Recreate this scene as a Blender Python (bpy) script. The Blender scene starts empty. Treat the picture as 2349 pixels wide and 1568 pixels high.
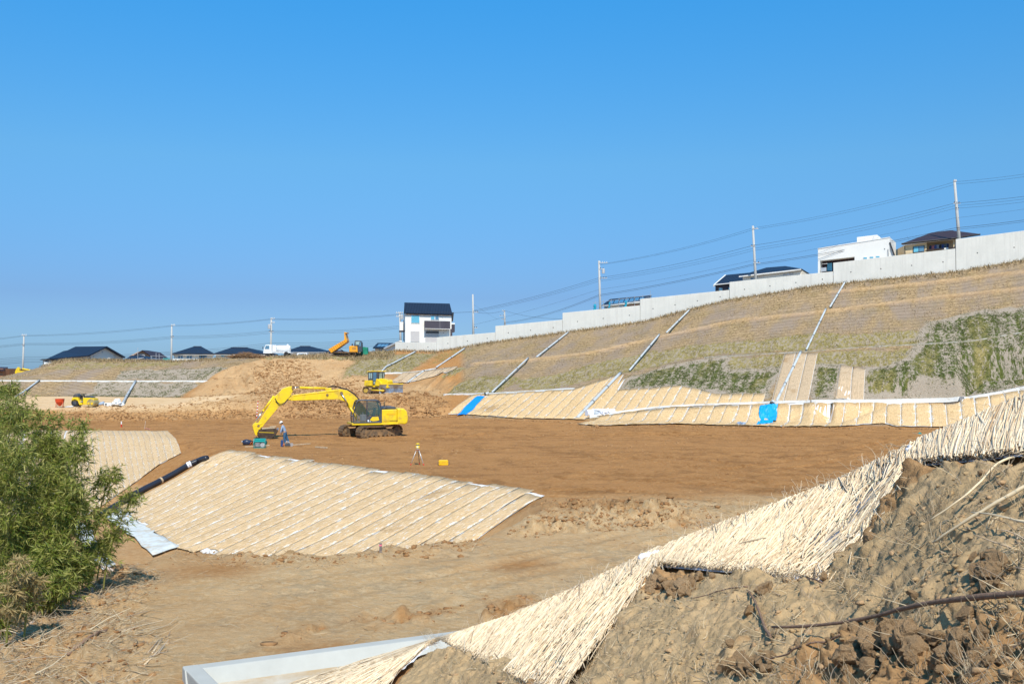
import bpy, bmesh, math, random
import numpy as np
from mathutils import Vector, Matrix
from mathutils.bvhtree import BVHTree
from mathutils.geometry import delaunay_2d_cdt
random.seed(7)
RNG = np.random.default_rng(7)
R = math.radians
# ------------------------------------------------------------------ camera, sky, sun, exposure
FOC, CXP, CYP, CAMH = 2284.0, 1174.5, 784.0, 5.5
PITCH = math.atan(61.0 / FOC)
scene = bpy.context.scene
col = scene.collection
cam_d = bpy.data.cameras.new('camera'); cam = bpy.data.objects.new('camera', cam_d); col.objects.link(cam)
cam.location = (0, 0, CAMH); cam.rotation_euler = (math.pi / 2 + PITCH, 0, 0)
cam_d.sensor_width = 36.0; cam_d.lens = FOC / 2349.0 * 36.0
cam_d.clip_start = 0.1; cam_d.clip_end = 20000
scene.camera = cam
SUN_EL, SUN_AZ = R(50), R(9)          # the sun stands behind the camera, a little to the right
world = bpy.data.worlds.new('World'); scene.world = world; world.use_nodes = True
wt = world.node_tree; wt.nodes.clear()
wo = wt.nodes.new('ShaderNodeOutputWorld'); wb = wt.nodes.new('ShaderNodeBackground')
sk = wt.nodes.new('ShaderNodeTexSky'); sk.sky_type = 'NISHITA'; sk.sun_disc = False
sk.sun_elevation = SUN_EL; sk.sun_rotation = math.pi - SUN_AZ
sk.altitude = 0; sk.air_density = 1.0; sk.dust_density = 0.55; sk.ozone_density = 3.0
gm = wt.nodes.new('ShaderNodeHueSaturation'); gm.inputs['Saturation'].default_value = 1.0; gm.inputs['Value'].default_value = 2.0
wt.links.new(sk.outputs[0], gm.inputs['Color']); tcw = wt.nodes.new('ShaderNodeTexCoord'); sxz = wt.nodes.new('ShaderNodeSeparateXYZ'); wt.links.new(tcw.outputs['Generated'], sxz.inputs[0])
rpw = wt.nodes.new('ShaderNodeValToRGB'); rpw.name = 'ramp'; ew = rpw.color_ramp.elements      # the photo's clear spring sky: less yellow at the horizon, purer blue above
STOPS = ((0, (0.1804, 0.3098, 0.5429)), (0.07, (0.1727, 0.2573, 0.4202)), (0.2, (0.2284, 0.4386, 0.5390)), (0.36, (0.1421, 0.5606, 0.7634)), (.7, (.14, .5, .6)))
ew[0].position = 0.0; ew[1].position = .7
for pos, cc in STOPS[1:-1]: ew.new(pos)
for e_, (pos, cc) in zip(sorted(ew, key=lambda q: q.position), STOPS): e_.color = (*cc, 1)
wt.links.new(sxz.outputs[2], rpw.inputs[0])
mxw = wt.nodes.new('ShaderNodeMix'); mxw.data_type = 'RGBA'; mxw.blend_type = 'MULTIPLY'; mxw.inputs[0].default_value = 1.0
wt.links.new(gm.outputs[0], mxw.inputs[6]); wt.links.new(rpw.outputs[0], mxw.inputs[7]); wt.links.new(mxw.outputs[2], wb.inputs[0])
wb.inputs[1].default_value = 0.115
wt.links.new(wb.outputs[0], wo.inputs[0])
sun_d = bpy.data.lights.new('sun', 'SUN'); sun_d.energy = 4.5; sun_d.angle = R(0.53); sun_d.color = (1.0, 0.915, 0.78)
sun = bpy.data.objects.new('sun', sun_d); col.objects.link(sun)
sdir = Vector((math.sin(SUN_AZ) * math.cos(SUN_EL), -math.cos(SUN_AZ) * math.cos(SUN_EL), math.sin(SUN_EL)))
sun.rotation_euler = sdir.to_track_quat('Z', 'Y').to_euler(); sun.location = (20, -20, 60)
scene.view_settings.view_transform = 'Standard'; scene.view_settings.look = 'None'
scene.view_settings.exposure = 0.18; scene.view_settings.gamma = 1.0
scene.view_settings.use_curve_mapping = False

# ------------------------------------------------------------------ measuring helpers (photo point + real distance -> place)
cP, sP = math.cos(PITCH), math.sin(PITCH)
def ray(px, py):
    a = (px - CXP) / FOC; b = (CYP - py) / FOC
    return a, cP - b * sP, sP + b * cP
def P(px, py, d):
    x, y, z = ray(px, py); s = d / y
    return Vector((x * s, d, CAMH + z * s))
def PZ(px, py, zz):
    x, y, z = ray(px, py); s = (zz - CAMH) / z
    return Vector((x * s, y * s, zz))
def PPL(px, py, p0, n):
    r = Vector(ray(px, py)); n = Vector(n); s = (Vector(p0) - Vector((0, 0, CAMH))).dot(n) / r.dot(n)
    return Vector((0, 0, CAMH)) + r * s

def hsh(ix, iy, seed):
    h = (ix.astype(np.int64) * 374761393 + iy.astype(np.int64) * 668265263 + seed * 2147483647) & 0xFFFFFFFF
    h = ((h ^ (h >> 13)) * 1274126177) & 0xFFFFFFFF
    h = (h ^ (h >> 16)) & 0xFFFFFF
    return h / float(0xFFFFFF)
def vnoise(x, y, seed=0):
    ix = np.floor(x); iy = np.floor(y); fx = x - ix; fy = y - iy
    u = fx * fx * (3 - 2 * fx); v = fy * fy * (3 - 2 * fy)
    a = hsh(ix, iy, seed); b = hsh(ix + 1, iy, seed); c = hsh(ix, iy + 1, seed); d = hsh(ix + 1, iy + 1, seed)
    return (a * (1 - u) + b * u) * (1 - v) + (c * (1 - u) + d * u) * v - 0.5
def fbm(x, y, sc, oct=4, seed=0, gain=0.5):
    r = 0; a = 1; f = 1.0 / sc
    for k in range(oct):
        ang = 0.6 * k
        r = r + a * vnoise((x * math.cos(ang) - y * math.sin(ang)) * f, (x * math.sin(ang) + y * math.cos(ang)) * f, seed + k * 17)
        a *= gain; f *= 2.03
    return r
def sstep(a, b, x):
    t = np.clip((x - a) / (b - a), 0, 1); return t * t * (3 - 2 * t)

# ------------------------------------------------------------------ object helpers
def tag(o, label=None, cat=None, group=None, kind=None):
    if label: o['label'] = label
    if cat: o['category'] = cat
    if group: o['group'] = group
    if kind: o['kind'] = kind
    return o
def empty(name, loc=(0, 0, 0), rz=0.0, label=None, cat=None, group=None):
    o = bpy.data.objects.new(name, None); col.objects.link(o)
    o.location = loc; o.rotation_euler = (0, 0, rz); o.empty_display_size = 0.3
    return tag(o, label, cat, group)
def link(name, me, mat=None, parent=None, smooth=False):
    if mat is not None and len(me.materials) == 0:
        for m in (mat if isinstance(mat, (list, tuple)) else [mat]): me.materials.append(m)
    o = bpy.data.objects.new(name, me); col.objects.link(o)
    if parent is not None: o.parent = parent
    if smooth: me.polygons.foreach_set('use_smooth', [True] * len(me.polygons))
    return o
def copy_tree(o, parent=None):
    c = o.copy(); col.objects.link(c)
    if parent is not None: c.parent = parent
    for ch in list(o.children): copy_tree(ch, c)
    return c
def np_mesh(name, V, F, uv=None, colr=None, smooth=False):
    V = np.asarray(V, dtype=np.float32).reshape(-1, 3); F = np.asarray(F, dtype=np.int32)
    n, k = F.shape
    me = bpy.data.meshes.new(name)
    me.vertices.add(len(V)); me.vertices.foreach_set('co', V.ravel())
    me.loops.add(n * k); me.loops.foreach_set('vertex_index', F.ravel())
    me.polygons.add(n); me.polygons.foreach_set('loop_start', np.arange(0, n * k, k, dtype=np.int32))
    me.polygons.foreach_set('loop_total', np.full(n, k, dtype=np.int32))
    if smooth: me.polygons.foreach_set('use_smooth', np.ones(n, dtype=bool))
    me.update(calc_edges=True)
    if uv is not None:
        l = me.uv_layers.new(name='UVMap'); l.data.foreach_set('uv', np.asarray(uv, dtype=np.float32)[F.ravel()].ravel())
    if colr is not None:
        for nm, c in colr.items():
            at = me.color_attributes.new(nm, 'FLOAT_COLOR', 'POINT'); c4 = np.ones((len(V), 4), dtype=np.float32); c4[:, :c.shape[1]] = c
            at.data.foreach_set('color', c4.ravel())
    return me
class MB:
    def __init__(s): s.v = []; s.f = []
    def add(s, vs, fs):
        b = len(s.v); s.v += [tuple(p) for p in vs]; s.f += [tuple(b + i for i in f) for f in fs]; return s
    def box(s, c, sz, rot=None):
        hx, hy, hz = sz[0] / 2, sz[1] / 2, sz[2] / 2; c = Vector(c)
        vs = [Vector((x * hx, y * hy, z * hz)) for z in (-1, 1) for y in (-1, 1) for x in (-1, 1)]
        if rot is not None: vs = [rot @ p for p in vs]
        return s.add([c + p for p in vs], [(0, 2, 3, 1), (4, 5, 7, 6), (0, 1, 5, 4), (2, 6, 7, 3), (0, 4, 6, 2), (1, 3, 7, 5)])
    def prism(s, poly, axis, a0, a1):
        """polygon in the plane across `axis`, pushed from a0 to a1 (axis 'y': poly is x,z; 'x': y,z; 'z': x,y)"""
        n = len(poly)
        def q(p, a):
            return {'y': (p[0], a, p[1]), 'x': (a, p[0], p[1]), 'z': (p[0], p[1], a)}[axis]
        vs = [q(p, a0) for p in poly] + [q(p, a1) for p in poly]
        fs = [tuple(range(n)), tuple(range(2 * n - 1, n - 1, -1))] + [(i, (i + 1) % n + 0, (i + 1) % n + n, i + n)[::-1] for i in range(n)]
        return s.add(vs, fs)
    def ext(s, pts, off):
        """3D polygon pushed by a vector"""
        n = len(pts); off = Vector(off)
        vs = [Vector(p) for p in pts] + [Vector(p) + off for p in pts]
        return s.add(vs, [tuple(range(n)), tuple(range(2 * n - 1, n - 1, -1))] + [((i + 1) % n, i, i + n, (i + 1) % n + n) for i in range(n)])
    def tube(s, pts, r, seg=8, caps=True):
        pts = [Vector(p) for p in pts]; n = len(pts)
        rs = r if isinstance(r, (list, tuple)) else [r] * n
        vs = []; up = None
        for i, p in enumerate(pts):
            t = (pts[min(i + 1, n - 1)] - pts[max(i - 1, 0)])
            if t.length < 1e-9: t = Vector((0, 0, 1))
            t.normalize()
            if up is None:
                up = Vector((0, 0, 1)) if abs(t.z) < 0.9 else Vector((1, 0, 0))
            a = t.cross(up)
            if a.length < 1e-6: a = t.cross(Vector((0.3, 1, 0.2)))
            a.normalize(); b = a.cross(t).normalized(); up = b
            for k in range(seg):
                an = 2 * math.pi * k / seg
                vs.append(p + (a * math.cos(an) + b * math.sin(an)) * rs[i])
        fs = [(i * seg + k, i * seg + (k + 1) % seg, (i + 1) * seg + (k + 1) % seg, (i + 1) * seg + k) for i in range(n - 1) for k in range(seg)]
        if caps: fs += [tuple(range(seg))[::-1], tuple((n - 1) * seg + k for k in range(seg))]
        return s.add(vs, fs)
    def lathe(s, prof, c=(0, 0, 0), seg=16, axis='z'):
        vs = []; n = len(prof)
        for r, z in prof:
            for k in range(seg):
                a = 2 * math.pi * k / seg; x, y = r * math.cos(a), r * math.sin(a)
                p = {'z': (x, y, z), 'y': (x, z, y), 'x': (z, x, y)}[axis]
                vs.append((p[0] + c[0], p[1] + c[1], p[2] + c[2]))
        fs = [(i * seg + k, i * seg + (k + 1) % seg, (i + 1) * seg + (k + 1) % seg, (i + 1) * seg + k) for i in range(n - 1) for k in range(seg)]
        fs += [tuple(range(seg))[::-1], tuple((n - 1) * seg + k for k in range(seg))]
        return s.add(vs, fs)
    def build(s, name, mat=None, parent=None, bevel=0, smooth=False, loc=None):
        me = bpy.data.meshes.new(name); me.from_pydata([tuple(p) for p in s.v], [], s.f); me.update()
        bm = bmesh.new(); bm.from_mesh(me); bmesh.ops.recalc_face_normals(bm, faces=bm.faces); bm.to_mesh(me); bm.free()
        o = link(name, me, mat, parent, smooth)
        if loc is not None: o.location = loc
        if bevel:
            m = o.modifiers.new('bevel', 'BEVEL'); m.width = bevel; m.segments = 2; m.limit_method = 'ANGLE'; m.angle_limit = R(35)
        return o
def bx(name, c, sz, mat, parent, bevel=0, rot=None):
    return MB().box(c, sz, rot).build(name, mat, parent, bevel)
def tb(name, pts, r, mat, parent=None, seg=8, smooth=True):
    return MB().tube(pts, r, seg).build(name, mat, parent, smooth=smooth)

# ------------------------------------------------------------------ materials
def srgb(r, g, b):
    f = lambda c: c / 12.92 if c <= 0.04045 else ((c + 0.055) / 1.055) ** 2.4
    return (f(r / 255), f(g / 255), f(b / 255))
class NT:
    def __init__(s, name):
        s.m = bpy.data.materials.new(name); s.m.use_nodes = True; s.t = s.m.node_tree
        s.b = s.t.nodes['Principled BSDF']; s.b.inputs['Roughness'].default_value = 0.9
        s.b.inputs['Specular IOR Level'].default_value = 0.25
    def n(s, ty, **kw):
        nd = s.t.nodes.new(ty)
        for k, v in kw.items():
            if k.startswith('i_'): nd.inputs[k[2:].replace('_', ' ')].default_value = v
            else: setattr(nd, k, v)
        return nd
    def l(s, a, b): s.t.links.new(a, b)
    def noise(s, vec, scale, detail=4, rough=0.6, dist=0.0):
        nd = s.n('ShaderNodeTexNoise'); nd.inputs['Scale'].default_value = scale; nd.inputs['Detail'].default_value = detail
        nd.inputs['Roughness'].default_value = rough; nd.inputs['Distortion'].default_value = dist
        if vec is not None: s.l(vec, nd.inputs['Vector'])
        return nd.outputs['Fac']
    def mapv(s, vec, scale):
        mp = s.n('ShaderNodeMapping'); mp.inputs['Scale'].default_value = scale; s.l(vec, mp.inputs['Vector']); return mp.outputs[0]
    def ramp(s, fac, a, b, c0=(0, 0, 0), c1=(1, 1, 1)):
        rp = s.n('ShaderNodeValToRGB'); e = rp.color_ramp.elements
        e[0].position = a; e[1].position = b; e[0].color = (*c0, 1); e[1].color = (*c1, 1)
        s.l(fac, rp.inputs[0]); return rp.outputs[0]
    def mix(s, fac, a, b, mode='MIX'):
        mx = s.n('ShaderNodeMix', data_type='RGBA', blend_type=mode)
        for v, i in ((fac, 0), (a, 6), (b, 7)):
            if isinstance(v, (int, float)): mx.inputs[i].default_value = v
            elif isinstance(v, tuple): mx.inputs[i].default_value = (*v, 1)
            else: s.l(v, mx.inputs[i])
        return mx.outputs[2]
    def math(s, op, a, b=0.0):
        nd = s.n('ShaderNodeMath', operation=op)
        for v, i in ((a, 0), (b, 1)):
            if isinstance(v, (int, float)): nd.inputs[i].default_value = v
            else: s.l(v, nd.inputs[i])
        return nd.outputs[0]
    def bump(s, h, strength=0.5, dist=0.05):
        nd = s.n('ShaderNodeBump'); nd.inputs['Strength'].default_value = strength; nd.inputs['Distance'].default_value = dist
        s.l(h, nd.inputs['Height']); s.l(nd.outputs[0], s.b.inputs['Normal'])
    def base(s, c):
        if isinstance(c, tuple): s.b.inputs['Base Color'].default_value = (*c, 1)
        else: s.l(c, s.b.inputs['Base Color'])
MATS = {}
def mat(name, c, rough=0.6, metal=0.0, var=0.12, scale=3.0, dirt=None, dirt_amt=0.3, spec=0.4, bump=0.0, coat=0.0):
    if name in MATS: return MATS[name]
    N = NT(name); tc = N.n('ShaderNodeTexCoord'); v = tc.outputs['Object']
    f = N.noise(v, scale, 6, 0.65)
    dk = tuple(x * (1 - var) for x in c); lt = tuple(min(1, x * (1 + var)) for x in c)
    out = N.mix(N.ramp(f, 0.3, 0.7), dk, lt)
    if dirt is not None:
        f2 = N.noise(v, scale * 0.7, 8, 0.72)
        out = N.mix(N.ramp(f2, 0.62 - dirt_amt * 0.4, 0.85 - dirt_amt * 0.4), out, dirt)
    N.base(out); N.b.inputs['Roughness'].default_value = rough; N.b.inputs['Metallic'].default_value = metal
    N.b.inputs['Specular IOR Level'].default_value = spec
    if coat: N.b.inputs['Coat Weight'].default_value = coat
    if bump: N.bump(f, bump, 0.02)
    MATS[name] = N.m; return N.m
# ------------------------------------------------------------------ the lie of the land: measured break lines -> triangulated surface -> fine grid
WB = [(600, 815), (700, 811), (780, 809), (830, 807), (905, 803), (1000, 806.6), (1136, 783), (1290, 762), (1468, 737.5), (1587, 707.6), (1673, 686), (1862, 656), (1911, 650), (2194, 621), (2349, 594), (2800, 525)]
WBx = np.array([p[0] for p in WB]); WBy = np.array([p[1] for p in WB])
def tt(px): return (px - CXP) / FOC
def dwall(px, D0=150.0): return D0 / (1 + 0.4 * tt(px))
def dtoe(px, D0=108.0): return D0 / (1 + 0.4 * tt(px))
def hs(px, s):                                   # point of the right hillside, s = 0 at the toe, 1 at the wall foot
    w = P(px, float(np.interp(px, WBx, WBy)), dwall(px)); d = dtoe(px); x, y, z = ray(px, 900)
    toe = Vector((x / y * d, d, 0.0)); q = toe.lerp(w, s); return q
CP = []
def addl(pts, step=2.5, w=None):
    pts = [Vector(p) for p in pts]
    for a, b in zip(pts[:-1], pts[1:]):
        n = max(1, int((b - a).length / step))
        for i in range(n): CP.append(a.lerp(b, i / n))
    CP.append(pts[-1])
# right hillside
xs = [1040, 1136, 1230, 1290, 1380, 1468, 1587, 1673, 1770, 1862, 1911, 2050, 2194, 2349, 2560, 2800, 3100]
for s in (0, .12, .25, .4, .55, .7, .85, 1.0):
    addl([hs(x, s) for x in xs], 3)
addl([Vector((q.x * 1.02, q.y * 1.02 + 1.0, q.z)) for q in [hs(x, 1.0) for x in xs]], 3)
# clod bank in front of the middle mound, pad where the bulldozer stands, mound
addl([PZ(x, y, 0) for x, y in ((-900, 964), (-200, 962), (150, 962), (400, 962), (700, 960), (900, 957), (1030, 956))])
addl([P(-900, 938, 112), PZ(-200, 938, 1.0), PZ(150, 936, 1.1), PZ(400, 934, 1.2), PZ(500, 925, 1.6), PZ(600, 918, 1.9), PZ(700, 912, 2.1), PZ(830, 909, 2.2), PZ(985, 905, 2.35), P(1030, 925, 115)])
addl([P(700, 897, 128), P(800, 902, 131), P(900, 902, 133), P(985, 899, 132), P(1035, 893, 128)])
addl([P(560, 900, 126), P(620, 893, 128), P(800, 885, 136), P(905, 880, 138), P(985, 877, 136), P(1040, 868, 134)])
addl([P(500, 870, 134), P(600, 860, 138), P(700, 857, 140), P(800, 853, 142), P(905, 846, 144), P(1000, 838, 143)])
addl([P(530, 835, 142), P(600, 832, 145), P(700, 832, 147), P(800, 830, 149), P(905, 824, 150), P(1000, 820, 149)])
addl([P(-900, 905, 130), P(-200, 906, 133), P(0, 907, 133), P(150, 907, 133), P(300, 907, 133), P(420, 912, 131), P(490, 905, 128)])
addl([P(-900, 872, 138), P(-200, 872, 138), P(0, 873, 138), P(250, 874, 138), P(475, 874.7, 138)])
CREST = [(-900, 905, 142), (-200, 882, 143), (0, 865, 144), (60, 850, 145), (97, 839, 146), (130, 828, 147), (160, 825, 147), (250, 826, 148), (400, 829, 148), (520, 822, 149), (600, 817, 151), (700, 813, 153), (780, 811, 154), (830, 808, 156)]
addl([P(*c) for c in CREST])
addl([P(905, 803.5, 157), P(1000, 805, 155)])
addl([Vector((p.x, p.y + 2.5, p.z - 0.1)) for p in [P(*c) for c in CREST]])
addl([Vector((p.x * 1.02, p.y + 14, 3.2)) for p in [P(*c) for c in CREST[:-3]]])
addl([Vector((p.x * 1.02, p.y + 16, p.z - 1)) for p in [P(*c) for c in CREST[-3:]]])
addl([Vector((x, 230, 3.0)) for x in range(-260, -5, 12)], 12)
addl([Vector((x, 230, 6.0)) for x in range(-5, 220, 12)], 12)
addl([Vector((x, 700, 3.0)) for x in range(-700, 700, 60)], 60)
# floor of the excavation
for y in (20, 26, 34, 45, 55, 66, 78, 90, 100):
    for x in range(-8 if y < 44 else (2 if y < 50 else -4), 90, 4):
        if x > -8 + (y - 20) * .3: CP.append(Vector((x, y, 0)))
for y in (80, 90, 99):
    for x in range(-100, 0, 5): CP.append(Vector((x, y + (4 if y < 85 and x < -30 else 0), 0)))
for x, y in ((-17, 71), (-12, 68), (-8, 62), (-16, 76), (-22, 79), (-26, 84), (-3, 56), (-20, 73)): CP.append(Vector((x, y, 0)))
CP += [Vector((x, y, 0)) for y in (12, 14, 17) for x in (-14, -10.5, -6, -2, 2, 6, 10, 14)]
# middle slope (M), left slope (L), pit
M_TOP = [PZ(x, y, 0) for x, y in ((520, 1033), (700, 1056), (900, 1082), (1100, 1110), (1250, 1136))]
M_TOE = [PZ(265, 1170, -3), PZ(410, 1255, -3), Vector((-10.2, 42.2, -3)), Vector((-4.6, 37.2, -3))]
addl([PZ(500, 1029, 0)] + M_TOP, 2); addl(M_TOE, 1.5)
for k in (1 / 3, 2 / 3):
    addl([M_TOP[0].lerp(M_TOE[0], k), M_TOP[2].lerp(M_TOE[1], k), M_TOP[4].lerp(M_TOE[3], k)], 2)
L_TOP = [PZ(x, y, 0) for x, y in ((-300, 986), (155, 988), (290, 989), (385, 990))]
L_TOE = [PZ(-300, 1180, -3.1), PZ(200, 1180, -3), PZ(300, 1115, -2.1), PZ(365, 1068, -1.3), PZ(416, 1042, -.75)]
addl(L_TOP, 2); addl(L_TOE, 1.5)
addl([PZ(392, 992, 0), PZ(430, 1012, -.05), PZ(470, 1022, 0)], 1)
addl([PZ(478, 1053, -.35), PZ(440, 1069, -.9), PZ(380, 1104, -1.75), PZ(320, 1136, -2.4), PZ(270, 1166, -2.95), PZ(225, 1190, -3.2)], 1.2)
EDGE = [(250, 1326), (290, 1298), (410, 1260), (500, 1268), (600, 1272), (750, 1284), (860, 1262), (1000, 1249), (1090, 1243), (1180, 1200), (1250, 1162)]
E3 = [PZ(x, y, 0) for x, y in EDGE]
addl(E3, .8); addl([PZ(250, 1326, 0), PZ(150, 1390, 0), PZ(0, 1492, 0), Vector((-11.2, 14, 0)), Vector((-11.2, 10, 0))], .8)
addl([p + Vector((0.15, -1.0, 0)) for p in E3[1:]], .8)
addl([Vector((-14.2, 10, -3)), Vector((-14.2, 20, -3)), Vector((-14.8, 27, -3)), Vector((-13.9, 33, -3.1)), Vector((-11.5, 34.5, -3.1)), Vector((-8.5, 34.2, -3)), Vector((-4.5, 35.2, -2.9)), Vector((-1.9, 37.2, -2.0)), Vector((0.1, 39.0, -1.1))], 1.2)
for x, y in ((-30, 58), (-36, 48), (-26, 50), (-22, 44), (-18, 40), (-16, 44), (-40, 66), (-50, 60), (-30, 30), (-20, 20), (-20, 30), (-45, 40), (-60, 50), (-30, 12), (-18, 12), (-60, 20), (-90, 40), (-90, 60)): CP.append(Vector((x, y, -3.2)))
CP += [Vector((x, y, z)) for x, y, z in ((-60, 8, -3.2), (60, 8, 0), (120, 60, 0), (110, 30, 0), (120, 90, 3), (0, 8, 0), (-150, 110, 0.5), (-120, 90, 0), (60, 30, 0), (50, 14, 0), (800, 700, 3), (-800, 700, 3), (-200, 150, 3), (250, 140, 30))]
# thin out near duplicates, triangulate
seen = {}; pts3 = []
for p in CP:
    k = (round(p.x / .35), round(p.y / .35))
    if k in seen: continue
    seen[k] = 1; pts3.append(p)
res = delaunay_2d_cdt([Vector((p.x, p.y)) for p in pts3], [], [], 0, 1e-5)
tv = [Vector((v.x, v.y, pts3[res[3][i][0]].z if res[3][i] else 0)) for i, v in enumerate(res[0])]
bvh = BVHTree.FromPolygons(tv, [tuple(f) for f in res[2]])
tg = np.linspace(-0.86, 0.86, 1040)
dl = [11.0]
while dl[-1] < 80: dl.append(dl[-1] * 1.0078)
while dl[-1] < 158: dl.append(dl[-1] + 0.30)
while dl[-1] < 690: dl.append(dl[-1] * 1.06)
dg = np.array(dl); NTG, NDG = len(tg), len(dg)
GX = tg[None, :] * dg[:, None]; GY = np.repeat(dg[:, None], NTG, 1)
GZ = np.zeros_like(GX); down = Vector((0, 0, -1)); rc = bvh.ray_cast
hi = Vector((0, 0, 200.0))
for j in range(NDG):
    y = float(dg[j]); row = GX[j]
    for i in range(NTG):
        h = rc(Vector((row[i], y, 200.0)), down)[0]
        GZ[j, i] = h.z if h is not None else 0.0
def blur(a, n):
    for _ in range(n):
        b = a.copy(); b[1:-1] = (a[:-2] + 2 * a[1:-1] + a[2:]) / 4
        c = b.copy(); c[:, 1:-1] = (b[:, :-2] + 2 * b[:, 1:-1] + b[:, 2:]) / 4; a = c
    return a
GZ = blur(GZ, 3)
_c0 = PZ(418, 1527, .22); _v = (PZ(1120, 1436, .22) - _c0).normalized(); _a = (GX - _c0.x) * _v.x + (GY - _c0.y) * _v.y; _b = (GX - _c0.x) * _v.y - (GY - _c0.y) * _v.x
basin_m = (_a > .1) & (_a < 9.4) & (_b > .12) & (_b < 5.0); GZ = np.where(basin_m, -.5, GZ)
def Hs(X, Y, G=None):
    """ground height by bilinear look-up"""
    G = GZ if G is None else G
    X = np.asarray(X, float); Y = np.asarray(Y, float)
    t = np.clip(X / Y, tg[0], tg[-1] - 1e-6); fi = (t - tg[0]) / (tg[1] - tg[0]); i = np.clip(fi.astype(int), 0, NTG - 2); fi = fi - i
    fj = np.interp(Y, dg, np.arange(NDG)); j = np.clip(fj.astype(int), 0, NDG - 2); fj = fj - j
    return (G[j, i] * (1 - fi) + G[j, i + 1] * fi) * (1 - fj) + (G[j + 1, i] * (1 - fi) + G[j + 1, i + 1] * fi) * fj
def hit(px, py, dmin=16.0, dmax=250.0):
    x, y, z = ray(px, py); ds = np.arange(dmin, dmax, 0.12); X = x / y * ds; Z = CAMH + z / y * ds
    u = Z - Hs(X, ds); k = np.nonzero(u <= 0)[0]
    if len(k) == 0: return P(px, py, 150.0)
    k = k[0]
    if k > 0:
        f = u[k - 1] / (u[k - 1] - u[k] + 1e-9); d = ds[k - 1] + 0.12 * f
    else: d = ds[0]
    return P(px, py, float(d))
def resamp(pts, n):
    pts = [np.array(p, float) for p in pts]; L = np.cumsum([0] + [np.linalg.norm(b - a) for a, b in zip(pts[:-1], pts[1:])])
    q = np.linspace(0, L[-1], n); A = np.array(pts)
    return np.stack([np.interp(q, L, A[:, k]) for k in range(A.shape[1])], 1)
def polymask(poly_px, soft=0.6, dmin=16.0, warp=0.8, wpoly=None):
    """0..1 weight on the grid for a patch outlined in the photo, its outline laid on the ground"""
    if wpoly is None:
        q = resamp(list(poly_px) + [poly_px[0]], 60)[:-1]; W = np.array([hit(a, b, dmin)[:2] for a, b in q])
    else: W = np.array(wpoly)
    X = GX + fbm(GX, GY, 2.5, 3, 5) * warp; Y = GY + fbm(GX, GY, 2.5, 3, 9) * warp
    x0, x1, y0, y1 = W[:, 0].min() - 3, W[:, 0].max() + 3, W[:, 1].min() - 3, W[:, 1].max() + 3
    sel = (X > x0) & (X < x1) & (Y > y0) & (Y < y1); out = np.zeros_like(GX); x = X[sel]; y = Y[sel]
    ins = np.zeros(len(x), bool); dist = np.full(len(x), 1e9)
    for a, b in zip(W, np.roll(W, -1, 0)):
        c = (a[1] > y) != (b[1] > y); ins ^= c & (x < (b[0] - a[0]) * (y - a[1]) / (b[1] - a[1] + 1e-12) + a[0])
        ab = b - a; L2 = (ab ** 2).sum() + 1e-9; t = np.clip(((x - a[0]) * ab[0] + (y - a[1]) * ab[1]) / L2, 0, 1)
        dist = np.minimum(dist, np.hypot(x - a[0] - t * ab[0], y - a[1] - t * ab[1]))
    sd = np.where(ins, dist, -dist); out[sel] = sstep(-soft, soft, sd); return out

# ---- soil and growth of the ground (attribute 'soil': r tan soil, g rough clods, b green growth; 'soil2': r pink-grey mat/dry grass, g pale sand, b dark damp)
Cc = .928 * GX - .371 * GY; Qq = .371 * GX + .928 * GY
D0g = GY + 0.4 * GX
tan_ = np.zeros_like(GX); rough = np.zeros_like(GX); green = np.zeros_like(GX); dry = np.zeros_like(GX); pale = np.zeros_like(GX); dark = np.zeros_like(GX); olive = np.zeros_like(GX)
right_hill = sstep(-0.055, -0.045, tg[None, :] + 0 * GX) * sstep(107.5, 108.8, D0g)
dry = np.maximum(dry, right_hill)
m = polymask([(930, 850), (1010, 862), (1060, 880), (1022, 905), (1018, 950), (980, 940), (915, 900)], 1.0)
dry *= 1 - m; tan_ = np.maximum(tan_, m * .35); dark = np.maximum(dark, m * .35)
dry *= 1 - polymask([(1000, 905), (1075, 906), (1035, 955), (985, 955)], .5)
def Gm(p, soft=1.1, warp=1.3): return polymask(p, soft, 16, warp)
G1 = Gm([(1403, 896), (1430, 878), (1450, 862), (1530, 841), (1616, 825), (1675, 823), (1672, 845), (1800, 842), (1758, 908), (1640, 906), (1507, 890)])
G2 = Gm([(1855, 842), (1935, 838), (1908, 917), (1873, 917), (1848, 884)])
G3 = Gm([(1985, 846), (1968, 918), (2199, 913), (2349, 889), (2700, 850), (2700, 640), (2349, 700), (2200, 722), (2140, 735), (2105, 762), (2100, 795), (2060, 835)])
green = np.maximum.reduce([G1, G2, G3])
O = [Gm([(1672, 823), (1833, 812), (1803, 842), (1672, 846)]), Gm([(1866, 812), (2110, 797), (2090, 838), (1858, 843)]),
     Gm([(1240, 895), (1419, 858), (1520, 836), (1616, 818), (1830, 804), (2110, 790), (2115, 755), (1850, 768), (1560, 795), (1400, 825), (1250, 862), (1150, 880)], .8) * .75,
     Gm([(1022, 904), (1050, 878), (1108, 864), (1186, 865), (1131, 905)]), Gm([(1016, 862), (1043, 843), (1076, 842), (1059, 856)]) * .9,
     Gm([(985, 815), (1090, 790), (1130, 787), (1060, 815), (990, 835)]) * .45]
olive = np.maximum.reduce(O)
mg = Gm([(815, 825), (909, 812), (1000, 810), (965, 838), (930, 856), (880, 858), (789, 864)]); dry = np.maximum(dry, mg); olive = np.maximum(olive, mg * .8)
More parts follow.
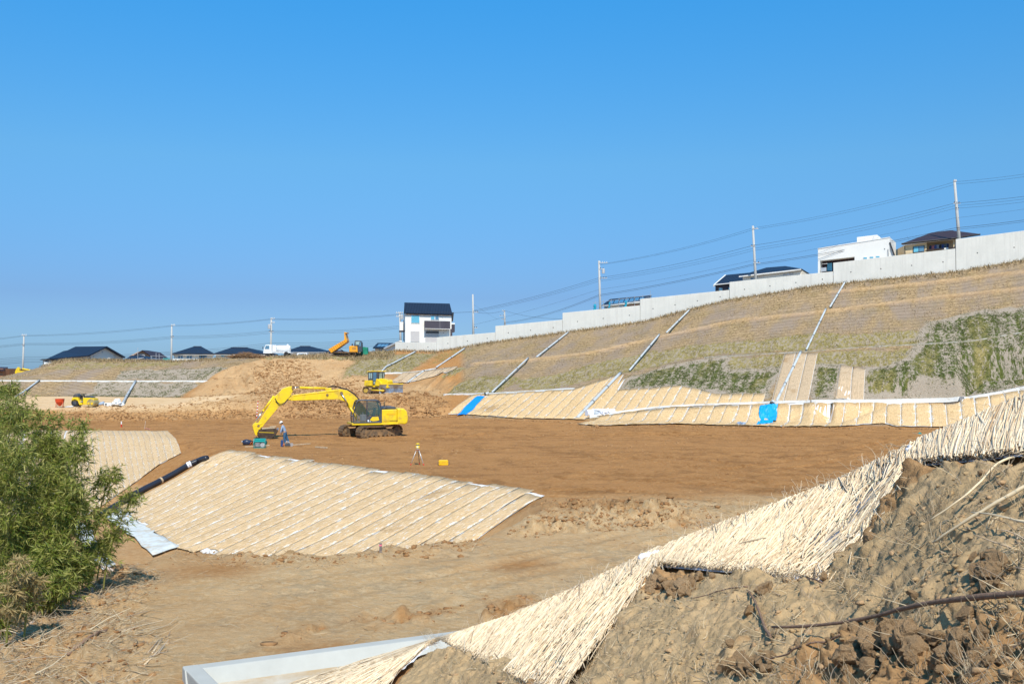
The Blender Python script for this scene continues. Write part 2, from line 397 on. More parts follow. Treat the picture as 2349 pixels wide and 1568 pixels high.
# left far slope
left = polymask([(-900, 905), (-900, 908), (-200, 908), (150, 909), (300, 911), (405, 912), (440, 895), (480, 868), (530, 842), (620, 817), (520, 819), (400, 826), (160, 822), (97, 836), (0, 862), (-200, 878), (-900, 900)], .4)
behind = (GY > 151) & (tg[None, :] < -.12)
dry = np.maximum(dry, np.maximum(left, behind))
dry = np.maximum(dry, polymask([(590, 818), (905, 806), (905, 811), (780, 818), (620, 823)], .5) * .9)
green = np.maximum(green, Gm([(500, 843), (525, 843), (475, 873), (440, 873), (455, 855)], .3) * .9)
green = np.maximum(green, np.maximum(Gm([(277, 850), (520, 843), (475, 873), (272, 872)], .3) * .62, Gm([(222, 876), (470, 876), (405, 912), (150, 908), (225, 898)], .3) * .7))
olive = np.maximum(olive, Gm([(100, 842), (180, 828), (420, 829), (430, 838), (200, 846), (120, 850)], .6) * .55)
olive = np.maximum(olive, polymask([(600, 817), (905, 805), (905, 812), (700, 820), (600, 823)], .5) * .7)
# sand bench on the left, tan mound, road
pale = polymask([(-900, 904), (-200, 905), (150, 907), (300, 910), (420, 912), (560, 905), (480, 925), (400, 936), (150, 938), (-900, 940)], .8)
mound = polymask([(400, 938), (470, 880), (530, 838), (600, 822), (790, 820), (830, 822), (790, 862), (880, 862), (930, 880), (1000, 880), (1030, 905), (985, 906), (830, 912), (600, 922)], 1.2)
tan_ = np.maximum(tan_, mound * .62); pale = np.maximum(pale, mound * .12)
bank = polymask([(120, 964), (150, 934), (400, 930), (500, 922), (600, 912), (700, 905), (840, 909), (985, 902), (1040, 925), (1035, 958), (900, 959), (400, 965)], .8)
left_bank = polymask([(130, 950), (150, 934), (400, 932), (600, 916), (600, 940), (400, 948)], .6)
tan_ = np.maximum(tan_, bank * .30); tan_ = np.maximum(tan_, left_bank * .7)
rough = np.maximum(rough, bank * (0.35 + .65 * sstep(-.15, .15, fbm(GX, GY, 5, 3, 31)))); rough *= 1 - .75 * left_bank
rough = np.maximum(rough, polymask([(560, 905), (640, 870), (720, 850), (700, 880), (820, 870), (830, 905), (640, 915)], 1.5) * .35)
rough = np.maximum(rough, polymask([(590, 850), (620, 830), (700, 830), (740, 860), (640, 900), (590, 890)], 1.5) * .3)
for pl in ([(1240, 1180), (1275, 1150), (1350, 1150), (1560, 1150), (1640, 1180), (1600, 1205), (1350, 1212), (1230, 1222)],):
    mk = polymask(pl, 1.2); rough = np.maximum(rough, mk * (.45 + .5 * sstep(-.1, .2, fbm(GX, GY, 3, 3, 3))))
mk = polymask([(390, 1275), (430, 1255), (750, 1278), (1000, 1243), (1110, 1235), (1110, 1262), (760, 1300), (500, 1290)], .5); rough = np.maximum(rough, mk * .22)
road_t = sstep(0, 1, (44 - GY + GX * .35) / 7.0) * (GY < 60)
road_t = road_t * sstep(-.3, .4, 0.35 + fbm(GX, GY, 4, 3, 77))
tan_ = np.maximum(tan_, road_t)
for pl in ([(560, 1490), (700, 1440), (900, 1410), (1120, 1375), (1330, 1345), (1330, 1375), (1100, 1425), (880, 1450), (700, 1500)], [(1290, 1220), (1600, 1185), (1640, 1200), (1440, 1225)]):
    mk = polymask(pl, .8); mk = mk * sstep(-.1, .15, fbm(GX, GY, 1.6, 4, 12)); rough = np.maximum(rough, mk * .5); tan_ *= 1 - .85 * mk
weeds = polymask([(-300, 1700), (0, 1480), (250, 1325), (330, 1310), (300, 1420), (340, 1568), (300, 1800)], .7)
rough = np.maximum(rough, weeds * .35); pit = sstep(-.2, -.6, GZ) * (GY < 100); tan_ = np.where((GZ < -2.0) & (GY < 72), .45, tan_)
damp = polymask([(385, 1088), (420, 1058), (470, 1046), (480, 1056), (440, 1070), (300, 1145), (270, 1165), (290, 1140)], .3) * .8
damp = np.maximum(damp, polymask([(600, 1045), (640, 1037), (720, 1046), (740, 1056), (690, 1057)], .4) * .35)
dark = np.maximum(dark, damp)
dark = np.maximum(dark, polymask([(395, 968), (520, 964), (760, 962), (700, 972), (430, 976)], .6) * .15)
grooves = polymask([(500, 905), (560, 850), (640, 828), (690, 850), (620, 900)], 1.0)
# streaks and ruts left by crawler tracks on the floor
strk = np.maximum(0, fbm(GX * .22 + GY * .05, GY * 1.4 - GX * .25, 1.0, 4, 41) - .08) * 2.6
strk2 = np.maximum(0, fbm(GX * 1.1 + GY * .5, GY * .35 - GX * .12, 1.0, 3, 43) - .18) * 2.0
floorm = (GZ < .3) * (GZ > -.3) * (GY > 38) * (D0g < 108)
dark = np.maximum(dark, np.clip(strk + strk2, 0, 1) * .8 * floorm)
dark = np.clip(dark + floorm * np.clip(np.maximum(0, fbm(GX * 1.3, GY * .9, 1.0, 5, 47, .65) - .2) * 2.5, 0, .6) * (fbm(GX, GY, 9, 2, 48) > -.05), 0, 1)
def rut(path_px, w=.45, depth=.07, gauge=2.3, dmin=16):
    W = resamp([hit(a, b, dmin)[:2] for a, b in path_px], 60); T = np.gradient(W, axis=0); T /= np.linalg.norm(T, axis=1)[:, None]; Nn = np.stack([-T[:, 1], T[:, 0]], 1)
    out = np.zeros_like(GX)
    for sgn in (-.5, .5):
        Q = W + Nn * gauge * sgn; x0, y0 = Q.min(0) - 2; x1, y1 = Q.max(0) + 2
        sel = (GX > x0) & (GX < x1) & (GY > y0) & (GY < y1); x = GX[sel]; y = GY[sel]; dist = np.full(len(x), 1e9)
        for a, b in zip(Q[:-1], Q[1:]):
            ab = b - a; t = np.clip(((x - a[0]) * ab[0] + (y - a[1]) * ab[1]) / ((ab ** 2).sum() + 1e-9), 0, 1)
            dist = np.minimum(dist, np.hypot(x - a[0] - t * ab[0], y - a[1] - t * ab[1]))
        o = out[sel]; o += -depth * (1 - sstep(w * .5, w * .8, dist)) + depth * .8 * np.exp(-((dist - w) / .16) ** 2); out[sel] = o
    return out
RUTS = np.zeros_like(GX)
for pth, kw in (([(930, 985), (1050, 975), (1120, 985), (1060, 1000), (960, 1005), (880, 1012)], {}), ([(1050, 1010), (1300, 1000), (1600, 995), (1950, 1000)], {}),
                ([(1300, 1090), (1550, 1100), (1800, 1120), (2050, 1150)], {}), ([(1200, 1130), (1450, 1135), (1700, 1165), (1900, 1150)], {}),
                ([(1450, 990), (1750, 1010), (2000, 1012), (2300, 1030)], {}), ([(1700, 1080), (1850, 1060), (2000, 1030), (2120, 1000)], {}),
                ([(150, 972), (400, 968), (600, 972), (760, 985)], {}), ([(620, 905), (585, 870), (600, 840), (640, 822)], dict(gauge=2.6, w=.5)),
                ([(560, 905), (540, 880), (560, 850), (600, 828)], dict(gauge=2.2)), ([(800, 935), (900, 950), (980, 958)], {}),
                ([(700, 1420), (1000, 1340), (1300, 1280), (1600, 1200)], dict(depth=.03, gauge=1.8)), ([(600, 1350), (900, 1310), (1250, 1270), (1500, 1230)], dict(depth=.025, gauge=1.8)),
                ([(1150, 1060), (1400, 1050), (1700, 1040), (2000, 1060)], dict(depth=.05)), ([(1000, 1030), (1300, 1035), (1600, 1060), (1850, 1110)], dict(depth=.05))):
    RUTS += rut(pth, **kw)
RUTS *= (0.5 + .9 * np.clip(fbm(GX, GY, 4, 2, 90) + .5, 0, 1))
dark = np.clip(dark + np.abs(RUTS) * 6.5 * (fbm(GX, GY, 1.0, 3, 33) > -.1), 0, 1)
# relief
lump = np.abs(fbm(GX, GY, .9, 4, 21, .6)); lump2 = np.abs(fbm(GX, GY, .35, 3, 22, .6))
mats_area = np.maximum.reduce([polymask(None, .1, 16, 0, [tuple(p[:2]) for p in M_TOP] + [tuple(p[:2]) for p in M_TOE[::-1]]), polymask(None, .1, 16, 0, [tuple(p[:2]) for p in L_TOP] + [tuple(p[:2]) for p in L_TOE[::-1]])])
hillm = np.clip(dry + green + olive, 0, 1)
REL = rough * (lump * 1.15 + lump2 * .55 - .18 + fbm(GX, GY, 3.5, 2, 8) * .6) + (1 - rough) * (1 - mats_area) * (1 - hillm) * (fbm(GX, GY, 1.2, 4, 2) * .05 + fbm(GX, GY, .3, 3, 28) * .035 + fbm(GX, GY, 7, 2, 4) * .09)
REL += hillm * (1 - .6 * np.maximum(green, olive)) * (fbm(GX, GY, 1.0, 4, 14) * .07 + np.abs(fbm(GX, GY, .3, 2, 15)) * .08)
REL += RUTS + mound * (1 - rough) * (fbm(GX * 1.0, GY * .5, .8, 4, 51) * .28) + grooves * fbm(GX * 1.5 + GY * .6, GY * .2, 1.0, 3, 52) * .5
REL += (1 - mats_area) * polymask([(940, 905), (1020, 850), (1065, 878), (1022, 908), (1000, 908)], .8) * fbm(Cc * 1.3, Qq * .12, 1.0, 3, 61) * .6
REL = np.where(basin_m, 0, REL)
def on(X, Y): return float(Hs(np.array([X]), np.array([Y]))[0])
GZR = GZ + REL
def onr(X, Y): return float(Hs(np.array([X]), np.array([Y]), GZR)[0])
def hitg(px, py, dmin=16.0, dmax=250.0):
    p = hit(px, py, dmin, dmax); return Vector((p.x, p.y, onr(p.x, p.y)))
# ------------------------------------------------------------------ benches of the right hillside
def cq(v): return (.928 * v[0] - .371 * v[1], .371 * v[0] + .928 * v[1])
def xy(c, q): return (.928 * c + .371 * q, -.371 * c + .928 * q)
def cqline(px): 
    px = resamp([(float(q[0]), float(q[1])) for q in px], 70); a = sorted(cq(hit(x, y, 60)) for x, y in px); return np.array([k[0] for k in a]), np.array([k[1] for k in a])
BENCH1 = [(1079, 838), (1213, 829), (1346, 814.5), (1507, 778), (1684, 739), (1862, 721), (2097, 692), (2349, 664), (2600, 640)]
BENCH2 = [(1077, 907), (1130, 905), (1318, 893), (1423, 860), (1445, 855), (1616, 822), (1729, 815), (1834, 809), (2090, 793), (2230, 784), (2349, 763), (2600, 730)]
BENCH3 = [(1350, 956), (1405, 950), (1507, 935.6), (1729, 926), (1861, 922), (2199, 917), (2349, 890.5), (2600, 850)]
BENCH0 = [(1900, 674), (2100, 655), (2349, 627), (2600, 610)]
for k, B in enumerate((BENCH1, BENCH2, BENCH3, BENCH0)):
    bc, bq = cqline(B); s = Qq - np.interp(Cc, bc, bq); inr = (Cc > bc[0]) & (right_hill > .5)
    REL += inr * (.42 * np.exp(-((s - .1) / .55) ** 2) - .35 * np.exp(-((s - 1.3) / .7) ** 2)) * (1 if k in (0, 3) else .15)
    if k in (0, 3): dry = dry * (1 - inr * .55 * np.exp(-((s + .1) / .28) ** 2)); pale = np.maximum(pale, inr * .9 * np.exp(-((s + .1) / .3) ** 2))
GZR = GZ + REL
# ------------------------------------------------------------------ ground material
N = NT('ground_soil'); tc = N.n('ShaderNodeTexCoord'); V3 = tc.outputs['Object']
a1 = N.n('ShaderNodeAttribute', attribute_name='soil'); a2 = N.n('ShaderNodeAttribute', attribute_name='soil2')
s1 = N.n('ShaderNodeSeparateColor'); s2 = N.n('ShaderNodeSeparateColor'); N.l(a1.outputs['Color'], s1.inputs[0]); N.l(a2.outputs['Color'], s2.inputs[0])
TAN, GRN, DRY = s1.outputs[0], s1.outputs[1], s1.outputs[2]; PAL, DRK, OLV = s2.outputs[0], s2.outputs[1], s2.outputs[2]
nf = N.noise(V3, 5.0, 9, .7); nm = N.noise(V3, .55, 6, .6); nl = N.noise(V3, .12, 4, .5); nff = N.noise(V3, 16, 8, .75)
brown = N.mix(N.ramp(nm, .3, .7), (.36, .168, .056), (.46, .225, .080))
brown = N.mix(N.ramp(nf, .45, .6), brown, N.mix(.55, brown, (.54, .31, .135)))
tanc = N.mix(N.ramp(nm, .35, .65), (.58, .365, .175), (.68, .46, .245))
tanc = N.mix(N.ramp(N.noise(V3, .9, 7, .65, 1.0), .52, .62), tanc, (.50, .36, .21))
tanc = N.mix(N.ramp(nf, .47, .62), tanc, (.68, .50, .295)); tanc = N.mix(N.math('MULTIPLY', N.ramp(N.noise(V3, 28, 6, .8), .5, .62), .5), tanc, (.40, .26, .13))
c = N.mix(TAN, brown, tanc)
c = N.mix(N.math('MULTIPLY', N.ramp(nl, .45, .62), .25), c, (.44, .225, .09))
c = N.mix(PAL, c, N.mix(N.ramp(nm, .35, .65), (.66, .44, .235), (.74, .53, .32)))
c = N.mix(N.math('MULTIPLY', DRK, .8), c, N.mix(.5, c, (.10, .045, .017)))
# dry growth: straw coloured turf with the grey-pink mat showing through; stretched down the slope
uv = N.n('ShaderNodeUVMap'); uvn = N.mapv(uv.outputs[0], (1.0, .35, 1.0)); ug = N.noise(N.mapv(uv.outputs[0], (2.6, 1.1, 1)), 1.0, 7, .68)
gf = N.noise(V3, 3.2, 10, .82); g2 = N.noise(uvn, .35, 5, .6)
dryc = N.mix(N.ramp(gf, .38, .62), (.20, .135, .070), (.56, .395, .225))
pink = N.mix(N.ramp(nff, .35, .65), (.23, .17, .125), (.44, .34, .255))
dryc = N.mix(N.ramp(g2, .42, .6), dryc, pink)
dryc = N.mix(N.math('MULTIPLY', N.ramp(N.noise(V3, .3, 5, .6), .5, .62), .28), dryc, N.mix(N.ramp(gf, .4, .6), (.15, .115, .035), (.36, .265, .11)))
wr = N.n('ShaderNodeTexWave', wave_type='BANDS', bands_direction='Y'); wr.inputs['Scale'].default_value = .34; wr.inputs['Distortion'].default_value = 3.0; wr.inputs['Detail'].default_value = 4; wr.inputs['Detail Roughness'].default_value = .7; N.l(uv.outputs[0], wr.inputs['Vector'])
dryc = N.mix(N.math('MULTIPLY', N.ramp(wr.outputs['Fac'], .0, .35, (1, 1, 1), (0, 0, 0)), .42), dryc, N.mix(.7, dryc, (.10, .075, .04)))
c = N.mix(DRY, c, dryc)
grey = N.mix(N.ramp(nff, .35, .7), (.25, .20, .15), (.55, .465, .375))
ol = N.mix(N.ramp(gf, .38, .62), (.17, .145, .045), (.42, .33, .14))
pat = N.math('ADD', ug, N.math('MULTIPLY', N.math('SUBTRACT', OLV, .5), .5))
c = N.mix(N.ramp(pat, .46, .54), c, N.mix(N.ramp(ug, .43, .53), grey, ol))
gr = N.mix(N.ramp(gf, .36, .62), (.026, .050, .010), (.13, .145, .035))
gr = N.mix(N.ramp(g2, .5, .7), gr, ol)
ug2 = N.noise(N.mapv(uv.outputs[0], (3.6, 1.9, 1)), 1.0, 9, .8)
pat2 = N.math('ADD', N.math('ADD', N.math('MULTIPLY', ug2, .8), N.math('MULTIPLY', g2, .25)), N.math('MULTIPLY', N.math('SUBTRACT', GRN, 1.0), .5))
wc = N.n('ShaderNodeTexWave', wave_type='BANDS', bands_direction='X'); wc.inputs['Scale'].default_value = .27; wc.inputs['Distortion'].default_value = 4; wc.inputs['Detail'].default_value = 4; N.l(uv.outputs[0], wc.inputs['Vector'])
pat2 = N.math('ADD', pat2, N.math('MULTIPLY', N.math('SUBTRACT', wc.outputs['Fac'], .5), .045))
c = N.mix(N.ramp(GRN, .2, .45), c, grey); c = N.mix(N.math('MULTIPLY', N.ramp(pat2, .49, .53), N.ramp(GRN, .2, .4)), c, gr)
N.base(c); N.b.inputs['Specular IOR Level'].default_value = .12; N.b.inputs['Roughness'].default_value = .95
N.bump(N.math('ADD', N.math('MULTIPLY', nf, .5), N.math('MULTIPLY', gf, .8)), .9, .16)
SOIL = N.m
SOILCLOD = NT('clod_earth'); N = SOILCLOD; tc = N.n('ShaderNodeTexCoord'); k_ = N.noise(tc.outputs['Object'], .5, 6, .7); N.base(N.mix(N.ramp(k_, .4, .6), (.26, .13, .052), (.40, .235, .11))); N.bump(N.noise(tc.outputs['Object'], 12, 6, .7), .7, .04); SOILCLOD = N.m
# ------------------------------------------------------------------ ground sheets
Vall = np.stack([GX, GY, GZR], 2).reshape(-1, 3); UVall = np.stack([Cc, Qq], 2).reshape(-1, 2)
A1 = np.stack([tan_, green, dry], 2).reshape(-1, 3); A2 = np.stack([pale, dark, olive], 2).reshape(-1, 3)
jj, ii = np.meshgrid(np.arange(NDG - 1), np.arange(NTG - 1), indexing='ij'); base_i = (jj * NTG + ii).ravel()
Fall = np.stack([base_i, base_i + 1, base_i + NTG + 1, base_i + NTG], 1)
zone = np.zeros_like(GX, int); zone[(right_hill > .5) & (D0g > 108)] = 1; zone[left > .5] = 2; zone[(mound > .5) & (zone == 0)] = 3
zone[(bank > .5) & (zone == 0)] = 4
zc = zone[:-1, :-1].ravel()
for z_, nm_ in ((0, 'ground'), (1, 'hillside'), (2, 'far_slope'), (3, 'earth_mound'), (4, 'earth_bank')):
    F = Fall[zc == z_]; u, inv = np.unique(F, return_inverse=True); F2 = inv.reshape(F.shape)
    me = np_mesh(nm_, Vall[u], F2, UVall[u], {'soil': A1[u], 'soil2': A2[u]}, smooth=True)
    o = link(nm_, me, SOIL); tag(o, kind='structure')
far = MB(); far.add([(-9000, 600, -1.5), (9000, 600, -1.5), (9000, 9000, -1.5), (-9000, 9000, -1.5)], [(0, 1, 2, 3)])
tag(far.build('distant_plain', mat('plain_field', (.16, .17, .08), .95, var=.3, scale=.01)), kind='structure')
un = MB(); un.add([(-400, -120, -6), (400, -120, -6), (400, 605, -6), (-400, 605, -6)], [(0, 1, 2, 3)])
tag(un.build('subsoil', mat('subsoil', (.3, .16, .07), .95)), kind='structure')

# ------------------------------------------------------------------ straw mats (laid strips over a white cloth)
def straw_mat_material(name, c_lo, c_hi, cloth=(.78, .76, .72), holes=.74, lines=9.0, ew_=.09):
    N = NT(name); uv = N.n('ShaderNodeUVMap'); tc = N.n('ShaderNodeTexCoord'); V3 = tc.outputs['Object']; oi = N.n('ShaderNodeObjectInfo')
    fib = N.noise(N.mapv(uv.outputs[0], (26, 3.5, 1)), 1.0, 5, .7); fib2 = N.noise(N.mapv(uv.outputs[0], (8, 2.0, 1)), 1.0, 6, .7)
    big = N.noise(V3, .5, 4, .6); c = N.mix(N.ramp(fib, .3, .7), c_lo, c_hi)
    c = N.mix(N.ramp(fib2, .36, .56), N.mix(.5, c, tuple(k * .45 for k in c_lo)), c)
    c = N.mix(N.math('MULTIPLY', oi.outputs['Random'], .35), c, N.mix(.5, c, tuple(k * .6 for k in c_lo)))
    c = N.mix(N.math('MULTIPLY', N.ramp(big, .45, .65), .35), c, tuple(k * .75 for k in c_hi))
    wv = N.n('ShaderNodeTexWave', wave_type='BANDS', bands_direction='Y'); wv.inputs['Scale'].default_value = lines / 6; wv.inputs['Distortion'].default_value = .6
    wv.inputs['Detail'].default_value = 2; N.l(uv.outputs[0], wv.inputs['Vector'])
    c = N.mix(N.math('MULTIPLY', N.ramp(wv.outputs['Fac'], .0, .18, (1, 1, 1), (0, 0, 0)), .22), c, tuple(k * .5 for k in c_lo))
    mud = N.noise(V3, .28, 8, .7); c = N.mix(N.math('MULTIPLY', N.ramp(mud, .60, .68), .7), c, (.34, .21, .10))
    hol = N.noise(N.mapv(uv.outputs[0], (7.0, 2.2, 1)), 1.0, 8, .8); ea = N.n('ShaderNodeAttribute', attribute_name='edge'); hol = N.math('ADD', hol, N.math('MULTIPLY', ea.outputs['Fac'], N.math('MULTIPLY', N.ramp(N.noise(V3, .9, 3, .5), .35, .6), ew_)))
    c = N.mix(N.ramp(hol, holes * .93, holes * .99), c, cloth)
    N.base(c); N.bump(N.math('ADD', fib, fib2), .8, .03); N.b.inputs['Specular IOR Level'].default_value = .15
    return N.m
MAT_FRESH = straw_mat_material('fresh_straw_mat', (.62, .405, .195), (.90, .65, .365), holes=.655, ew_=.15)
MAT_NEAR = straw_mat_material('laid_straw_mat', (.58, .39, .205), (.89, .65, .385), holes=.615, lines=12)
MAT_PALE = straw_mat_material('bleached_straw_mat', (.48, .35, .22), (.72, .545, .37), holes=.74)
CLOTH = mat('white_cloth', (.74, .74, .75), .85, var=.06, scale=4, spec=.1, dirt=(.5, .38, .25), dirt_amt=.35)
def strip_mesh(fA, fB, w, off, nu=6, nv=None, jag=.0, seed=0, zfun=None):
    """one strip: corners follow bottom fA(u) to top fB(u), u across the strip"""
    rr = random.Random(seed); L = math.hypot(fB(.5)[0] - fA(.5)[0], fB(.5)[1] - fA(.5)[1]); nv = nv or max(3, int(L / .8))
    X = np.zeros((nv + 1, nu + 1)); Y = X.copy(); U = X.copy(); Vv = X.copy(); e0, e1 = rr.uniform(-jag, jag), rr.uniform(-jag, jag)
    for j in range(nu + 1):
        a, b = fA(j / nu), fB(j / nu); ln = math.hypot(b[0] - a[0], b[1] - a[1]) + 1e-6
        for i in range(nv + 1):
            k = i / nv; k2 = k + (e0 / ln) * (1 - k) + (e1 / ln) * k
            X[i, j] = a[0] + (b[0] - a[0]) * k2; Y[i, j] = a[1] + (b[1] - a[1]) * k2; U[i, j] = j / nu * w + seed * 3.7; Vv[i, j] = k * ln
    Z = Hs(X, Y, GZR) if zfun is None else zfun(X, Y)
    Z = Z + off + (np.sin(np.linspace(0, math.pi, nu + 1))[None, :] * .012) + fbm(X, Y, .8, 2, 3) * .03
    n = X.size; top = np.stack([X, Y, Z], 2).reshape(-1, 3)
    idx = np.arange(n).reshape(nv + 1, nu + 1); F = [tuple(q) for q in np.stack([idx[:-1, :-1], idx[:-1, 1:], idx[1:, 1:], idx[1:, :-1]], 2).reshape(-1, 4)]
    # a rim folded down so that the strip has thickness
    ring = list(idx[0, :]) + list(idx[1:, -1]) + list(idx[-1, -2::-1]) + list(idx[-2:0:-1, 0])
    low = top[ring].copy(); low[:, 2] -= .014; V = np.vstack([top, low]); m = len(ring)
    F += [(ring[k], n + k, n + (k + 1) % m, ring[(k + 1) % m]) for k in range(m)]
    uv = np.stack([U, Vv], 2).reshape(-1, 2); uv = np.vstack([uv, uv[ring]])
    ed = np.abs(np.linspace(-1, 1, nu + 1))[None, :].repeat(nv + 1, 0).reshape(-1, 1) ** 3; ed = np.vstack([ed, ed[ring]]); return np_mesh('straw_mat', V, np.array(F), uv, {'edge': np.hstack([ed, ed, ed])}, True)
def cloth_under(parent, segs, off, name='ground_cloth'):
    mb = MB(); V = []; F = []
    for (fA, fB) in segs:
        L = math.hypot(fB(.5)[0] - fA(.5)[0], fB(.5)[1] - fA(.5)[1]); nv = max(3, int(L / .8)); b = len(V)
        for i in range(nv + 1):
            for u in (0, .25, .5, .75, 1):
                a, c2 = fA(u), fB(u); k = i / nv; x = a[0] + (c2[0] - a[0]) * k; y = a[1] + (c2[1] - a[1]) * k; V.append((x, y, onr(x, y) + off + float(fbm(np.array([x]), np.array([y]), .8, 2, 3)[0]) * .03))
        F += [(b + 5 * i + q, b + 5 * i + q + 1, b + 5 * i + q + 6, b + 5 * i + q + 5) for i in range(nv) for q in range(4)]
    mb.add(V, F); return mb.build(name, CLOTH, parent)
def band(label, bottom, top, w, material, gap=.05, dmin=60, off=.13, cmin=None, cmax=None, jag=.12, jb=None):
    bc, bq = cqline(bottom); tc_, tq = cqline(top); c0 = cmin if cmin is not None else max(bc[0], tc_[0]); c1 = cmax if cmax is not None else min(bc[-1], tc_[-1])
    root = empty('straw_matting', (0, 0, 0), 0, label, 'straw matting', 'straw matted slopes'); segs = []; c = c0; k = 0
    while c < c1 - .3:
        e = c + w * random.uniform(.94, 1.06)
        def mk(cc0, cc1, ln, lq):
            return lambda u: xy(cc0 + (cc1 - cc0) * u, float(np.interp(cc0 + (cc1 - cc0) * u, ln, lq)))
        qa, qb = np.interp((c + e) / 2, bc, bq), np.interp((c + e) / 2, tc_, tq)
        if qb - qa > .6:
            g = gap * random.uniform(.5, 1.5)
            me = strip_mesh(mk(c + g / 2, e - g / 2, bc, bq), mk(c + g / 2, e - g / 2, tc_, tq), w, off + random.uniform(0, .015), jag=jag, seed=k)
            link('straw_mat', me, material, root); segs.append((mk(c, e, bc, bq), mk(c, e, tc_, tq)))
        c = e; k += 1
    cloth_under(root, segs, off - .028); return root
band('bright fresh straw matting left of the long grey pipe, a blue sheet lying across it', [(1028, 950), (1118, 954), (1179, 960), (1326, 963)], [(1077, 907.5), (1130, 906), (1318, 894.5), (1419, 862)], 1.15, MAT_FRESH)
band('fresh straw matting right of the long grey pipe, below the dark green turf', [(1331, 962), (1355, 957), (1405, 951), (1507, 937), (1729, 928), (1861, 924)], [(1426, 863), (1438, 872), (1405, 897), (1507, 890), (1560, 886), (1640, 905), (1729, 904), (1762, 892), (1763, 878), (1781, 878), (1782, 850), (1800, 812), (1869, 812), (1848, 884), (1870, 886)], 1.2, MAT_FRESH) if False else None
def band2(label, bottom, tops, w, material, **k): return band(label, bottom, tops, w, material, **k)
band('fresh straw matting right of the long grey pipe, below the dark green turf', [(1331, 963), (1360, 957), (1405, 951.5), (1507, 937.5), (1740, 927.5)], [(1426, 860), (1446, 855.5), (1404, 897), (1450, 894), (1507, 890), (1562, 886), (1640, 905), (1729, 904), (1765, 903)], 1.2, MAT_FRESH)
band('tall bleached straw matting under the grey pipe between two green turf blocks', [(1745, 927.5), (1800, 925), (1880, 922.5)], [(1800, 813), (1835, 812), (1869, 813)], 1.2, MAT_PALE)
band('lowest long straw matting along the toe of the right hillside, below the white kerb', [(1324, 972.5), (1364, 976.5), (1507, 974), (1729, 977.5), (1940, 979), (2030, 970), (2056, 980), (2212, 979), (2349, 982), (2560, 986)], [(1352, 960), (1405, 953), (1507, 939.5), (1729, 929.5), (1861, 926), (2199, 921), (2349, 895), (2600, 856)], 1.3, MAT_FRESH, gap=.07)
band('short faded straw matting panel set in the green turf right of the grey pipe', [(1898, 917.5), (1935, 917), (1974, 917)], [(1927, 838), (1960, 843), (1993, 851)], 1.25, MAT_PALE)
band('pinkish straw matting behind the yellow bulldozer blade', [(895, 877), (932.6, 878), (975, 868), (1022, 856), (1030, 853)], [(884, 857.6), (971.6, 852), (1000, 846.5), (1060, 841)], 1.2, MAT_PALE, jag=.2)
# middle and left slopes: strips lofted between their top and toe lines
def lerp_line(L, u):
    n = len(L) - 1; k = min(int(u * n), n - 1); f = u * n - k; return (L[k][0] + (L[k + 1][0] - L[k][0]) * f, L[k][1] + (L[k + 1][1] - L[k][1]) * f)
def slope_mats(label, A, B, nst, material, gap=.05, off=.07, jag=.1, flip=None):
    A = resamp([tuple(p)[:2] for p in A], 41); B = resamp([tuple(p)[:2] for p in B], 41)
    root = empty('straw_matting', (0, 0, 0), 0, label, 'straw matting', 'straw matted slopes'); segs = []
    for k in range(nst):
        u0, u1 = k / nst, (k + 1) / nst; g = gap * random.uniform(.3, 1.6)
        fa = lambda u, u0=u0, u1=u1, g=g: lerp_line(B, u0 + (u1 - u0) * (g / 2 + u * (1 - g))); fb = lambda u, u0=u0, u1=u1, g=g: lerp_line(A, u0 + (u1 - u0) * (g / 2 + u * (1 - g)))
        link('straw_mat', strip_mesh(fa, fb, 1.1, off + random.uniform(0, .012), nu=6, jag=jag, seed=k), material, root)
        segs.append((lambda u, u0=u0, u1=u1: lerp_line(B, u0 + (u1 - u0) * u), lambda u, u0=u0, u1=u1: lerp_line(A, u0 + (u1 - u0) * u)))
    cloth_under(root, segs, off - .028); return root
slope_mats('large straw matted slope in the middle, falling from the brown floor to the pit', M_TOP, M_TOE, 27, MAT_NEAR, gap=.015, jag=.4)
slope_mats('small straw matted slope on the left, beyond the black pipe and the bamboo', L_TOP[1:], [PZ(120, 1182, -3.05)] + L_TOE[1:], 18, MAT_NEAR, gap=.03, jag=.15)
slope_mats('straw matted slope hidden behind the bamboo at the far left', L_TOP[:2], [PZ(-300, 1182, -3.05), PZ(118, 1182, -3.05)], 14, MAT_NEAR, gap=.12)

# ------------------------------------------------------------------ retaining wall: concrete segments, each a panel of its own
N = NT('wall_concrete'); tc = N.n('ShaderNodeTexCoord'); V3 = tc.outputs['Object']
c = N.mix(N.ramp(N.noise(V3, .5, 6, .65), .3, .7), (.66, .655, .61), (.76, .75, .70))
c = N.mix(N.ramp(N.noise(N.mapv(V3, (3, 3, .14)), 1.0, 6, .7), .5, .72), c, (.62, .61, .57))
c = N.mix(N.ramp(N.noise(V3, 6, 6, .7), .3, .7), N.mix(.12, c, (.3, .3, .3)), c); N.base(c); N.bump(N.noise(V3, 8, 5, .6), .25, .02); CONC = N.m
HOLE = mat('weep_hole', (.02, .02, .02), .9)
FORM = mat('form_joint', (.63, .63, .60), .9)
wall = empty('retaining_wall', (0, 0, 0), 0, 'long stepped pale concrete retaining wall above the right hillside', 'wall')
SEG = [((906, 784.5), (1001, 785)), ((1001, 773.5), (1136, 762)), ((1136, 747.6), (1290, 733)), ((1290, 717.5), (1468, 700)), ((1468, 685.6), (1673, 664.8)), ((1673, 646.8), (1911, 622.5)), ((1911, 602.8), (2192, 570)), ((2192, 548.6), (2360, 527.5)), ((2360, 512), (2640, 480))]
WTOP = []
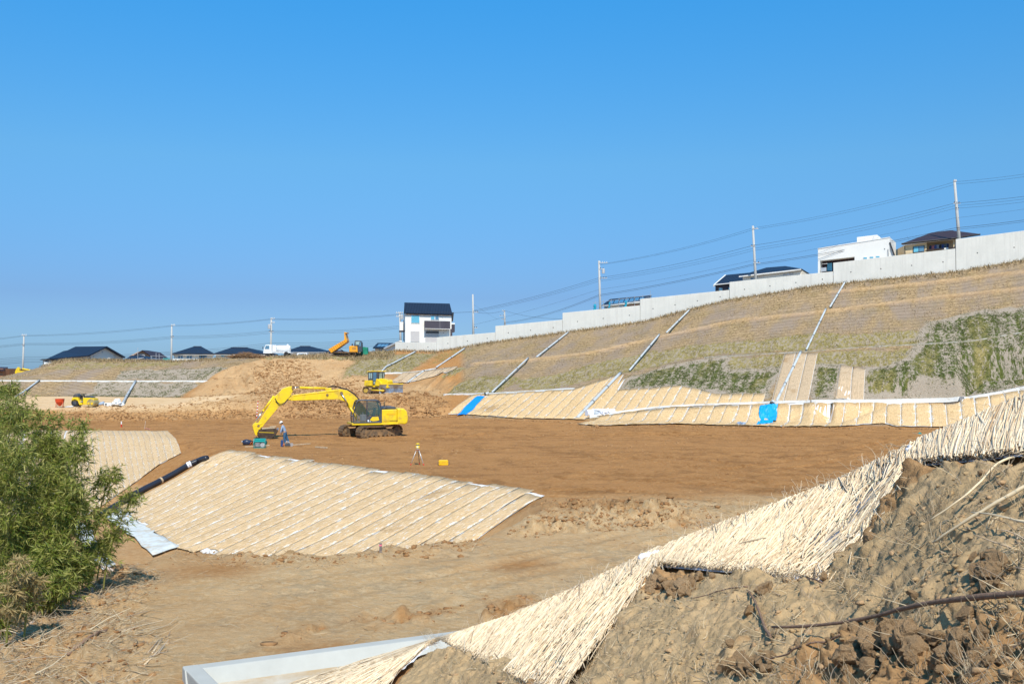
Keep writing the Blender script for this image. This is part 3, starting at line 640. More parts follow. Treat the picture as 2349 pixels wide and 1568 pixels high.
for k, ((x0, y0), (x1, y1)) in enumerate(SEG):
    d0, d1 = dwall(x0, 149.8), dwall(x1, 149.8); a, b = P(x0, y0, d0), P(x1, y1, d1)
    WTOP.append((a, b)); n = Vector((b.x - a.x, b.y - a.y, 0)).normalized(); nn = Vector((-n.y, n.x, 0)) * .38
    ta, tb_ = a + n * .02, b - n * .02; za = on(a.x, a.y) - 1.2; zb = on(b.x, b.y) - 1.2
    mb = MB(); mb.ext([(ta.x, ta.y, za), (tb_.x, tb_.y, zb), tuple(tb_), tuple(ta)], nn); seg = mb.build('panel', CONC, wall, bevel=.03)
    L = (b - a).length; m = int(L / 3.1); hb = MB(); jb = MB()
    for q in range(m):
        f = (q + .6) / m; p = a.lerp(b, f); zt = p.z; zbm = on(p.x, p.y)
        for zz in (zbm + (zt - zbm) * .48,):
            c0 = Vector((p.x, p.y, zz)) - nn.normalized() * .012
            hb.tube([c0, c0 + nn.normalized() * .05], .075, 8)
    hb.build('weep_hole', HOLE, seg)['kind'] = 'stuff'
    nj = int(L / .9)
    for q in range(1, nj):
        f = q / nj; p = a.lerp(b, f); c0 = Vector((p.x, p.y, (p.z + on(p.x, p.y)) / 2)) - nn.normalized() * .002
        jb.box(c0, (.02, .012, (p.z - on(p.x, p.y)) - .02), Matrix.Rotation(math.atan2(n.y, n.x), 3, 'Z'))
    c0 = a.lerp(b, .5); ang = math.atan2(n.y, n.x)
    jb.build('form_joint', FORM, seg)['kind'] = 'stuff'
# terrace behind the wall
mbt = MB(); rows = []
for (a, b) in WTOP:
    za, zb = a.z - .5, b.z - .5; n = Vector((b.x - a.x, b.y - a.y, 0)).normalized(); nn = Vector((-n.y, n.x, 0))
    p = [a + nn * .36, b + nn * .36, b + nn * 70, a + nn * 70]
    for q, z in zip(p, (za, zb, zb + 1, za + 1)): q.z = z
    mbt.ext(p, (0, 0, -.3))
tag(mbt.build('terrace', mat('terrace_gravel', (.42, .36, .28), .95, var=.2, scale=1)), kind='structure')
# kerbs along the benches
KERB = mat('white_kerb', (.74, .75, .75), .8, var=.08, scale=1.5, dirt=(.45, .38, .28), dirt_amt=.2)
def kerb(label, line, w=.26, h=.12, off=.04, m=None):
    q = resamp(line, max(8, int(len(line) * 12))); pts = [hit(x, y, 60) for x, y in q]; V = []; F = []; zs = np.convolve(np.pad([onr(p.x, p.y) for p in pts], 4, 'edge'), np.ones(9) / 9, 'valid')
    for i, p in enumerate(pts):
        t = (pts[min(i + 1, len(pts) - 1)] - pts[max(0, i - 1)]); nrm = Vector((-t.y, t.x, 0)).normalized()
        for s, hh in ((-1, -.3), (-1, h), (1, h), (1, -.3)):
            v = p + nrm * s * w / 2; V.append((v.x, v.y, zs[i] + off + hh))
    for i in range(len(pts) - 1):
        for k in range(4): F.append((4 * i + k, 4 * i + (k + 1) % 4, 4 * i + 4 + (k + 1) % 4, 4 * i + 4 + k))
    F += [(0, 1, 2, 3), tuple(4 * (len(pts) - 1) + k for k in (3, 2, 1, 0))]
    o = MB().add(V, F).build('drain_kerb', m or KERB); return tag(o, label, 'kerb', 'kerbs along the slopes')
kerb('short white kerb above the blue strip sheet on the right hillside', [(1019, 905), (1077, 905.5), (1130, 905), (1230, 899), (1318, 893)])
kerb('thin white kerb across the middle of the green turf on the right hillside', [(1616, 822), (1729, 815), (1834, 809), (1960, 799), (2100, 792), (2230, 784), (2349, 763), (2600, 728)], .11, .05, m=mat('dusty_kerb', (.52, .50, .46), .85, var=.15, scale=2, dirt=(.30, .26, .17), dirt_amt=.6))
kerb('wide white kerb between the green turf and the lowest straw matting', [(1861, 923), (2030, 921), (2199, 917.5), (2290, 905), (2349, 891.5), (2600, 851)], .45, .15)
kerb('grey kerb below the long grey pipe, above the lowest straw matting', [(1352, 958), (1405, 950.5), (1507, 936.5), (1729, 926.7), (1859, 923)], .42, .15)
kerb('long level white kerb across the far left slope', [(-300, 872.5), (0, 873.5), (250, 874.5), (475, 875)], .3, .08)
kerb('white kerb behind the cab of the yellow bulldozer', [(880, 857), (930, 856), (971, 851), (1000, 845)], .25)
# drain pipes
PIPE = mat('grey_pipe', (.50, .545, .575), .45, var=.1, scale=.8, dirt=(.3, .25, .18), dirt_amt=.15); COLLAR = mat('pipe_collar', (.20, .21, .22), .6)
def drain(label, line, r=.115):
    pts = [hit(x, y, 40) for x, y in line]; pts = [Vector((p.x, p.y, onr(p.x, p.y) + .2)) for p in pts]
    q = resamp(pts, 15); m_ = len(pts); pp = []
    if m_ == 3 and abs((line[1][0] - line[0][0]) * (line[2][1] - line[0][1]) - (line[1][1] - line[0][1]) * (line[2][0] - line[0][0])) < 1500: pts = [pts[0], pts[2]]
    q = resamp([tuple(p) for p in pts], 15); pen = max(onr(a[0], a[1]) - a[2] for a in q); lift = max(.12, min(.75, pen + .16)); pp = [Vector((a[0], a[1], a[2] + lift - .1)) for a in q]
    root = empty('drain_pipe', tuple(pp[-1]), 0, label, 'pipe', 'drain pipes running down the slopes'); pp2 = [p - pp[-1] for p in pp]
    tb('pipe_body', pp2, r, PIPE, root, 12)
    L = sum((b - a).length for a, b in zip(pp2[:-1], pp2[1:])); n = max(2, int(L / 4))
    qq = resamp(pp2, n * 4 + 1)
    for k in range(n):
        a, b = Vector(qq[k * 4]), Vector(qq[min(k * 4 + 1, len(qq) - 1)]); t = (b - a).normalized(); tb('collar', [a, a + t * .22], r * 1.22, COLLAR, root, 12, False)
    return root
drain('grey drain pipe with an elbow ending behind the bulldozer cab', [(953, 809.5), (915, 829), (884, 845), (874, 857)])
drain('grey drain pipe falling from the wall beside the white house', [(1066, 802), (1035, 823), (1001, 845)])
drain('short grey drain pipe across the pinkish matting right of the bulldozer', [(973, 853), (954, 866), (935, 879.5)])
drain('grey drain pipe high on the dry slope, second from the left along the wall', [(1303, 765), (1270, 793), (1231, 825)])
drain('grey drain pipe ending above the strip of blue sheet', [(1211.6, 830), (1170, 867), (1129, 904)])
drain('grey drain pipe high on the dry slope under the house with scaffolding', [(1581, 715), (1556, 743), (1529, 773)])
drain('grey drain pipe crossing the olive turf in the middle of the hillside', [(1512.5, 777), (1478, 815), (1444, 854)])
drain('long grey drain pipe through the fresh straw matting down to the brown floor', [(1423, 861), (1374, 912), (1325, 962)], .17)
drain('grey drain pipe falling from the wall below the white flat-roofed house', [(1938, 652), (1921, 684), (1904, 716)])
drain('long grey drain pipe in the dry grass above the thin white kerb', [(1894.6, 718.4), (1872, 763), (1850, 807)])
drain('long grey drain pipe on bleached matting above the crumpled blue sheet', [(1837, 811.5), (1810, 868), (1782, 925)], .14)
drain('grey drain pipe on the far left slope, partly behind the bamboo top', [(90, 875), (63, 896), (42, 910), (33, 916)])
drain('grey drain pipe on the far left slope beside the heap of white sandbags', [(311, 877), (294, 905.5), (288, 917), (281, 930)], .14)
# ------------------------------------------------------------------ the near bank on the right: soil, laid straw mats, clods, stalks
FGC = [(2349, 925, 5.2), (2600, 850, 4.6), (2115, 1018, 6.2), (1930, 1112, 6.9), (1700, 1196, 7.8), (1510, 1268, 8.8), (1300, 1366, 9.7), (1020, 1470, 11.0), (700, 1566, 12.5), (400, 1668, 13.8),
       (2349, 1060, 4.3), (2120, 1070, 5.4), (2050, 1140, 5.5), (1985, 1240, 5.4), (1890, 1335, 5.4), (1700, 1312, 6.5), (1500, 1312, 7.9), (1480, 1335, 7.6), (1390, 1450, 7.0), (1300, 1568, 6.4), (1190, 1512, 8.5), (1035, 1477, 10.6),
       (2349, 1568, 2.8), (2000, 1568, 3.6), (1600, 1568, 4.9), (2349, 1300, 3.4), (2100, 1300, 4.2), (1800, 1420, 4.9), (1000, 1568, 9.6), (870, 1568, 10.8), (2600, 1700, 2.2), (1300, 1750, 5.0), (700, 1750, 9.0), (2000, 1800, 2.8), (2600, 1200, 3.2), (1600, 1400, 6.1)]
ca = np.array(FGC, float); cx_, cy_, cd_ = ca[:, 0] / 500, ca[:, 1] / 500, np.log(ca[:, 2])
def _k(r): return r * r * np.log(r + 1e-9)
nC = len(ca); K = _k(np.hypot(cx_[:, None] - cx_[None], cy_[:, None] - cy_[None])) + np.eye(nC) * .004
A_ = np.zeros((nC + 3, nC + 3)); A_[:nC, :nC] = K; A_[:nC, nC:] = np.stack([np.ones(nC), cx_, cy_], 1); A_[nC:, :nC] = A_[:nC, nC:].T
sol = np.linalg.solve(A_, np.concatenate([cd_, np.zeros(3)]))
def dfg(px, py):
    x = np.asarray(px, float) / 500; y = np.asarray(py, float) / 500
    return np.exp(_k(np.hypot(x[..., None] - cx_, y[..., None] - cy_)) @ sol[:nC] + sol[nC] + sol[nC + 1] * x + sol[nC + 2] * y)
CRX = np.array([400, 700, 860, 1020, 1170, 1300, 1400, 1510, 1600, 1700, 1810, 1930, 2030, 2115, 2230, 2349, 2480, 2700], float)
CRY = np.array([1668, 1566, 1516, 1470, 1422, 1368, 1322, 1268, 1234, 1196, 1158, 1112, 1066, 1022, 978, 928, 872, 790], float)
def crest_y(px): return np.interp(px, CRX, CRY)
def UNP(px, py, d):
    a = (px - CXP) / FOC; b = (CYP - py) / FOC; y = cP - b * sP; z = sP + b * cP; s = d / y
    return np.stack([a * s, d + 0 * a, CAMH + z * s], -1)
def FG(px, py): return UNP(np.asarray(px, float), np.asarray(py, float), dfg(px, py))
nxg, nyg = 760, 460
gx_, gv_ = np.meshgrid(np.linspace(480, 2700, nxg), np.linspace(0, 1, nyg)); gyy = crest_y(gx_) + 6 + (1850 - crest_y(gx_)) * gv_ ** 1.15
W = FG(gx_, gyy)
du = np.gradient(W, axis=1); dv = np.gradient(W, axis=0); Nr = np.cross(du, dv); Nr /= np.linalg.norm(Nr, axis=2)[..., None] + 1e-9; Nr *= np.sign(Nr[..., 2:3] + 1e-9)
wx, wy = W[..., 0], W[..., 1]
cl = fbm(wx, wy, .55, 3, 71)
brownm = sstep(.05, .28, fbm(wx, wy, 1.3, 3, 75) + .35 * sstep(1420, 1568, gyy) * sstep(1650, 1900, gx_) + .45 * np.exp(-(((gx_ - 1560) / 110) ** 2 + ((gyy - 1345) / 45) ** 2)) + .3 * np.exp(-(((gx_ - 2300) / 90) ** 2 + ((gyy - 1330) / 60) ** 2)) - .02 + .55 * np.exp(-(((gx_ - 2060) / 210) ** 2 + ((gyy - 1520) / 95) ** 2)) + .35 * np.exp(-(((gx_ - 2330) / 200) ** 2 + ((gyy - 1480) / 130) ** 2)))
pock = np.abs(fbm(wx, wy, .22, 4, 72, .6))
rid = fbm(wx, wy, .42, 4, 78, .62)
DISP = fbm(wx, wy, 1.2, 3, 70) * .10 + (.012 + brownm * .09) * (pock * 2.2 - .3) + rid * .055 + np.abs(fbm(wx, wy, .06, 3, 73)) * .022 * (1 + brownm) + np.maximum(0, fbm(wx, wy, .13, 2, 79) - .16) * .22
HEMX = [480, 600, 870, 985, 1035, 1190, 1240, 1290, 1390, 1480, 1510, 1700, 1890, 1985, 2055, 2115, 2349, 2700]; HEMY = [1760, 1700, 1600, 1490, 1482, 1515, 1560, 1590, 1455, 1328, 1312, 1312, 1338, 1240, 1135, 1074, 1064, 1036]
DISP = DISP * .5 + (np.abs(fbm(wx, wy, .16, 4, 81, .62)) - .12) * .06 * (.5 + brownm) + (np.abs(fbm(wx + .3, wy, .05, 3, 82, .6))) * .022; under = 1 - sstep(-6, 14, gyy - np.interp(gx_, HEMX, HEMY)); DISP *= sstep(0, .03, gv_ + .01) * .8 + .2; DISP = DISP * (1 - under) - .05 * under
W2 = W + Nr * DISP[..., None]
# back slope falling away behind the crest
back = []
C0 = W[0].copy(); 
for k, (dy, dz) in enumerate(((0.3, -.25), (1.0, -1.0), (3.0, -2.6), (9, -9))):
    b = C0.copy(); b[:, 1] += dy; b[:, 2] = np.maximum(b[:, 2] + dz, -.3); back.append(b)
Vfg = np.concatenate([np.stack(back[::-1]), W2], 0); nr = Vfg.shape[0]
jj, ii = np.meshgrid(np.arange(nr - 1), np.arange(nxg - 1), indexing='ij'); bi = (jj * nxg + ii).ravel(); Ffg = np.stack([bi, bi + nxg, bi + nxg + 1, bi + 1], 1)
brn = np.concatenate([np.repeat(brownm[:1], 4, 0), brownm], 0)
N = NT('bank_soil'); tc = N.n('ShaderNodeTexCoord'); V3 = tc.outputs['Object']; at = N.n('ShaderNodeAttribute', attribute_name='soil')
sp = N.n('ShaderNodeSeparateColor'); N.l(at.outputs['Color'], sp.inputs[0])
n1 = N.noise(V3, 14, 9, .72); n2 = N.noise(V3, 2.2, 6, .6); n3 = N.noise(V3, 90, 6, .7)
c = N.mix(N.ramp(n2, .35, .65), (.53, .365, .195), (.63, .445, .255)); c = N.mix(N.ramp(n1, .35, .7), N.mix(.5, c, (.48, .35, .19)), c)
b2 = N.mix(N.ramp(n1, .3, .7), (.33, .18, .08), (.54, .33, .16))
mk = N.math('ADD', sp.outputs[0], N.math('MULTIPLY', N.math('SUBTRACT', N.noise(V3, 5, 7, .7), .5), .8))
c = N.mix(N.ramp(mk, .42, .6), c, b2); c = N.mix(N.ramp(n3, .3, .7), N.mix(.7, (.38, .27, .15), c), c)
N.base(c); N.b.inputs['Roughness'].default_value = .97; N.b.inputs['Specular IOR Level'].default_value = .1
N.bump(N.math('ADD', N.math('MULTIPLY', n1, 1.0), N.math('MULTIPLY', n3, .25)), .8, .035); BANK = N.m
fgm = np_mesh('near_bank', Vfg.reshape(-1, 3), Ffg, None, {'soil': np.stack([brn, brn * 0, brn * 0], 2).reshape(-1, 3)}, True)
tag(link('near_bank', fgm, BANK), kind='structure')
# the small part of the sight line below the crest can ask for the real (lumpy) surface
def fgpt(px, py, lift=0.0):
    px = np.asarray(px, float); py = np.asarray(py, float); p = FG(px, py)
    v = np.clip((py - crest_y(px) - 6) / (1850 - crest_y(px)), 0, 1) ** (1 / 1.15)
    fi = np.clip((px - 480) / (2700 - 480) * (nxg - 1), 0, nxg - 1).astype(int); fj = np.clip(v * (nyg - 1), 0, nyg - 1).astype(int)
    n = Nr[fj, fi]; return p + n * (DISP[fj, fi] + lift)[..., None], n

# ---- sticks: thousands of thin tapered stalks in one mesh
def sticks_mesh(name, P0, P1, r0, r1, bend=None, seg=3, mid=1):
    P0 = np.asarray(P0, float); P1 = np.asarray(P1, float); n = len(P0); T = P1 - P0; L = np.linalg.norm(T, axis=1)[:, None] + 1e-9; T = T / L
    ref = np.where(np.abs(T[:, 2:3]) < .9, np.array([[0, 0, 1.0]]), np.array([[1.0, 0, 0]])); A = np.cross(T, ref); A /= np.linalg.norm(A, axis=1)[:, None] + 1e-9; B = np.cross(A, T)
    rings = mid + 2; V = np.zeros((n, rings, seg, 3))
    for k in range(rings):
        f = k / (rings - 1); c = P0 * (1 - f) + P1 * f
        if bend is not None: c = c + bend * (4 * f * (1 - f))
        r = (np.asarray(r0) * (1 - f) + np.asarray(r1) * f)
        for q in range(seg):
            an = 2 * math.pi * q / seg; V[:, k, q] = c + (A * math.cos(an) + B * math.sin(an)) * np.reshape(r, (-1, 1))
    idx = np.arange(n * rings * seg).reshape(n, rings, seg); F = []
    for k in range(rings - 1):
        for q in range(seg):
            F.append(np.stack([idx[:, k, q], idx[:, k, (q + 1) % seg], idx[:, k + 1, (q + 1) % seg], idx[:, k + 1, q]], 1))
    rnd = np.repeat(RNG.random((n, 1)), rings * seg, 0)
    return np_mesh(name, V.reshape(-1, 3), np.concatenate(F), None, {'tint': np.hstack([rnd, RNG.random((n, 1)).repeat(rings * seg, 0), rnd])}, True)
def stalk_material(name, cols):
    N = NT(name); at = N.n('ShaderNodeAttribute', attribute_name='tint'); sp = N.n('ShaderNodeSeparateColor'); N.l(at.outputs['Color'], sp.inputs[0])
    oi = N.n('ShaderNodeObjectInfo'); fac = N.math('FRACT', N.math('ADD', sp.outputs[0], oi.outputs['Random']))
    rp = N.n('ShaderNodeValToRGB'); e = rp.color_ramp.elements; e[0].color = (*cols[0], 1); e[1].color = (*cols[-1], 1)
    for k, cc in enumerate(cols[1:-1]): q = e.new((k + 1) / (len(cols) - 1)); q.color = (*cc, 1)
    N.l(fac, rp.inputs[0]); tc = N.n('ShaderNodeTexCoord'); nn_ = N.noise(tc.outputs['Object'], 25, 4, .6)
    c = N.mix(N.ramp(nn_, .55, .75), rp.outputs[0], N.mix(.6, rp.outputs[0], (.25, .15, .07))); N.base(c)
    N.b.inputs['Roughness'].default_value = .6; N.b.inputs['Specular IOR Level'].default_value = .3; return N.m
REED = stalk_material('straw_stalk', [(.58, .43, .27), (.86, .70, .48), (.94, .81, .61), (.72, .55, .36), (.92, .77, .56), (.48, .34, .21)])
LITTER = stalk_material('dead_stalk', [(.40, .29, .17), (.62, .49, .31), (.75, .62, .42), (.30, .22, .15), (.52, .42, .32)])
REEDCLOTH = mat('mat_backing', (.80, .82, .90), .8, var=.05, scale=6, spec=.15)
GREENTW = mat('green_twine', (.10, .35, .22), .7)
def pl(line, u):
    q = np.array(line, float); L = np.cumsum(np.r_[0, np.hypot(*np.diff(q, axis=0).T)]); u = np.asarray(u) * L[-1]
    return np.stack([np.interp(u, L, q[:, 0]), np.interp(u, L, q[:, 1])], -1)
def near_mat(label, G0, G1, n, sl, rad, n_single, over=.04, cross=.012, vmin=-.04, vmax=1.06, white=.12, bare=None):
    """G0: guide along the crest side, G1: guide along the near side (photo outlines laid on the bank); stalks run along the guides"""
    root = empty('reed_mat', (0, 0, 0), 0, label, 'reed mat', 'reed mats laid over the near bank')
    nu, nv = 26, 40; u, v = np.meshgrid(np.linspace(0, 1, nu), np.linspace(0, 1, nv)); a = pl(G0, v); b = pl(G1, v); q = a + (b - a) * u[..., None]
    edge = fbm(v * 9, u * 0 + 3, 1, 3, 5) * 16 * (u > .96); q[..., 1] += edge; q[..., 1] = np.maximum(q[..., 1], crest_y(q[..., 0]) + 1)
    pts = FG(q[..., 0], q[..., 1]); nn_ = np.zeros_like(pts); d1 = np.gradient(pts, axis=0); d2 = np.gradient(pts, axis=1); nn_ = np.cross(d1, d2); nn_ /= np.linalg.norm(nn_, axis=2)[..., None] + 1e-9; nn_ *= np.sign(nn_[..., 2:3] + 1e-9)
    pts = pts + nn_ * (.014 + fbm(u * 4, v * 8, 1, 3, 3)[..., None] * .016)
    idx = np.arange(nu * nv).reshape(nv, nu); F = np.stack([idx[:-1, :-1], idx[:-1, 1:], idx[1:, 1:], idx[1:, :-1]], 2).reshape(-1, 4)
    link('backing_cloth', np_mesh('backing_cloth', pts.reshape(-1, 3), F, smooth=True), REEDCLOTH, root)
    rr = RNG.random
    # gaps: whole clumps missing, showing the white backing
    U = rr(n) * (1 + over) - over * .4; Vc = vmin + rr(n) * (vmax - vmin); keep = (fbm(U * 7, Vc * 3.5, 1, 3, 44) < .30 - white * .9) | (rr(n) < .25)
    if bare: keep &= ~((U > bare[0]) & (U < bare[1]) & (Vc > bare[2]) & (Vc < bare[3])) | (rr(n) < .06)
    U, Vc = U[keep], Vc[keep]
    clump = np.round(U * 26) / 26; U = U * .35 + clump * .65 + (rr(len(U)) - .5) * .035
    Lr = np.hypot(*(np.array(G1[-1], float) - np.array(G1[0], float))); aL = pl(G0, np.array([0., 1.])); bL = pl(G1, np.array([0., 1.])); dvL = (aL[1] - aL[0])[None, :] * (1 - U[:, None]) + (bL[1] - bL[0])[None, :] * U[:, None]; Ll = np.hypot(dvL[:, 0], dvL[:, 1]); lenv = np.minimum(sl * Lr / (Ll + 1), 1.25) * (.35 + .9 * rr(len(U)) ** 1.5); v0 = np.maximum(Vc - lenv / 2, -.05); v1 = np.minimum(Vc + lenv / 2, .93 + .10 * rr(len(U))); dU = (rr(len(U)) - .5) * .09 + (rr(len(U)) < .08) * (rr(len(U)) - .5) * .25
    def at_(U_, V_):
        ve = np.clip(V_, 0, 1); a = pl(G0, ve); b = pl(G1, ve); q = a + (b - a) * U_[:, None]
        ta = (pl(G0, np.minimum(ve + .02, 1)) - pl(G0, np.maximum(ve - .02, 0))); tb2 = (pl(G1, np.minimum(ve + .02, 1)) - pl(G1, np.maximum(ve - .02, 0)))
        t = ta + (tb2 - ta) * U_[:, None]; L = np.hypot(*(np.array(G1[-1], float) - np.array(G1[0], float))); t = t / (np.hypot(t[:, 0], t[:, 1])[:, None] + 1e-6)
        q = q + t * ((V_ - ve) * np.minimum(L, 120))[:, None]; q[:, 1] = np.maximum(q[:, 1], crest_y(q[:, 0]) - 2); return q
    q0, q1 = at_(U, v0), at_(U + dU, v1); lift0 = .018 + rr(len(U)) * .035; lift1 = .018 + rr(len(U)) * .035
    def put(q, lf):
        p = FG(q[:, 0], q[:, 1]); e = FG(q[:, 0] + 3, q[:, 1]) - p; f = FG(q[:, 0], q[:, 1] + 3) - p; m = np.cross(e, f); m /= np.linalg.norm(m, axis=1)[:, None] + 1e-9; m *= np.sign(m[:, 2:3] + 1e-9); return p + m * lf[:, None]
    A, B = put(q0, lift0), put(q1, lift1); Mx = put((q0 + q1) / 2, (lift0 + lift1) / 2 + .008); bend = (Mx - (A + B) / 2)
    r = rad * (.55 + .8 * rr(len(A)))
    big = np.argsort(-r * np.linalg.norm(A - B, axis=1))[:n_single]; rest = np.setdiff1d(np.arange(len(A)), big)
    o = link('stalks', sticks_mesh('stalks', A[rest], B[rest], r[rest], r[rest] * .7, bend[rest], 4, 3), REED, root); o['kind'] = 'stuff'
    for k in big: link('stalk', sticks_mesh('stalk', A[k:k + 1], B[k:k + 1], r[k:k + 1], r[k:k + 1] * .75, bend[k:k + 1], 5, 3), REED, root)
    # loose wild ends along both borders
    m = int(n * .05); side = (rr(m) < .6); Uw = rr(m); Vw = np.where(side, .0, 1.0) + (rr(m) - .5) * .08; w0 = at_(Uw, Vw); ang = rr(m) * 6.28; w1 = w0 + np.stack([np.cos(ang) * 26, np.sin(ang) * 18], 1) * (.5 + rr(m))[:, None]
    A2, B2 = put(w0, .02 + rr(m) * .04), put(w1, .03 + rr(m) * .08); o = link('loose_straw', sticks_mesh('loose_straw', A2, B2, .0016 + 0 * Uw, .001 + 0 * Uw, (rr((m, 3)) - .5) * .05, 3, 2), REED, root); o['kind'] = 'stuff'
    # sewing twine
    tw = MB()
    for vv in (.2, .5, .8):
        for s_ in range(5):
            us = np.linspace(.05 + s_ * .19, .05 + s_ * .19 + .1, 4); qq = at_(us, np.full(4, vv)); pp = put(qq, np.full(4, .05)); tw.tube([tuple(p) for p in pp], .0013, 4)
    tw.build('twine', GREENTW, root)['kind'] = 'stuff'
    return root
near_mat('nearest reed mat, upper right corner, its stalks hanging over the white cloth', [(2112, 1016), (2349, 922), (2560, 838)], [(2112, 1072), (2240, 1066), (2349, 1060), (2560, 1040)], 10, .1, .004, 0) if False else None
# the top right mat has its stalks across the guides: guides run down the slope, from crest to hem
near_mat('top right reed mat with thick stalks hanging down over a white cloth hem', [(2125, 1016), (2118, 1070)], [(2640, 812), (2600, 900), (2560, 1040)], 3000, .5, .0058, 60, white=.10, vmin=.22, vmax=.86)
near_mat('middle reed mat on the near bank, widening downhill to the lower left', [(1545, 1254), (1530, 1275), (1512, 1300)], [(2108, 1026), (2113, 1064), (2060, 1130), (1985, 1240), (1925, 1300), (1884, 1340)], 6500, .26, .0048, 90, white=.24, bare=(.87, .95, .02, .62))
near_mat('lower reed mat on the near bank with a fan of stalks reaching the bottom edge', [(1050, 1460), (1040, 1468), (1028, 1478)], [(1514, 1264), (1492, 1322), (1440, 1385), (1385, 1460), (1330, 1530), (1280, 1605)], 6500, .24, .0056, 90, vmax=1.02, white=.20)
near_mat('narrow reed mat tail running out of the picture at the bottom, over the concrete basin', [(1010, 1470), (860, 1514), (700, 1564), (560, 1612)], [(985, 1482), (930, 1530), (860, 1600), (800, 1660)], 2400, .34, .0058, 40)
# crumpled white cloth between the mats
def crumple(label, pxs, size, seed):
    bm = bmesh.new(); bmesh.ops.create_icosphere(bm, subdivisions=4, radius=1); rr = random.Random(seed)
    vs = np.array([v.co for v in bm.verts]); n_ = fbm(vs[:, 0] * 1.7 + seed, vs[:, 1] * 1.7 + vs[:, 2], .5, 4, seed, .6)
    for v, k in zip(bm.verts, n_): v.co = Vector((v.co.x * size[0], v.co.y * size[1], v.co.z * size[2])) * (1 + k * .9)
    me = bpy.data.meshes.new('crumpled_cloth'); bm.to_mesh(me); bm.free(); p, n = fgpt(np.array([pxs[0]]), np.array([pxs[1]]), .05)
    o = link('crumpled_cloth', me, REEDCLOTH, None, True); o.location = tuple(p[0]); o.rotation_euler = (0, 0, rr.uniform(0, 3)); return tag(o, label, 'cloth', 'crumpled cloth on the near bank')
crumple('crumpled white cloth bunched at the tip between the middle and the lower reed mat', (1497, 1285), (.10, .07, .07), 3)
crumple('crumpled white cloth at the joint of the top right reed mat', (2105, 1042), (.09, .05, .05), 5)
# loose clods on the bank
CLOD = mat('clod_soil', (.40, .265, .15), .97, var=.35, scale=14, spec=.08, bump=.8)
GCLOD = mat('grey_clod', (.42, .335, .215), .97, var=.25, scale=14, spec=.08, bump=.8)
def clod_mesh(seed, sub=3):
    bm = bmesh.new(); bmesh.ops.create_icosphere(bm, subdivisions=sub, radius=1); vs = np.array([v.co for v in bm.verts]); g = np.random.default_rng(seed)
    for _ in range(11):
        n = g.normal(size=3); n /= np.linalg.norm(n); d = .45 + .45 * g.random(); t = vs @ n - d; vs = vs - np.maximum(t, 0)[:, None] * n * .92
    k = fbm(vs[:, 0] * 1.3 + seed * 3.1, vs[:, 1] * 1.3 + vs[:, 2] * 1.1, .7, 3, seed, .6) * .28 + np.abs(fbm(vs[:, 0] + vs[:, 2] * 2, vs[:, 1] + seed, .2, 3, seed + 9)) * .22; vs = vs * (1 + k[:, None])
    for v, q in zip(bm.verts, vs): v.co = Vector(q)
    me = bpy.data.meshes.new('soil_clod'); bm.to_mesh(me); bm.free(); return me
CM = [clod_mesh(s, 4) for s in range(6)]
BIG = [(2070, 1485, .07, 'big brown soil clod in the bottom right corner, above the long twig'), (2190, 1545, .06, 'brown soil clod near the right end of the bottom edge'), (2285, 1330, .06, 'brown soil clod near the right edge under the thick reed stalks'), (1570, 1352, .085, 'cracked brown clod under the left end of the middle reed mat'), (1500, 1352, .08, 'brown clod under the crumpled white cloth'),
       (1905, 1190 + 150, .03, 'small brown clod just below the foot of the middle reed mat'), (1770, 1375, .05, 'rounded brown clod standing alone on the grey sand'), (1730, 1420, .045, 'low brown clod left of a dark twig'), (2010, 1250, .05, 'brown clod right of the lower corner of the middle reed mat'), (1960, 1545, .07, 'brown clod heap left of the biggest clod, bottom edge'),
       (1700, 1545, .055, 'brown clod low at the bottom edge among straw litter'), (2230, 1430, .05, 'brown clod above the right part of the long twig'), (2120, 1380, .035, 'small clod in the middle of the sandy patch at right'), (1850, 1500, .035, 'small clod below the left end of the long twig')]
for k, (x, y, s, lb) in enumerate(BIG):
    p, n = fgpt(np.array([x]), np.array([y]), s * .25); o = link('soil_clod', CM[k % 6].copy(), CLOD); o.location = tuple(p[0]); o.scale = (s * random.uniform(.9, 1.3), s * random.uniform(.8, 1.1), s * random.uniform(.6, .85)); o.rotation_euler = (random.random(), random.random(), random.random() * 6); tag(o, lb, 'clod', 'large clods on the near bank')
def pile(cx0, cy0, wpx, hpx, n, smax, label):
    root = empty('clod_pile', (0, 0, 0), 0, label, 'clod pile', 'piles of broken clods on the near bank'); g = RNG.normal(size=(n, 2)) * .42; w = np.exp(-(g ** 2).sum(1)); x = cx0 + g[:, 0] * wpx; y = cy0 + g[:, 1] * hpx; sz = smax * (.2 + .8 * RNG.random(n) ** 1.6) * w; p, nn_ = fgpt(x, y, 0)
    for k in range(n):
        o = bpy.data.objects.new('soil_clod', CM[k % 6]); col.objects.link(o); o.parent = root; s = sz[k]; o.location = tuple(p[k] + np.array([0, 0, s * .35 + w[k] * smax * .35])); o.scale = (s * (.8 + .5 * RNG.random()), s * (.8 + .4 * RNG.random()), s * (.6 + .4 * RNG.random())); o.rotation_euler = tuple(RNG.random(3) * 6)
for m_ in CM: m_.materials.append(CLOD)
pile(2050, 1510, 190, 90, 130, .062, 'heap of broken brown clods under the long twig, bottom right corner'); pile(1565, 1350, 120, 42, 60, .055, 'row of cracked brown clods under the hem of the middle reed mat'); pile(2280, 1335, 80, 55, 45, .05, 'broken brown clods near the right edge'); pile(1720, 1540, 90, 40, 45, .05, 'small brown clods at the bottom edge left of the big heap'); pile(2250, 1540, 110, 60, 50, .05, 'brown clods in the very corner at the bottom right')
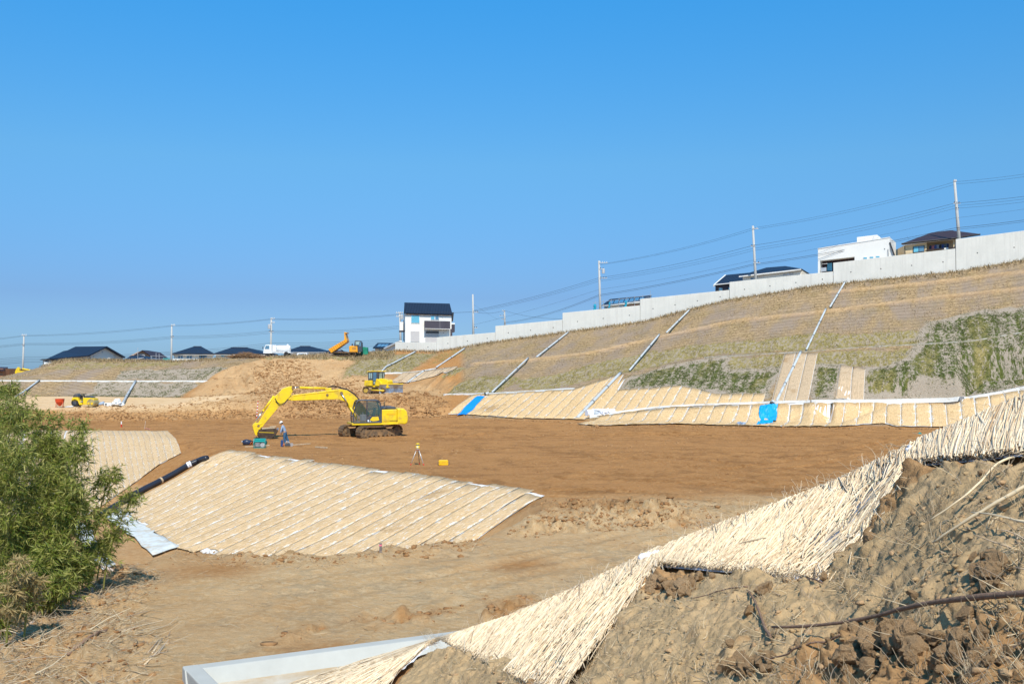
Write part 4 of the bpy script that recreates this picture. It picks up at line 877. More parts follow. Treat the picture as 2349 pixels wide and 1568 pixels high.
def crumbs(name, pts, nrm, sizes, material, label=None):
    bm = bmesh.new(); bmesh.ops.create_icosphere(bm, subdivisions=1, radius=1); bv = np.array([v.co for v in bm.verts]); bf = np.array([[v.index for v in f.verts] for f in bm.faces]); bm.free()
    n = len(pts); jit = 1 + (RNG.random((n, len(bv), 1)) - .5) * 1.15; sc = (np.asarray(sizes)[:, None, None] * (.6 + .6 * RNG.random((n, 1, 3))) * np.array([1.15, 1, .65])); V = np.asarray(pts)[:, None, :] + bv[None] * jit * sc
    F = (np.arange(n)[:, None, None] * len(bv) + bf[None]).reshape(-1, 3); o = link(name, np_mesh(name, V.reshape(-1, 3), F), material); o['kind'] = 'stuff'; return o
def scat_fg(n, x0=1000, x1=2600):
    x = x0 + RNG.random(n * 3) * (x1 - x0); hem = np.interp(x, [600, 870, 985, 1035, 1190, 1240, 1290, 1390, 1480, 1510, 1700, 1890, 1985, 2055, 2115, 2349, 2700], [1700, 1600, 1490, 1490, 1520, 1570, 1600, 1470, 1345, 1318, 1325, 1345, 1245, 1140, 1078, 1068, 1040])
    y = hem + RNG.random(n * 3) ** .9 * (1750 - hem); k = np.arange(n); return x[k], y[k]
x, y = scat_fg(6000); w = fbm(x / 120, y / 120, 1, 3, 7) + .25 > RNG.random(len(x)) * .55; x, y = x[w], y[w]; p, nn2 = fgpt(x, y, .0)
crumbs('soil_crumbs', p, nn2, .003 + .014 * RNG.random(len(x)) ** 4, BANK)
x, y = scat_fg(1300); p, nn2 = fgpt(x, y, .0); crumbs('brown_crumbs', p, nn2, .003 + .024 * RNG.random(len(x)) ** 4, CLOD)
# straw litter, twigs and dead stems on the bank
x, y = scat_fg(2800); cl_ = fbm(x / 90, y / 90, 1, 3, 17) + .12 * np.exp(-((y - 1420) / 120) ** 2) * (x < 1850); w = cl_ + .18 > RNG.random(len(x)) * .5; x, y = x[w], y[w]; n = len(x)
p0, q0 = fgpt(x, y, .008); ang = RNG.random(n) * 6.28; ln = .03 + .13 * RNG.random(n) ** 2; dd = np.stack([np.cos(ang), np.sin(ang), RNG.random(n) * .5], 1) * ln[:, None]
o = link('straw_litter', sticks_mesh('straw_litter', p0, p0 + dd, .0018 * (1 + RNG.random(n)), .001 + 0 * x, (RNG.random((n, 3)) - .5) * ln[:, None] * .25, 3, 2), LITTER); o['kind'] = 'stuff'
x, y = scat_fg(280); tuft = []; p, q = fgpt(x, y, 0)
P0 = np.repeat(p, 9, 0) + (RNG.random((len(p) * 9, 3)) - .5) * np.array([.05, .05, .0]); n = len(P0); ang = RNG.random(n) * 6.28; ln = .04 + .10 * RNG.random(n); P1 = P0 + np.stack([np.cos(ang) * .6, np.sin(ang) * .6, .7 + 0 * ang], 1) * ln[:, None]
o = link('dead_grass', sticks_mesh('dead_grass', P0, P1, .0013 + 0 * ang, .0006 + 0 * ang, (RNG.random((n, 3)) - .5) * .03, 3, 2), LITTER); o['kind'] = 'stuff'
TWIG = mat('twig_bark', (.24, .15, .10), .85, var=.3, scale=30, bump=.5); PALESTALK = mat('pale_stalk', (.72, .58, .38), .6, var=.15, scale=20)
def twig(label, line, r, m=TWIG, lift=.02, grp='twigs and stalks lying on the near bank', side=True):
    q = resamp(line, 16); p, n = fgpt(q[:, 0], q[:, 1], lift); p = p + fbm(np.arange(16) * .4, np.zeros(16) + r * 900, 1, 2, 4)[:, None] * r * 2.5 * np.array([1, 0, 1])
    for c_ in range(3): p[:, c_] = np.convolve(np.pad(p[:, c_], 2, 'edge'), np.ones(5) / 5, 'valid')
    rs = [r * (1 - .6 * abs(i / 15 - .8)) * random.uniform(.9, 1.12) for i in range(16)]; root = tb('twig', [tuple(k) for k in p], rs, m, None, 7); return tag(root, label, 'twig', grp)
twig('long curved dark twig lying across the bank in the bottom right corner', [(1765, 1478), (1850, 1482), (1935, 1478), (2040, 1442), (2120, 1415), (2200, 1405), (2349, 1398), (2480, 1400)], .0105, lift=.05)
twig('dark shorter twig low at the left of the biggest clod', [(1755, 1536), (1830, 1527), (1930, 1505), (1965, 1500)], .005)
twig('thick pale reed stalk pointing to the lower left near the right edge', [(2160, 1278), (2240, 1228), (2349, 1170), (2420, 1130)], .0085, PALESTALK, .05)
twig('thin long pale reed stalk rising to the right edge, above the thick one', [(2162, 1232), (2240, 1175), (2310, 1110), (2349, 1065)], .0055, PALESTALK, .06)
twig('pale reed stalk crossing under the thick one at the right edge', [(2250, 1205), (2300, 1215), (2349, 1228), (2420, 1240)], .005, PALESTALK, .05)
twig('dark twig running diagonally in the straw litter at the bottom', [(1728, 1370), (1765, 1440), (1790, 1495)], .008)
twig('thin brown root stretching along the lower hem of the lower reed mat', [(1590, 1392), (1660, 1378), (1730, 1362)], .005)
twig('brown twig hanging under the hem of the middle reed mat', [(1760, 1318), (1830, 1332), (1905, 1362)], .005)
twig('short pale stalk lying on top of the middle reed mat', [(1705, 1262), (1770, 1250)], .005, PALESTALK, .11)
# ------------------------------------------------------------------ machines
def xf(mb, M): mb.v = [tuple(M @ Vector(p)) for p in mb.v]; return mb
YEL = mat('yellow_paint', (.86, .60, .010), .42, var=.10, scale=2.2, dirt=(.42, .27, .08), dirt_amt=.32, spec=.5, coat=.25)
ORG = mat('orange_paint', (.80, .35, .012), .42, var=.06, scale=1.5, dirt=(.35, .2, .08), dirt_amt=.25, spec=.5)
BLKP = mat('dark_grey_paint', (.055, .065, .085), .45, var=.12, scale=3, dirt=(.2, .15, .1), dirt_amt=.2, spec=.5)
RUBB = mat('black_rubber', (.02, .02, .022), .7, var=.2, scale=6)
TRK = mat('worn_track_steel', (.17, .13, .10), .55, .35, var=.35, scale=5, dirt=(.33, .2, .09), dirt_amt=.55, bump=.5)
FRM = mat('muddy_frame', (.12, .085, .055), .8, var=.4, scale=3, dirt=(.34, .2, .09), dirt_amt=.5, bump=.4)
CHR = mat('chrome_rod', (.72, .73, .75), .18, 1.0, var=.03)
STL = mat('polished_blade_steel', (.42, .47, .55), .38, .75, var=.15, scale=2, dirt=(.22, .15, .10), dirt_amt=.42)
BKT = mat('bucket_steel', (.085, .06, .045), .5, .5, var=.35, scale=2.5, dirt=(.20, .12, .06), dirt_amt=.3)
WOOD = mat('weathered_timber', (.50, .38, .25), .85, var=.25, scale=8)
def glass_mat(name, c=(.05, .12, .13), alpha=.45):
    m = bpy.data.materials.new(name); m.use_nodes = True; t = m.node_tree; b = t.nodes['Principled BSDF']
    b.inputs['Base Color'].default_value = (*c, 1); b.inputs['Roughness'].default_value = .06; b.inputs['Alpha'].default_value = alpha; b.inputs['Specular IOR Level'].default_value = .6
    return m
GLS = glass_mat('tinted_cab_glass'); WGL = mat('window_glass', (.10, .22, .34), .12, var=.25, scale=.6, spec=.8)
def track(name, L, H, w, yc, M, parent, nshoe=44, mat_=TRK, ramp=.0, top=None):
    """crawler belt: shoes as plates round a stadium; joined as one belt because each shoe is only a few pixels"""
    r = H / 2; path = []; n = nshoe; per = 2 * (L - H) + math.pi * H; mb = MB()
    def pt(s):
        s %= per; a = L - H
        if s < a: return (-a / 2 + s, 0.0, 0.0)
        s -= a
        if s < math.pi * r: an = s / r; return (a / 2 + r * math.sin(an), r - r * math.cos(an), an)
        s -= math.pi * r
        if s < a: return (a / 2 - s, H - (.05 * math.sin(s / a * math.pi)), math.pi)
        s -= a; an = s / r; return (-a / 2 - r * math.sin(an), r + r * math.cos(an), math.pi + an)
    for k in range(n):
        x, z, an = pt(per * k / n); rot = Matrix.Rotation(-an, 3, 'Y'); mb.box((x, yc, z + 0), (per / n * .86, w, .05), rot)
        off = rot @ Vector((0, 0, -.035)); mb.box((x + off.x, yc, z + off.z), (.035, w * .98, .05), rot)
        offi = rot @ Vector((0, 0, .05)); mb.box((x + offi.x, yc, z + offi.z), (per / n * .7, w * .3, .06), rot)
    xf(mb, M); return mb.build(name, mat_, parent)
def wheelset(L, H, w, yc, M, parent, n_roll=7, hubm=FRM, outer=1):
    a = (L - H) / 2; r = H / 2
    f = MB().prism([(-a + .1, .16), (a - .1, .16), (a - .05, H * .62), (a - .5, H * .72), (-a + .5, H * .72), (-a + .05, H * .62)], 'y', yc - w * .25, yc + w * .25); fr = xf(f, M).build('track_frame', FRM, parent, .02)
    for s_, nm in ((-1, 'sprocket'), (1, 'idler_wheel')):
        h = MB().lathe([(r * .3, -w * .3), (r * .8, -w * .3), (r * .82, w * .3), (r * .3, w * .3), (r * .25, w * .36), (.02, w * .36)], (s_ * a, yc, r), 20, 'y'); xf(h, M).build(nm, hubm, parent)
    for k in range(n_roll):
        h = MB().lathe([(.03, -w * .3), (.13, -w * .3), (.13, w * .3), (.03, w * .3)], (-a + .35 + (2 * a - .7) * k / (n_roll - 1), yc, .15), 12, 'y'); xf(h, M).build('track_roller', FRM, fr)
def cyl(name, a, b, rb, rr_, parent, split=.55, m=None, rod=None):
    a, b = Vector(a), Vector(b); c = a.lerp(b, split); br = tb(name, [a, c], rb, m or YEL, parent, 12); tb('piston_rod', [c, b], rr_, rod or CHR, br, 10)
    MB().tube([c - (c - a).normalized() * .12, c], rb * 1.15, 12).build('cylinder_cap', m or YEL, br); return br
# --- excavator
A0 = hitg(850, 1000); rz = math.pi + R(19)
ex = empty('excavator', (A0.x, A0.y, A0.z - .02), rz, 'yellow crawler excavator with its long boom reaching left, bucket curled on the brown floor', 'excavator')
Mu = Matrix.Rotation(R(26), 4, 'Z')
for yc in (-1.2, 1.2):
    track('crawler_track', 4.25, .92, .6, yc, Mu, ex); wheelset(4.25, .92, .6, yc, Mu, ex)
mb = MB().box((0, 0, .62), (1.5, 2.0, .38)).prism([(-1.3, .5), (1.3, .5), (.8, .85), (-.8, .85)], 'y', -.8, .8); xf(mb, Mu).build('undercarriage', FRM, ex, .03)
MB().lathe([(.62, .8), (.66, .82), (.66, 1.0), (.6, 1.04)], seg=24).build('slew_ring', FRM, ex)
MB().prism([(1.72, 1.02), (1.72, 1.2), (-2.45, 1.2), (-2.45, 1.06), (-1.2, 1.02)], 'y', -1.3, 1.3).build('deck', YEL, ex, .02)
MB().prism([(-.62, 1.2), (-.62, 2.22), (-1.9, 2.25), (-1.9, 1.2)], 'y', -1.3, 1.3).build('engine_housing', YEL, ex, .05)
cw = MB(); n_ = 12
pr = [(-1.92, 1.06), (-1.92, 2.33), (-2.45, 2.30), (-2.72, 2.1), (-2.82, 1.6), (-2.78, 1.15), (-2.6, 1.02)]
cw.prism(pr, 'y', -1.33, 1.33); o = cw.build('counterweight', YEL, ex, .10)
MB().prism([(-.75, 2.225), (-.85, 2.38), (-1.0, 2.45), (-1.75, 2.45), (-1.88, 2.36), (-1.88, 2.255)], 'y', -.85, 1.05).build('engine_cover', BLKP, ex, .04)
tb('exhaust_pipe', [(-1.25, -.6, 2.4), (-1.25, -.6, 2.72), (-1.33, -.6, 2.86)], .06, FRM, ex)
bx('model_plate', (-1.42, 1.304, 1.86), (.72, .008, .13), mat('gold_decal', (.75, .42, .01), .5), ex)
bx('black_stripe', (-1.62, 1.304, 1.33), (.68, .008, .055), RUBB, ex)
def txt(s, loc, size, m, parent, name, rot=(R(90), 0, math.pi), ext=.004):
    cu = bpy.data.curves.new(name, 'FONT'); cu.body = s; cu.size = size; cu.extrude = ext; cu.align_x = 'CENTER'; cu.align_y = 'CENTER'; cu.space_character = 1.05
    o = bpy.data.objects.new(name, cu); col.objects.link(o); bpy.context.view_layer.update(); dg_ = bpy.context.evaluated_depsgraph_get()
    me = bpy.data.meshes.new_from_object(o.evaluated_get(dg_)); bpy.data.objects.remove(o); o = link(name, me, m, parent); o.location = loc; o.rotation_euler = rot; return o
txt('SK200', (-1.03, 1.308, 1.33), .15, mat('brown_lettering', (.20, .10, .01), .6), ex, 'lettering') if False else None
for k in range(5): bx('lettering', (-.85 - k * .085, 1.304, 1.325), (.055, .008, .06 if k % 2 else .075), mat('faint_lettering', (.45, .27, .01), .6), ex)
tb('handrail', [(-.7, 1.2, 2.24), (-.7, 1.2, 2.5), (-1.1, 1.2, 2.52), (-1.1, 1.2, 2.26)], .018, BLKP, ex, 6)
# cab: open frame, glass, seat
CW0, CW1 = .28, 1.30; cab = empty('cab', (0, 0, 0)); cab.parent = ex
prof = [(1.62, 1.22), (1.66, 1.75), (1.36, 2.86), (1.22, 2.98), (-.30, 2.98), (-.50, 2.80), (-.62, 2.2), (-.62, 1.22)]
for yy in (CW0, CW1):
    for a, b in zip(prof, prof[1:] + prof[:1]): tb('cab_post', [(a[0], yy, a[1]), (b[0], yy, b[1])], .05, BLKP, cab, 6, False)
for (x, z) in prof[1:7]: tb('cross_bar', [(x, CW0, z), (x, CW1, z)], .05, BLKP, cab, 6, False)
tb('door_pillar', [(.55, CW1, 1.22), (.55, CW1, 2.95)], .055, BLKP, cab, 6, False)
MB().prism([(1.34, 2.96), (1.22, 3.04), (-.30, 3.04), (-.48, 2.88)], 'y', CW0 - .04, CW1 + .04).build('cab_roof', BLKP, cab, .03)
MB().prism([(.5, 1.24), (.5, 1.72), (-.58, 1.72), (-.60, 1.24)], 'y', CW1 - .02, CW1 + .025).build('door_panel', BLKP, cab, .01)
MB().prism([(.32, 1.42), (.12, 1.66), (-.36, 1.68), (-.44, 1.40), (-.2, 1.34), (.1, 1.32)], 'y', CW1 + .02, CW1 + .034).build('door_inset', YEL, cab)
MB().prism([(.48, 1.78), (.48, 2.88), (-.30, 2.88), (-.44, 2.75), (-.56, 2.2), (-.58, 1.78)], 'y', CW1 - .01, CW1).build('side_glass', GLS, cab)
MB().prism([(.62, 1.3), (1.56, 1.3), (1.60, 1.75), (1.30, 2.84), (.62, 2.88)], 'y', CW1 - .01, CW1).build('front_side_glass', glass_mat('clear_cab_glass', (.10, .14, .14), .18), cab)
MB().prism([(.48, 1.3), (1.5, 1.3), (1.5, 1.8), (1.2, 2.84), (-.40, 2.84), (-.56, 2.2), (-.56, 1.3)], 'y', CW0, CW0 + .01).build('far_side_glass', glass_mat('clear_cab_glass_2', (.10, .14, .14), .18), cab)
MB().ext([(1.63, CW0, 1.3), (1.63, CW1, 1.3), (1.66, CW1, 1.75), (1.66, CW0, 1.75)], (.01, 0, 0)).build('lower_windscreen', glass_mat('screen_glass', (.1, .14, .14), .25), cab)
st = MB().box((.15, .8, 1.62), (.55, .5, .16)).box((-.14, .8, 2.02), (.16, .48, .75), Matrix.Rotation(R(-10), 3, 'Y')).box((.1, .8, 1.40), (.4, .35, .3)).build('seat', mat('grey_seat', (.16, .17, .19), .8), cab, .04)
MB().box((.75, 1.08, 1.60), (.45, .18, .5)).box((.75, .52, 1.60), (.45, .18, .5)).tube([(.8, 1.08, 1.8), (.85, 1.08, 2.05)], .03, 6).tube([(1.25, .8, 1.25), (1.15, .8, 1.75)], .04, 6).build('control_console', mat('console_grey', (.22, .24, .27), .7), cab, .02)
MB().box((1.45, 1.1, 1.32), (.25, .3, .12)).build('cab_floor_step', FRM, cab)
tb('mirror_arm', [(1.5, CW1, 2.3), (1.62, CW1 + .22, 2.3)], .018, BLKP, cab, 6); bx('mirror', (1.62, CW1 + .24, 2.2), (.05, .14, .26), BLKP, cab, .01)
bx('sticker', (.44, CW1 + .03, 1.36), (.12, .006, .14), mat('sticker_white', (.75, .8, .85), .5), cab); bx('sticker', (.28, CW1 + .03, 1.31), (.08, .006, .05), MATS['sticker_white'], cab)
# boom, arm
up = [(.15, 1.95), (.55, 2.45), (.92, 2.86), (1.33, 3.34), (1.93, 3.76), (2.6, 3.89), (3.93, 3.72), (5.2, 3.56), (6.4, 3.42), (6.62, 3.28)]
lo = [(6.62, 3.08), (6.4, 2.99), (4.6, 3.02), (3.4, 3.06), (2.6, 3.05), (2.05, 2.86), (1.55, 2.3), (.95, 1.7), (.55, 1.45), (.2, 1.6)]
MB().prism(up + lo, 'y', -.21, .21).build('boom', YEL, ex, .025)
armp = [(6.12, 4.02), (6.35, 4.14), (6.62, 4.10), (7.05, 3.95), (7.72, 3.25), (8.85, 1.38), (8.98, 1.12), (8.86, .92), (8.6, .95), (8.42, 1.2), (7.33, 2.52), (6.75, 2.95), (6.45, 3.05), (6.38, 3.5)]
MB().prism(armp, 'y', -.17, .17).build('arm', YEL, ex, .025)
for x, z, r_ in ((6.55, 3.2, .14), (3.55, 3.42, .10), (2.42, 3.55, .13), (8.9, 1.05, .1), (6.25, 4.0, .12)): MB().tube([(x, -.26, z), (x, .26, z)], r_, 14).build('pivot_pin', FRM if r_ < .14 else YEL, ex)
cyl('arm_cylinder', (3.6, 0, 3.95), (6.3, 0, 4.03), .095, .05, ex, .78)
bx('cylinder_bracket', (3.45, 0, 3.88), (.5, .24, .22), YEL, ex, .03)
for s_ in (-.3, .3): cyl('boom_cylinder', (1.05, s_, 1.35), (2.42, s_, 3.5), .085, .045, ex, .55)
cyl('bucket_cylinder', (7.7, 0, 3.38), (9.22, 0, 1.22), .085, .045, ex, .55)
MB().prism([(9.15, 1.3), (9.3, 1.22), (9.2, .95), (8.62, 1.18), (8.6, 1.28)], 'y', -.2, .2).build('bucket_link', YEL, ex, .02)
MB().prism([(9.28, 1.2), (9.36, 1.05), (9.15, .35), (9.02, .3), (8.78, .62), (8.72, .98), (8.95, 1.1)], 'y', -.24, .24).build('quick_coupler', YEL, ex, .02)
# hoses
for k, (y0, dz) in enumerate(((.1, .0), (-.08, .03), (.02, .06))):
    tb('hydraulic_hose', [(.9, y0, 2.95 + dz), (1.35, y0, 3.44 + dz), (1.95, y0, 3.84 + dz), (2.6, y0, 3.98 + dz), (3.0, y0, 4.2 - k * .08), (3.5, y0, 4.05)], .028, RUBB, ex, 6)
tb('hydraulic_hose', [(6.45, .22, 3.35), (6.9, .25, 2.85), (7.2, .26, 2.72), (7.45, .24, 2.85), (7.65, .2, 3.2)], .028, RUBB, ex, 6)
tb('hydraulic_hose', [(6.4, .24, 3.42), (6.95, .27, 2.72), (7.25, .26, 2.62), (7.6, .2, 2.95)], .022, RUBB, ex, 6)
tb('steel_pipe', [(2.7, .22, 3.74), (4.0, .22, 3.62), (6.2, .22, 3.38)], .022, YEL, ex, 6)
# bucket: open shell with side plates and teeth, opening upward towards the machine
arc = [(9.0, .55), (8.98, .3), (8.8, .10), (8.5, -.0), (8.15, -.02), (7.85, .1), (7.6, .34), (7.42, .68)]
inn = [(p[0] + (8.3 - p[0]) * .05, p[1] + (.6 - p[1]) * .07) for p in arc]
bk = MB(); n_ = len(arc)
for y0, y1 in ((-.62, .62),):
    V = [(p[0], y0, p[1]) for p in arc] + [(p[0], y1, p[1]) for p in arc] + [(p[0], y0, p[1]) for p in inn] + [(p[0], y1, p[1]) for p in inn]
    F = [(i, i + 1, n_ + i + 1, n_ + i) for i in range(n_ - 1)] + [(2 * n_ + i, 3 * n_ + i, 3 * n_ + i + 1, 2 * n_ + i + 1) for i in range(n_ - 1)] + [(0, n_, 3 * n_, 2 * n_), (n_ - 1, 3 * n_ - 1, 4 * n_ - 1, 2 * n_ - 1)] + [(i, 2 * n_ + i, 2 * n_ + i + 1, i + 1) for i in range(n_ - 1)] + [(n_ + i, n_ + i + 1, 3 * n_ + i + 1, 3 * n_ + i) for i in range(n_ - 1)]
    bk.add(V, F)
side = arc + [(7.5, .78), (8.9, .80)]
for yy in (-.62, .59): bk.prism(side, 'y', yy, yy + .03)
bko = bk.build('bucket', BKT, ex)
for q in range(5): MB().prism([(7.44, .62), (7.36, .86), (7.47, .72)], 'y', -.58 + q * .27, -.48 + q * .27).build('bucket_tooth', STL, bko)
MB().prism([(7.75, .50), (7.75, .535), (8.9, .60), (8.9, .565)], 'y', .622, .630).build('yellow_edge_stripe', YEL, bko)
tag(MB().box((0, 0, 0), (1.0, .28, .10)).box((-.35, .05, .1), (.5, .2, .08)).build('timber_sleeper', WOOD, None, .01), 'worn timber blocks lying in the mouth of the yellow excavator bucket', 'timber')
tm = bpy.data.objects['timber_sleeper']; Mx = Matrix.Translation(ex.location) @ Matrix.Rotation(rz, 4, 'Z'); tm.location = Mx @ Vector((8.15, .25, .86)); tm.rotation_euler = (0, R(3), rz)
# --- bulldozer
A1_ = hitg(866, 903, 90); A1_ = Vector((A1_.x, A1_.y + 1.0, on(A1_.x, A1_.y + 1.0)))
dz = empty('bulldozer', (A1_.x, A1_.y, A1_.z + .02), R(-30), 'yellow bulldozer with a polished steel blade on the heaped earth bank', 'bulldozer'); I4 = Matrix.Identity(4)
for yc in (-.95, .95):
    track('crawler_track', 3.3, .85, .62, yc, I4, dz, 36); wheelset(3.3, .85, .62, yc, I4, dz, 5, mat('hub_yellow', (.62, .42, .06), .6, dirt=(.3, .2, .1), dirt_amt=.5))
MB().prism([(-1.5, .75), (-1.75, 1.05), (-1.6, 1.55), (-.1, 1.55), (.1, 1.4), (1.9, 1.4), (1.95, .75)], 'y', -.62, .62).build('body', YEL, dz, .04)
MB().prism([(.45, 1.38), (.45, 1.92), (.75, 1.98), (1.75, 1.80), (1.92, 1.6), (1.92, 1.38)], 'y', -.55, .55).build('bonnet', YEL, dz, .06)
MB().prism([(-1.6, 1.0), (-1.55, 1.72), (-.45, 1.72), (-.40, 1.0)], 'y', -1.0, -.55).build('fuel_tank', YEL, dz, .04)
MB().prism([(-1.6, 1.0), (-1.55, 1.72), (-.45, 1.72), (-.40, 1.0)], 'y', .55, 1.0).build('side_tank', YEL, dz, .04)
MB().prism([(.05, 1.0), (.35, 1.95), (.75, 1.75), (1.15, 1.35), (1.15, 1.0)], 'y', -.95, -.56).build('fender_guard', YEL, dz, .04)
cabd = empty('cab'); cabd.parent = dz
MB().prism([(-1.2, 1.72), (-1.2, 2.82), (.45, 2.82), (.52, 2.5), (.35, 1.72), (.10, 1.15), (-.40, 1.15), (-.42, 1.72)], 'y', -.70, .70).build('cab_shell', BLKP, cabd, .03)
MB().prism([(-1.32, 2.82), (-1.26, 2.93), (.62, 2.97), (.66, 2.86)], 'y', -.78, .78).build('cab_roof', YEL, cabd, .03)
WG2 = mat('pale_reflecting_glass', (.30, .42, .42), .15, var=.2, spec=.8)
bx('side_window', (-.93, -.704, 2.32), (.22, .012, .7), WG2, cabd); bx('side_window', (-.63, -.704, 2.32), (.22, .012, .7), WG2, cabd); bx('door_glass', (-.08, -.706, 2.2), (.52, .014, 1.1), WGL, cabd, .01); bx('door_glass', (-.16, -.706, 1.42), (.22, .012, .3), WG2, cabd)
MB().ext([(.44, -.5, 1.9), (.44, .5, 1.9), (.53, .5, 2.7), (.53, -.5, 2.7)], (.02, 0, 0)).build('windscreen', WG2, cabd)
tb('exhaust_pipe', [(.85, -.25, 1.9), (.85, -.25, 2.75), (.78, -.25, 2.85)], .06, BLKP, dz)
MB().box((-1.68, 0, 1.2), (.12, 1.0, .5)).build('rear_grille', BLKP, dz, .02)
for yy in (-.95, .95): tb('push_arm', [(-.2, yy * 1.4, .5), (1.9, yy * 1.4, .42)], .09, YEL, dz, 8)
bl = MB(); pf = [(2.12, .02), (2.02, .3), (2.0, .65), (2.08, 1.0), (2.2, 1.22)]; n_ = len(pf)
V = [(x, y, z) for y in (-1.65, 1.65) for (x, z) in pf] + [(x - .06, y, z) for y in (-1.65, 1.65) for (x, z) in pf]
F = [(i, i + 1, n_ + i + 1, n_ + i) for i in range(n_ - 1)] + [(2 * n_ + i, 3 * n_ + i, 3 * n_ + i + 1, 2 * n_ + i + 1) for i in range(n_ - 1)] + [(i, 2 * n_ + i, 2 * n_ + i + 1, i + 1) for i in range(n_ - 1)] + [(n_ + i, n_ + i + 1, 3 * n_ + i + 1, 3 * n_ + i) for i in range(n_ - 1)] + [(n_ - 1, 2 * n_ - 1, 4 * n_ - 1, 3 * n_ - 1), (0, 2 * n_, 3 * n_, n_)]
bl.add(V, F); Mb = Matrix.Translation((2.05, 0, 0)) @ Matrix.Rotation(R(-30), 4, 'Z') @ Matrix.Translation((-2.05, 0, 0)); xf(bl, Mb).build('blade', STL, dz, smooth=False)
xf(MB().box((2.16, 0, 1.26), (.10, 3.2, .1)), Mb).build('blade_top_rail', YEL, dz)
for yy in (-.4, .4): cyl('lift_cylinder', (1.3, yy, 1.6), (2.05, yy, .9), .06, .035, dz, .6)
# --- tracked dump carrier, bed tipped up
A2_ = P(792, 811.5, 153); cd = empty('crawler_dumper', (A2_.x, A2_.y, on(A2_.x, A2_.y) - .02), 0.0, 'orange crawler dumper on the crest with its load bed tipped high', 'dump carrier')
SC = 15.0; 
for yc in (-.85, .85): track('crawler_track', 3.5, .5, .45, yc, I4, cd, 30, TRK)
MB().box((0, 0, .45), (3.4, 1.2, .25)).build('chassis', FRM, cd, .02)
bedf = [(-2.35, .95), (.10, 2.35), (-.15, 3.25), (-.28, 3.55), (.02, 3.45), (.38, 2.25), (.28, 2.02), (-1.9, .45), (-1.95, .5)]
bed = MB(); fl = [(-2.4, .92), (.12, 2.28), (.35, 2.1), (-1.95, .5)]; bed.prism([(-2.42, .98), (.05, 2.42), (.42, 2.12), (-1.98, .42)], 'y', -1.05, -.98); bed.prism([(-2.42, .98), (.05, 2.42), (.42, 2.12), (-1.98, .42)], 'y', .98, 1.05)
bed.prism([(-1.98, .42), (-2.02, .50), (.36, 2.2), (.42, 2.12)], 'y', -1.0, 1.0); bdo = bed.build('load_bed', ORG, cd)
MB().prism([(.03, 2.42), (-.02, 3.5), (.08, 3.58), (.45, 2.25), (.36, 2.15)], 'y', -1.05, 1.05).build('cab_guard', ORG, bdo, .02)
MB().prism([(-.02, 3.5), (-.02, 3.62), (.42, 3.52), (.32, 3.38)], 'y', -1.05, 1.05).build('guard_hood', ORG, bdo, .01)
for k in range(9):
    f = (k + .5) / 9; bx('rib', (-2.2 + 2.4 * f, -1.08, .76 + 1.62 * f - .02), (.07, .05, .42), ORG, bdo, 0, Matrix.Rotation(R(-31), 3, 'Y'))
cyl('hoist_cylinder', (-.1, 0, .5), (-1.0, 0, 1.2), .08, .05, cd, .5, BLKP)
MB().prism([(.75, .55), (.72, 1.45), (.95, 1.5), (2.0, 1.5), (2.05, .55)], 'y', -.95, .5).build('engine_housing', ORG, cd, .05)
for k in range(4): bx('louvre', (1.25 + k * .16, -.954, 1.1), (.06, .012, .36), BLKP, cd)
MB().prism([(1.5, 1.5), (1.6, 2.25), (1.75, 2.35), (2.45, 2.3), (2.65, 2.0), (2.7, .6), (2.05, .6), (2.05, 1.5)], 'y', -1.0, .3).build('cab', BLKP, cd, .04)
bx('cab_window', (2.05, -1.003, 1.92), (.62, .012, .5), WG2, cd, .02); bx('cab_window', (2.42, -1.003, 1.75), (.25, .012, .6), WGL, cd, .02)
MB().lathe([(.12, 1.5), (.12, 1.75), (.05, 1.85)], (1.15, -.4, 0), 10).build('air_filter', BLKP, cd)
tag(MB().prism([(-.55, 0), (-.5, 1.15), (-.1, 1.22), (.5, 1.15), (.55, 0)], 'y', -.5, .5).build('covered_crate', mat('green_tarpaulin', (.012, .23, .15), .7, var=.35, scale=2), None, .06, loc=(P(836.5, 811, 154).x, 154, on(P(836.5, 811, 154).x, 154))), 'green tarpaulin covered box right of the orange dumper cab', 'covered box')
# --- white tanker truck
WHT = mat('white_paint', (.78, .80, .82), .4, var=.05, scale=1, dirt=(.4, .35, .3), dirt_amt=.15, spec=.5); TYR = RUBB
A3_ = P(641, 814.5, 152); tk = empty('tanker_truck', (A3_.x, A3_.y, on(A3_.x, A3_.y) - .1), 0, 'small white tanker truck parked on the crest of the earth mound', 'truck')
MB().prism([(-2.3, .45), (-2.22, 1.1), (-1.95, 1.75), (-1.0, 1.8), (-.95, .45)], 'y', -.85, .85).build('cab', WHT, tk, .05)
MB().ext([(-2.23, -.75, 1.12), (-2.23, .75, 1.12), (-1.99, .75, 1.68), (-1.99, -.75, 1.68)], (-.02, 0, 0)).build('windscreen', WGL, tk); MB().prism([(-2.05, 1.12), (-1.88, 1.65), (-1.35, 1.65), (-1.35, 1.12)], 'y', -.862, -.85).build('side_window', WGL, tk)
MB().box((.45, 0, .62), (2.9, 1.5, .16)).build('flatbed', WHT, tk); MB().prism([(-.9, .7), (-.9, 1.72), (-.35, 1.75), (-.3, 1.45), (-.3, .7)], 'y', -.8, .8).build('pump_box', WHT, tk, .03)
MB().lathe([(.02, -.35), (.42, -.32), (.52, -.2), (.52, 1.5), (.42, 1.66), (.02, 1.7)], (0, 0, 1.2), 20, 'x').build('tank', WHT, tk, smooth=True)
for x in (.1, .7, 1.3): MB().lathe([(.535, x - .03), (.535, x + .03)], (0, 0, 1.2), 20, 'x').build('tank_band', WHT, tk)
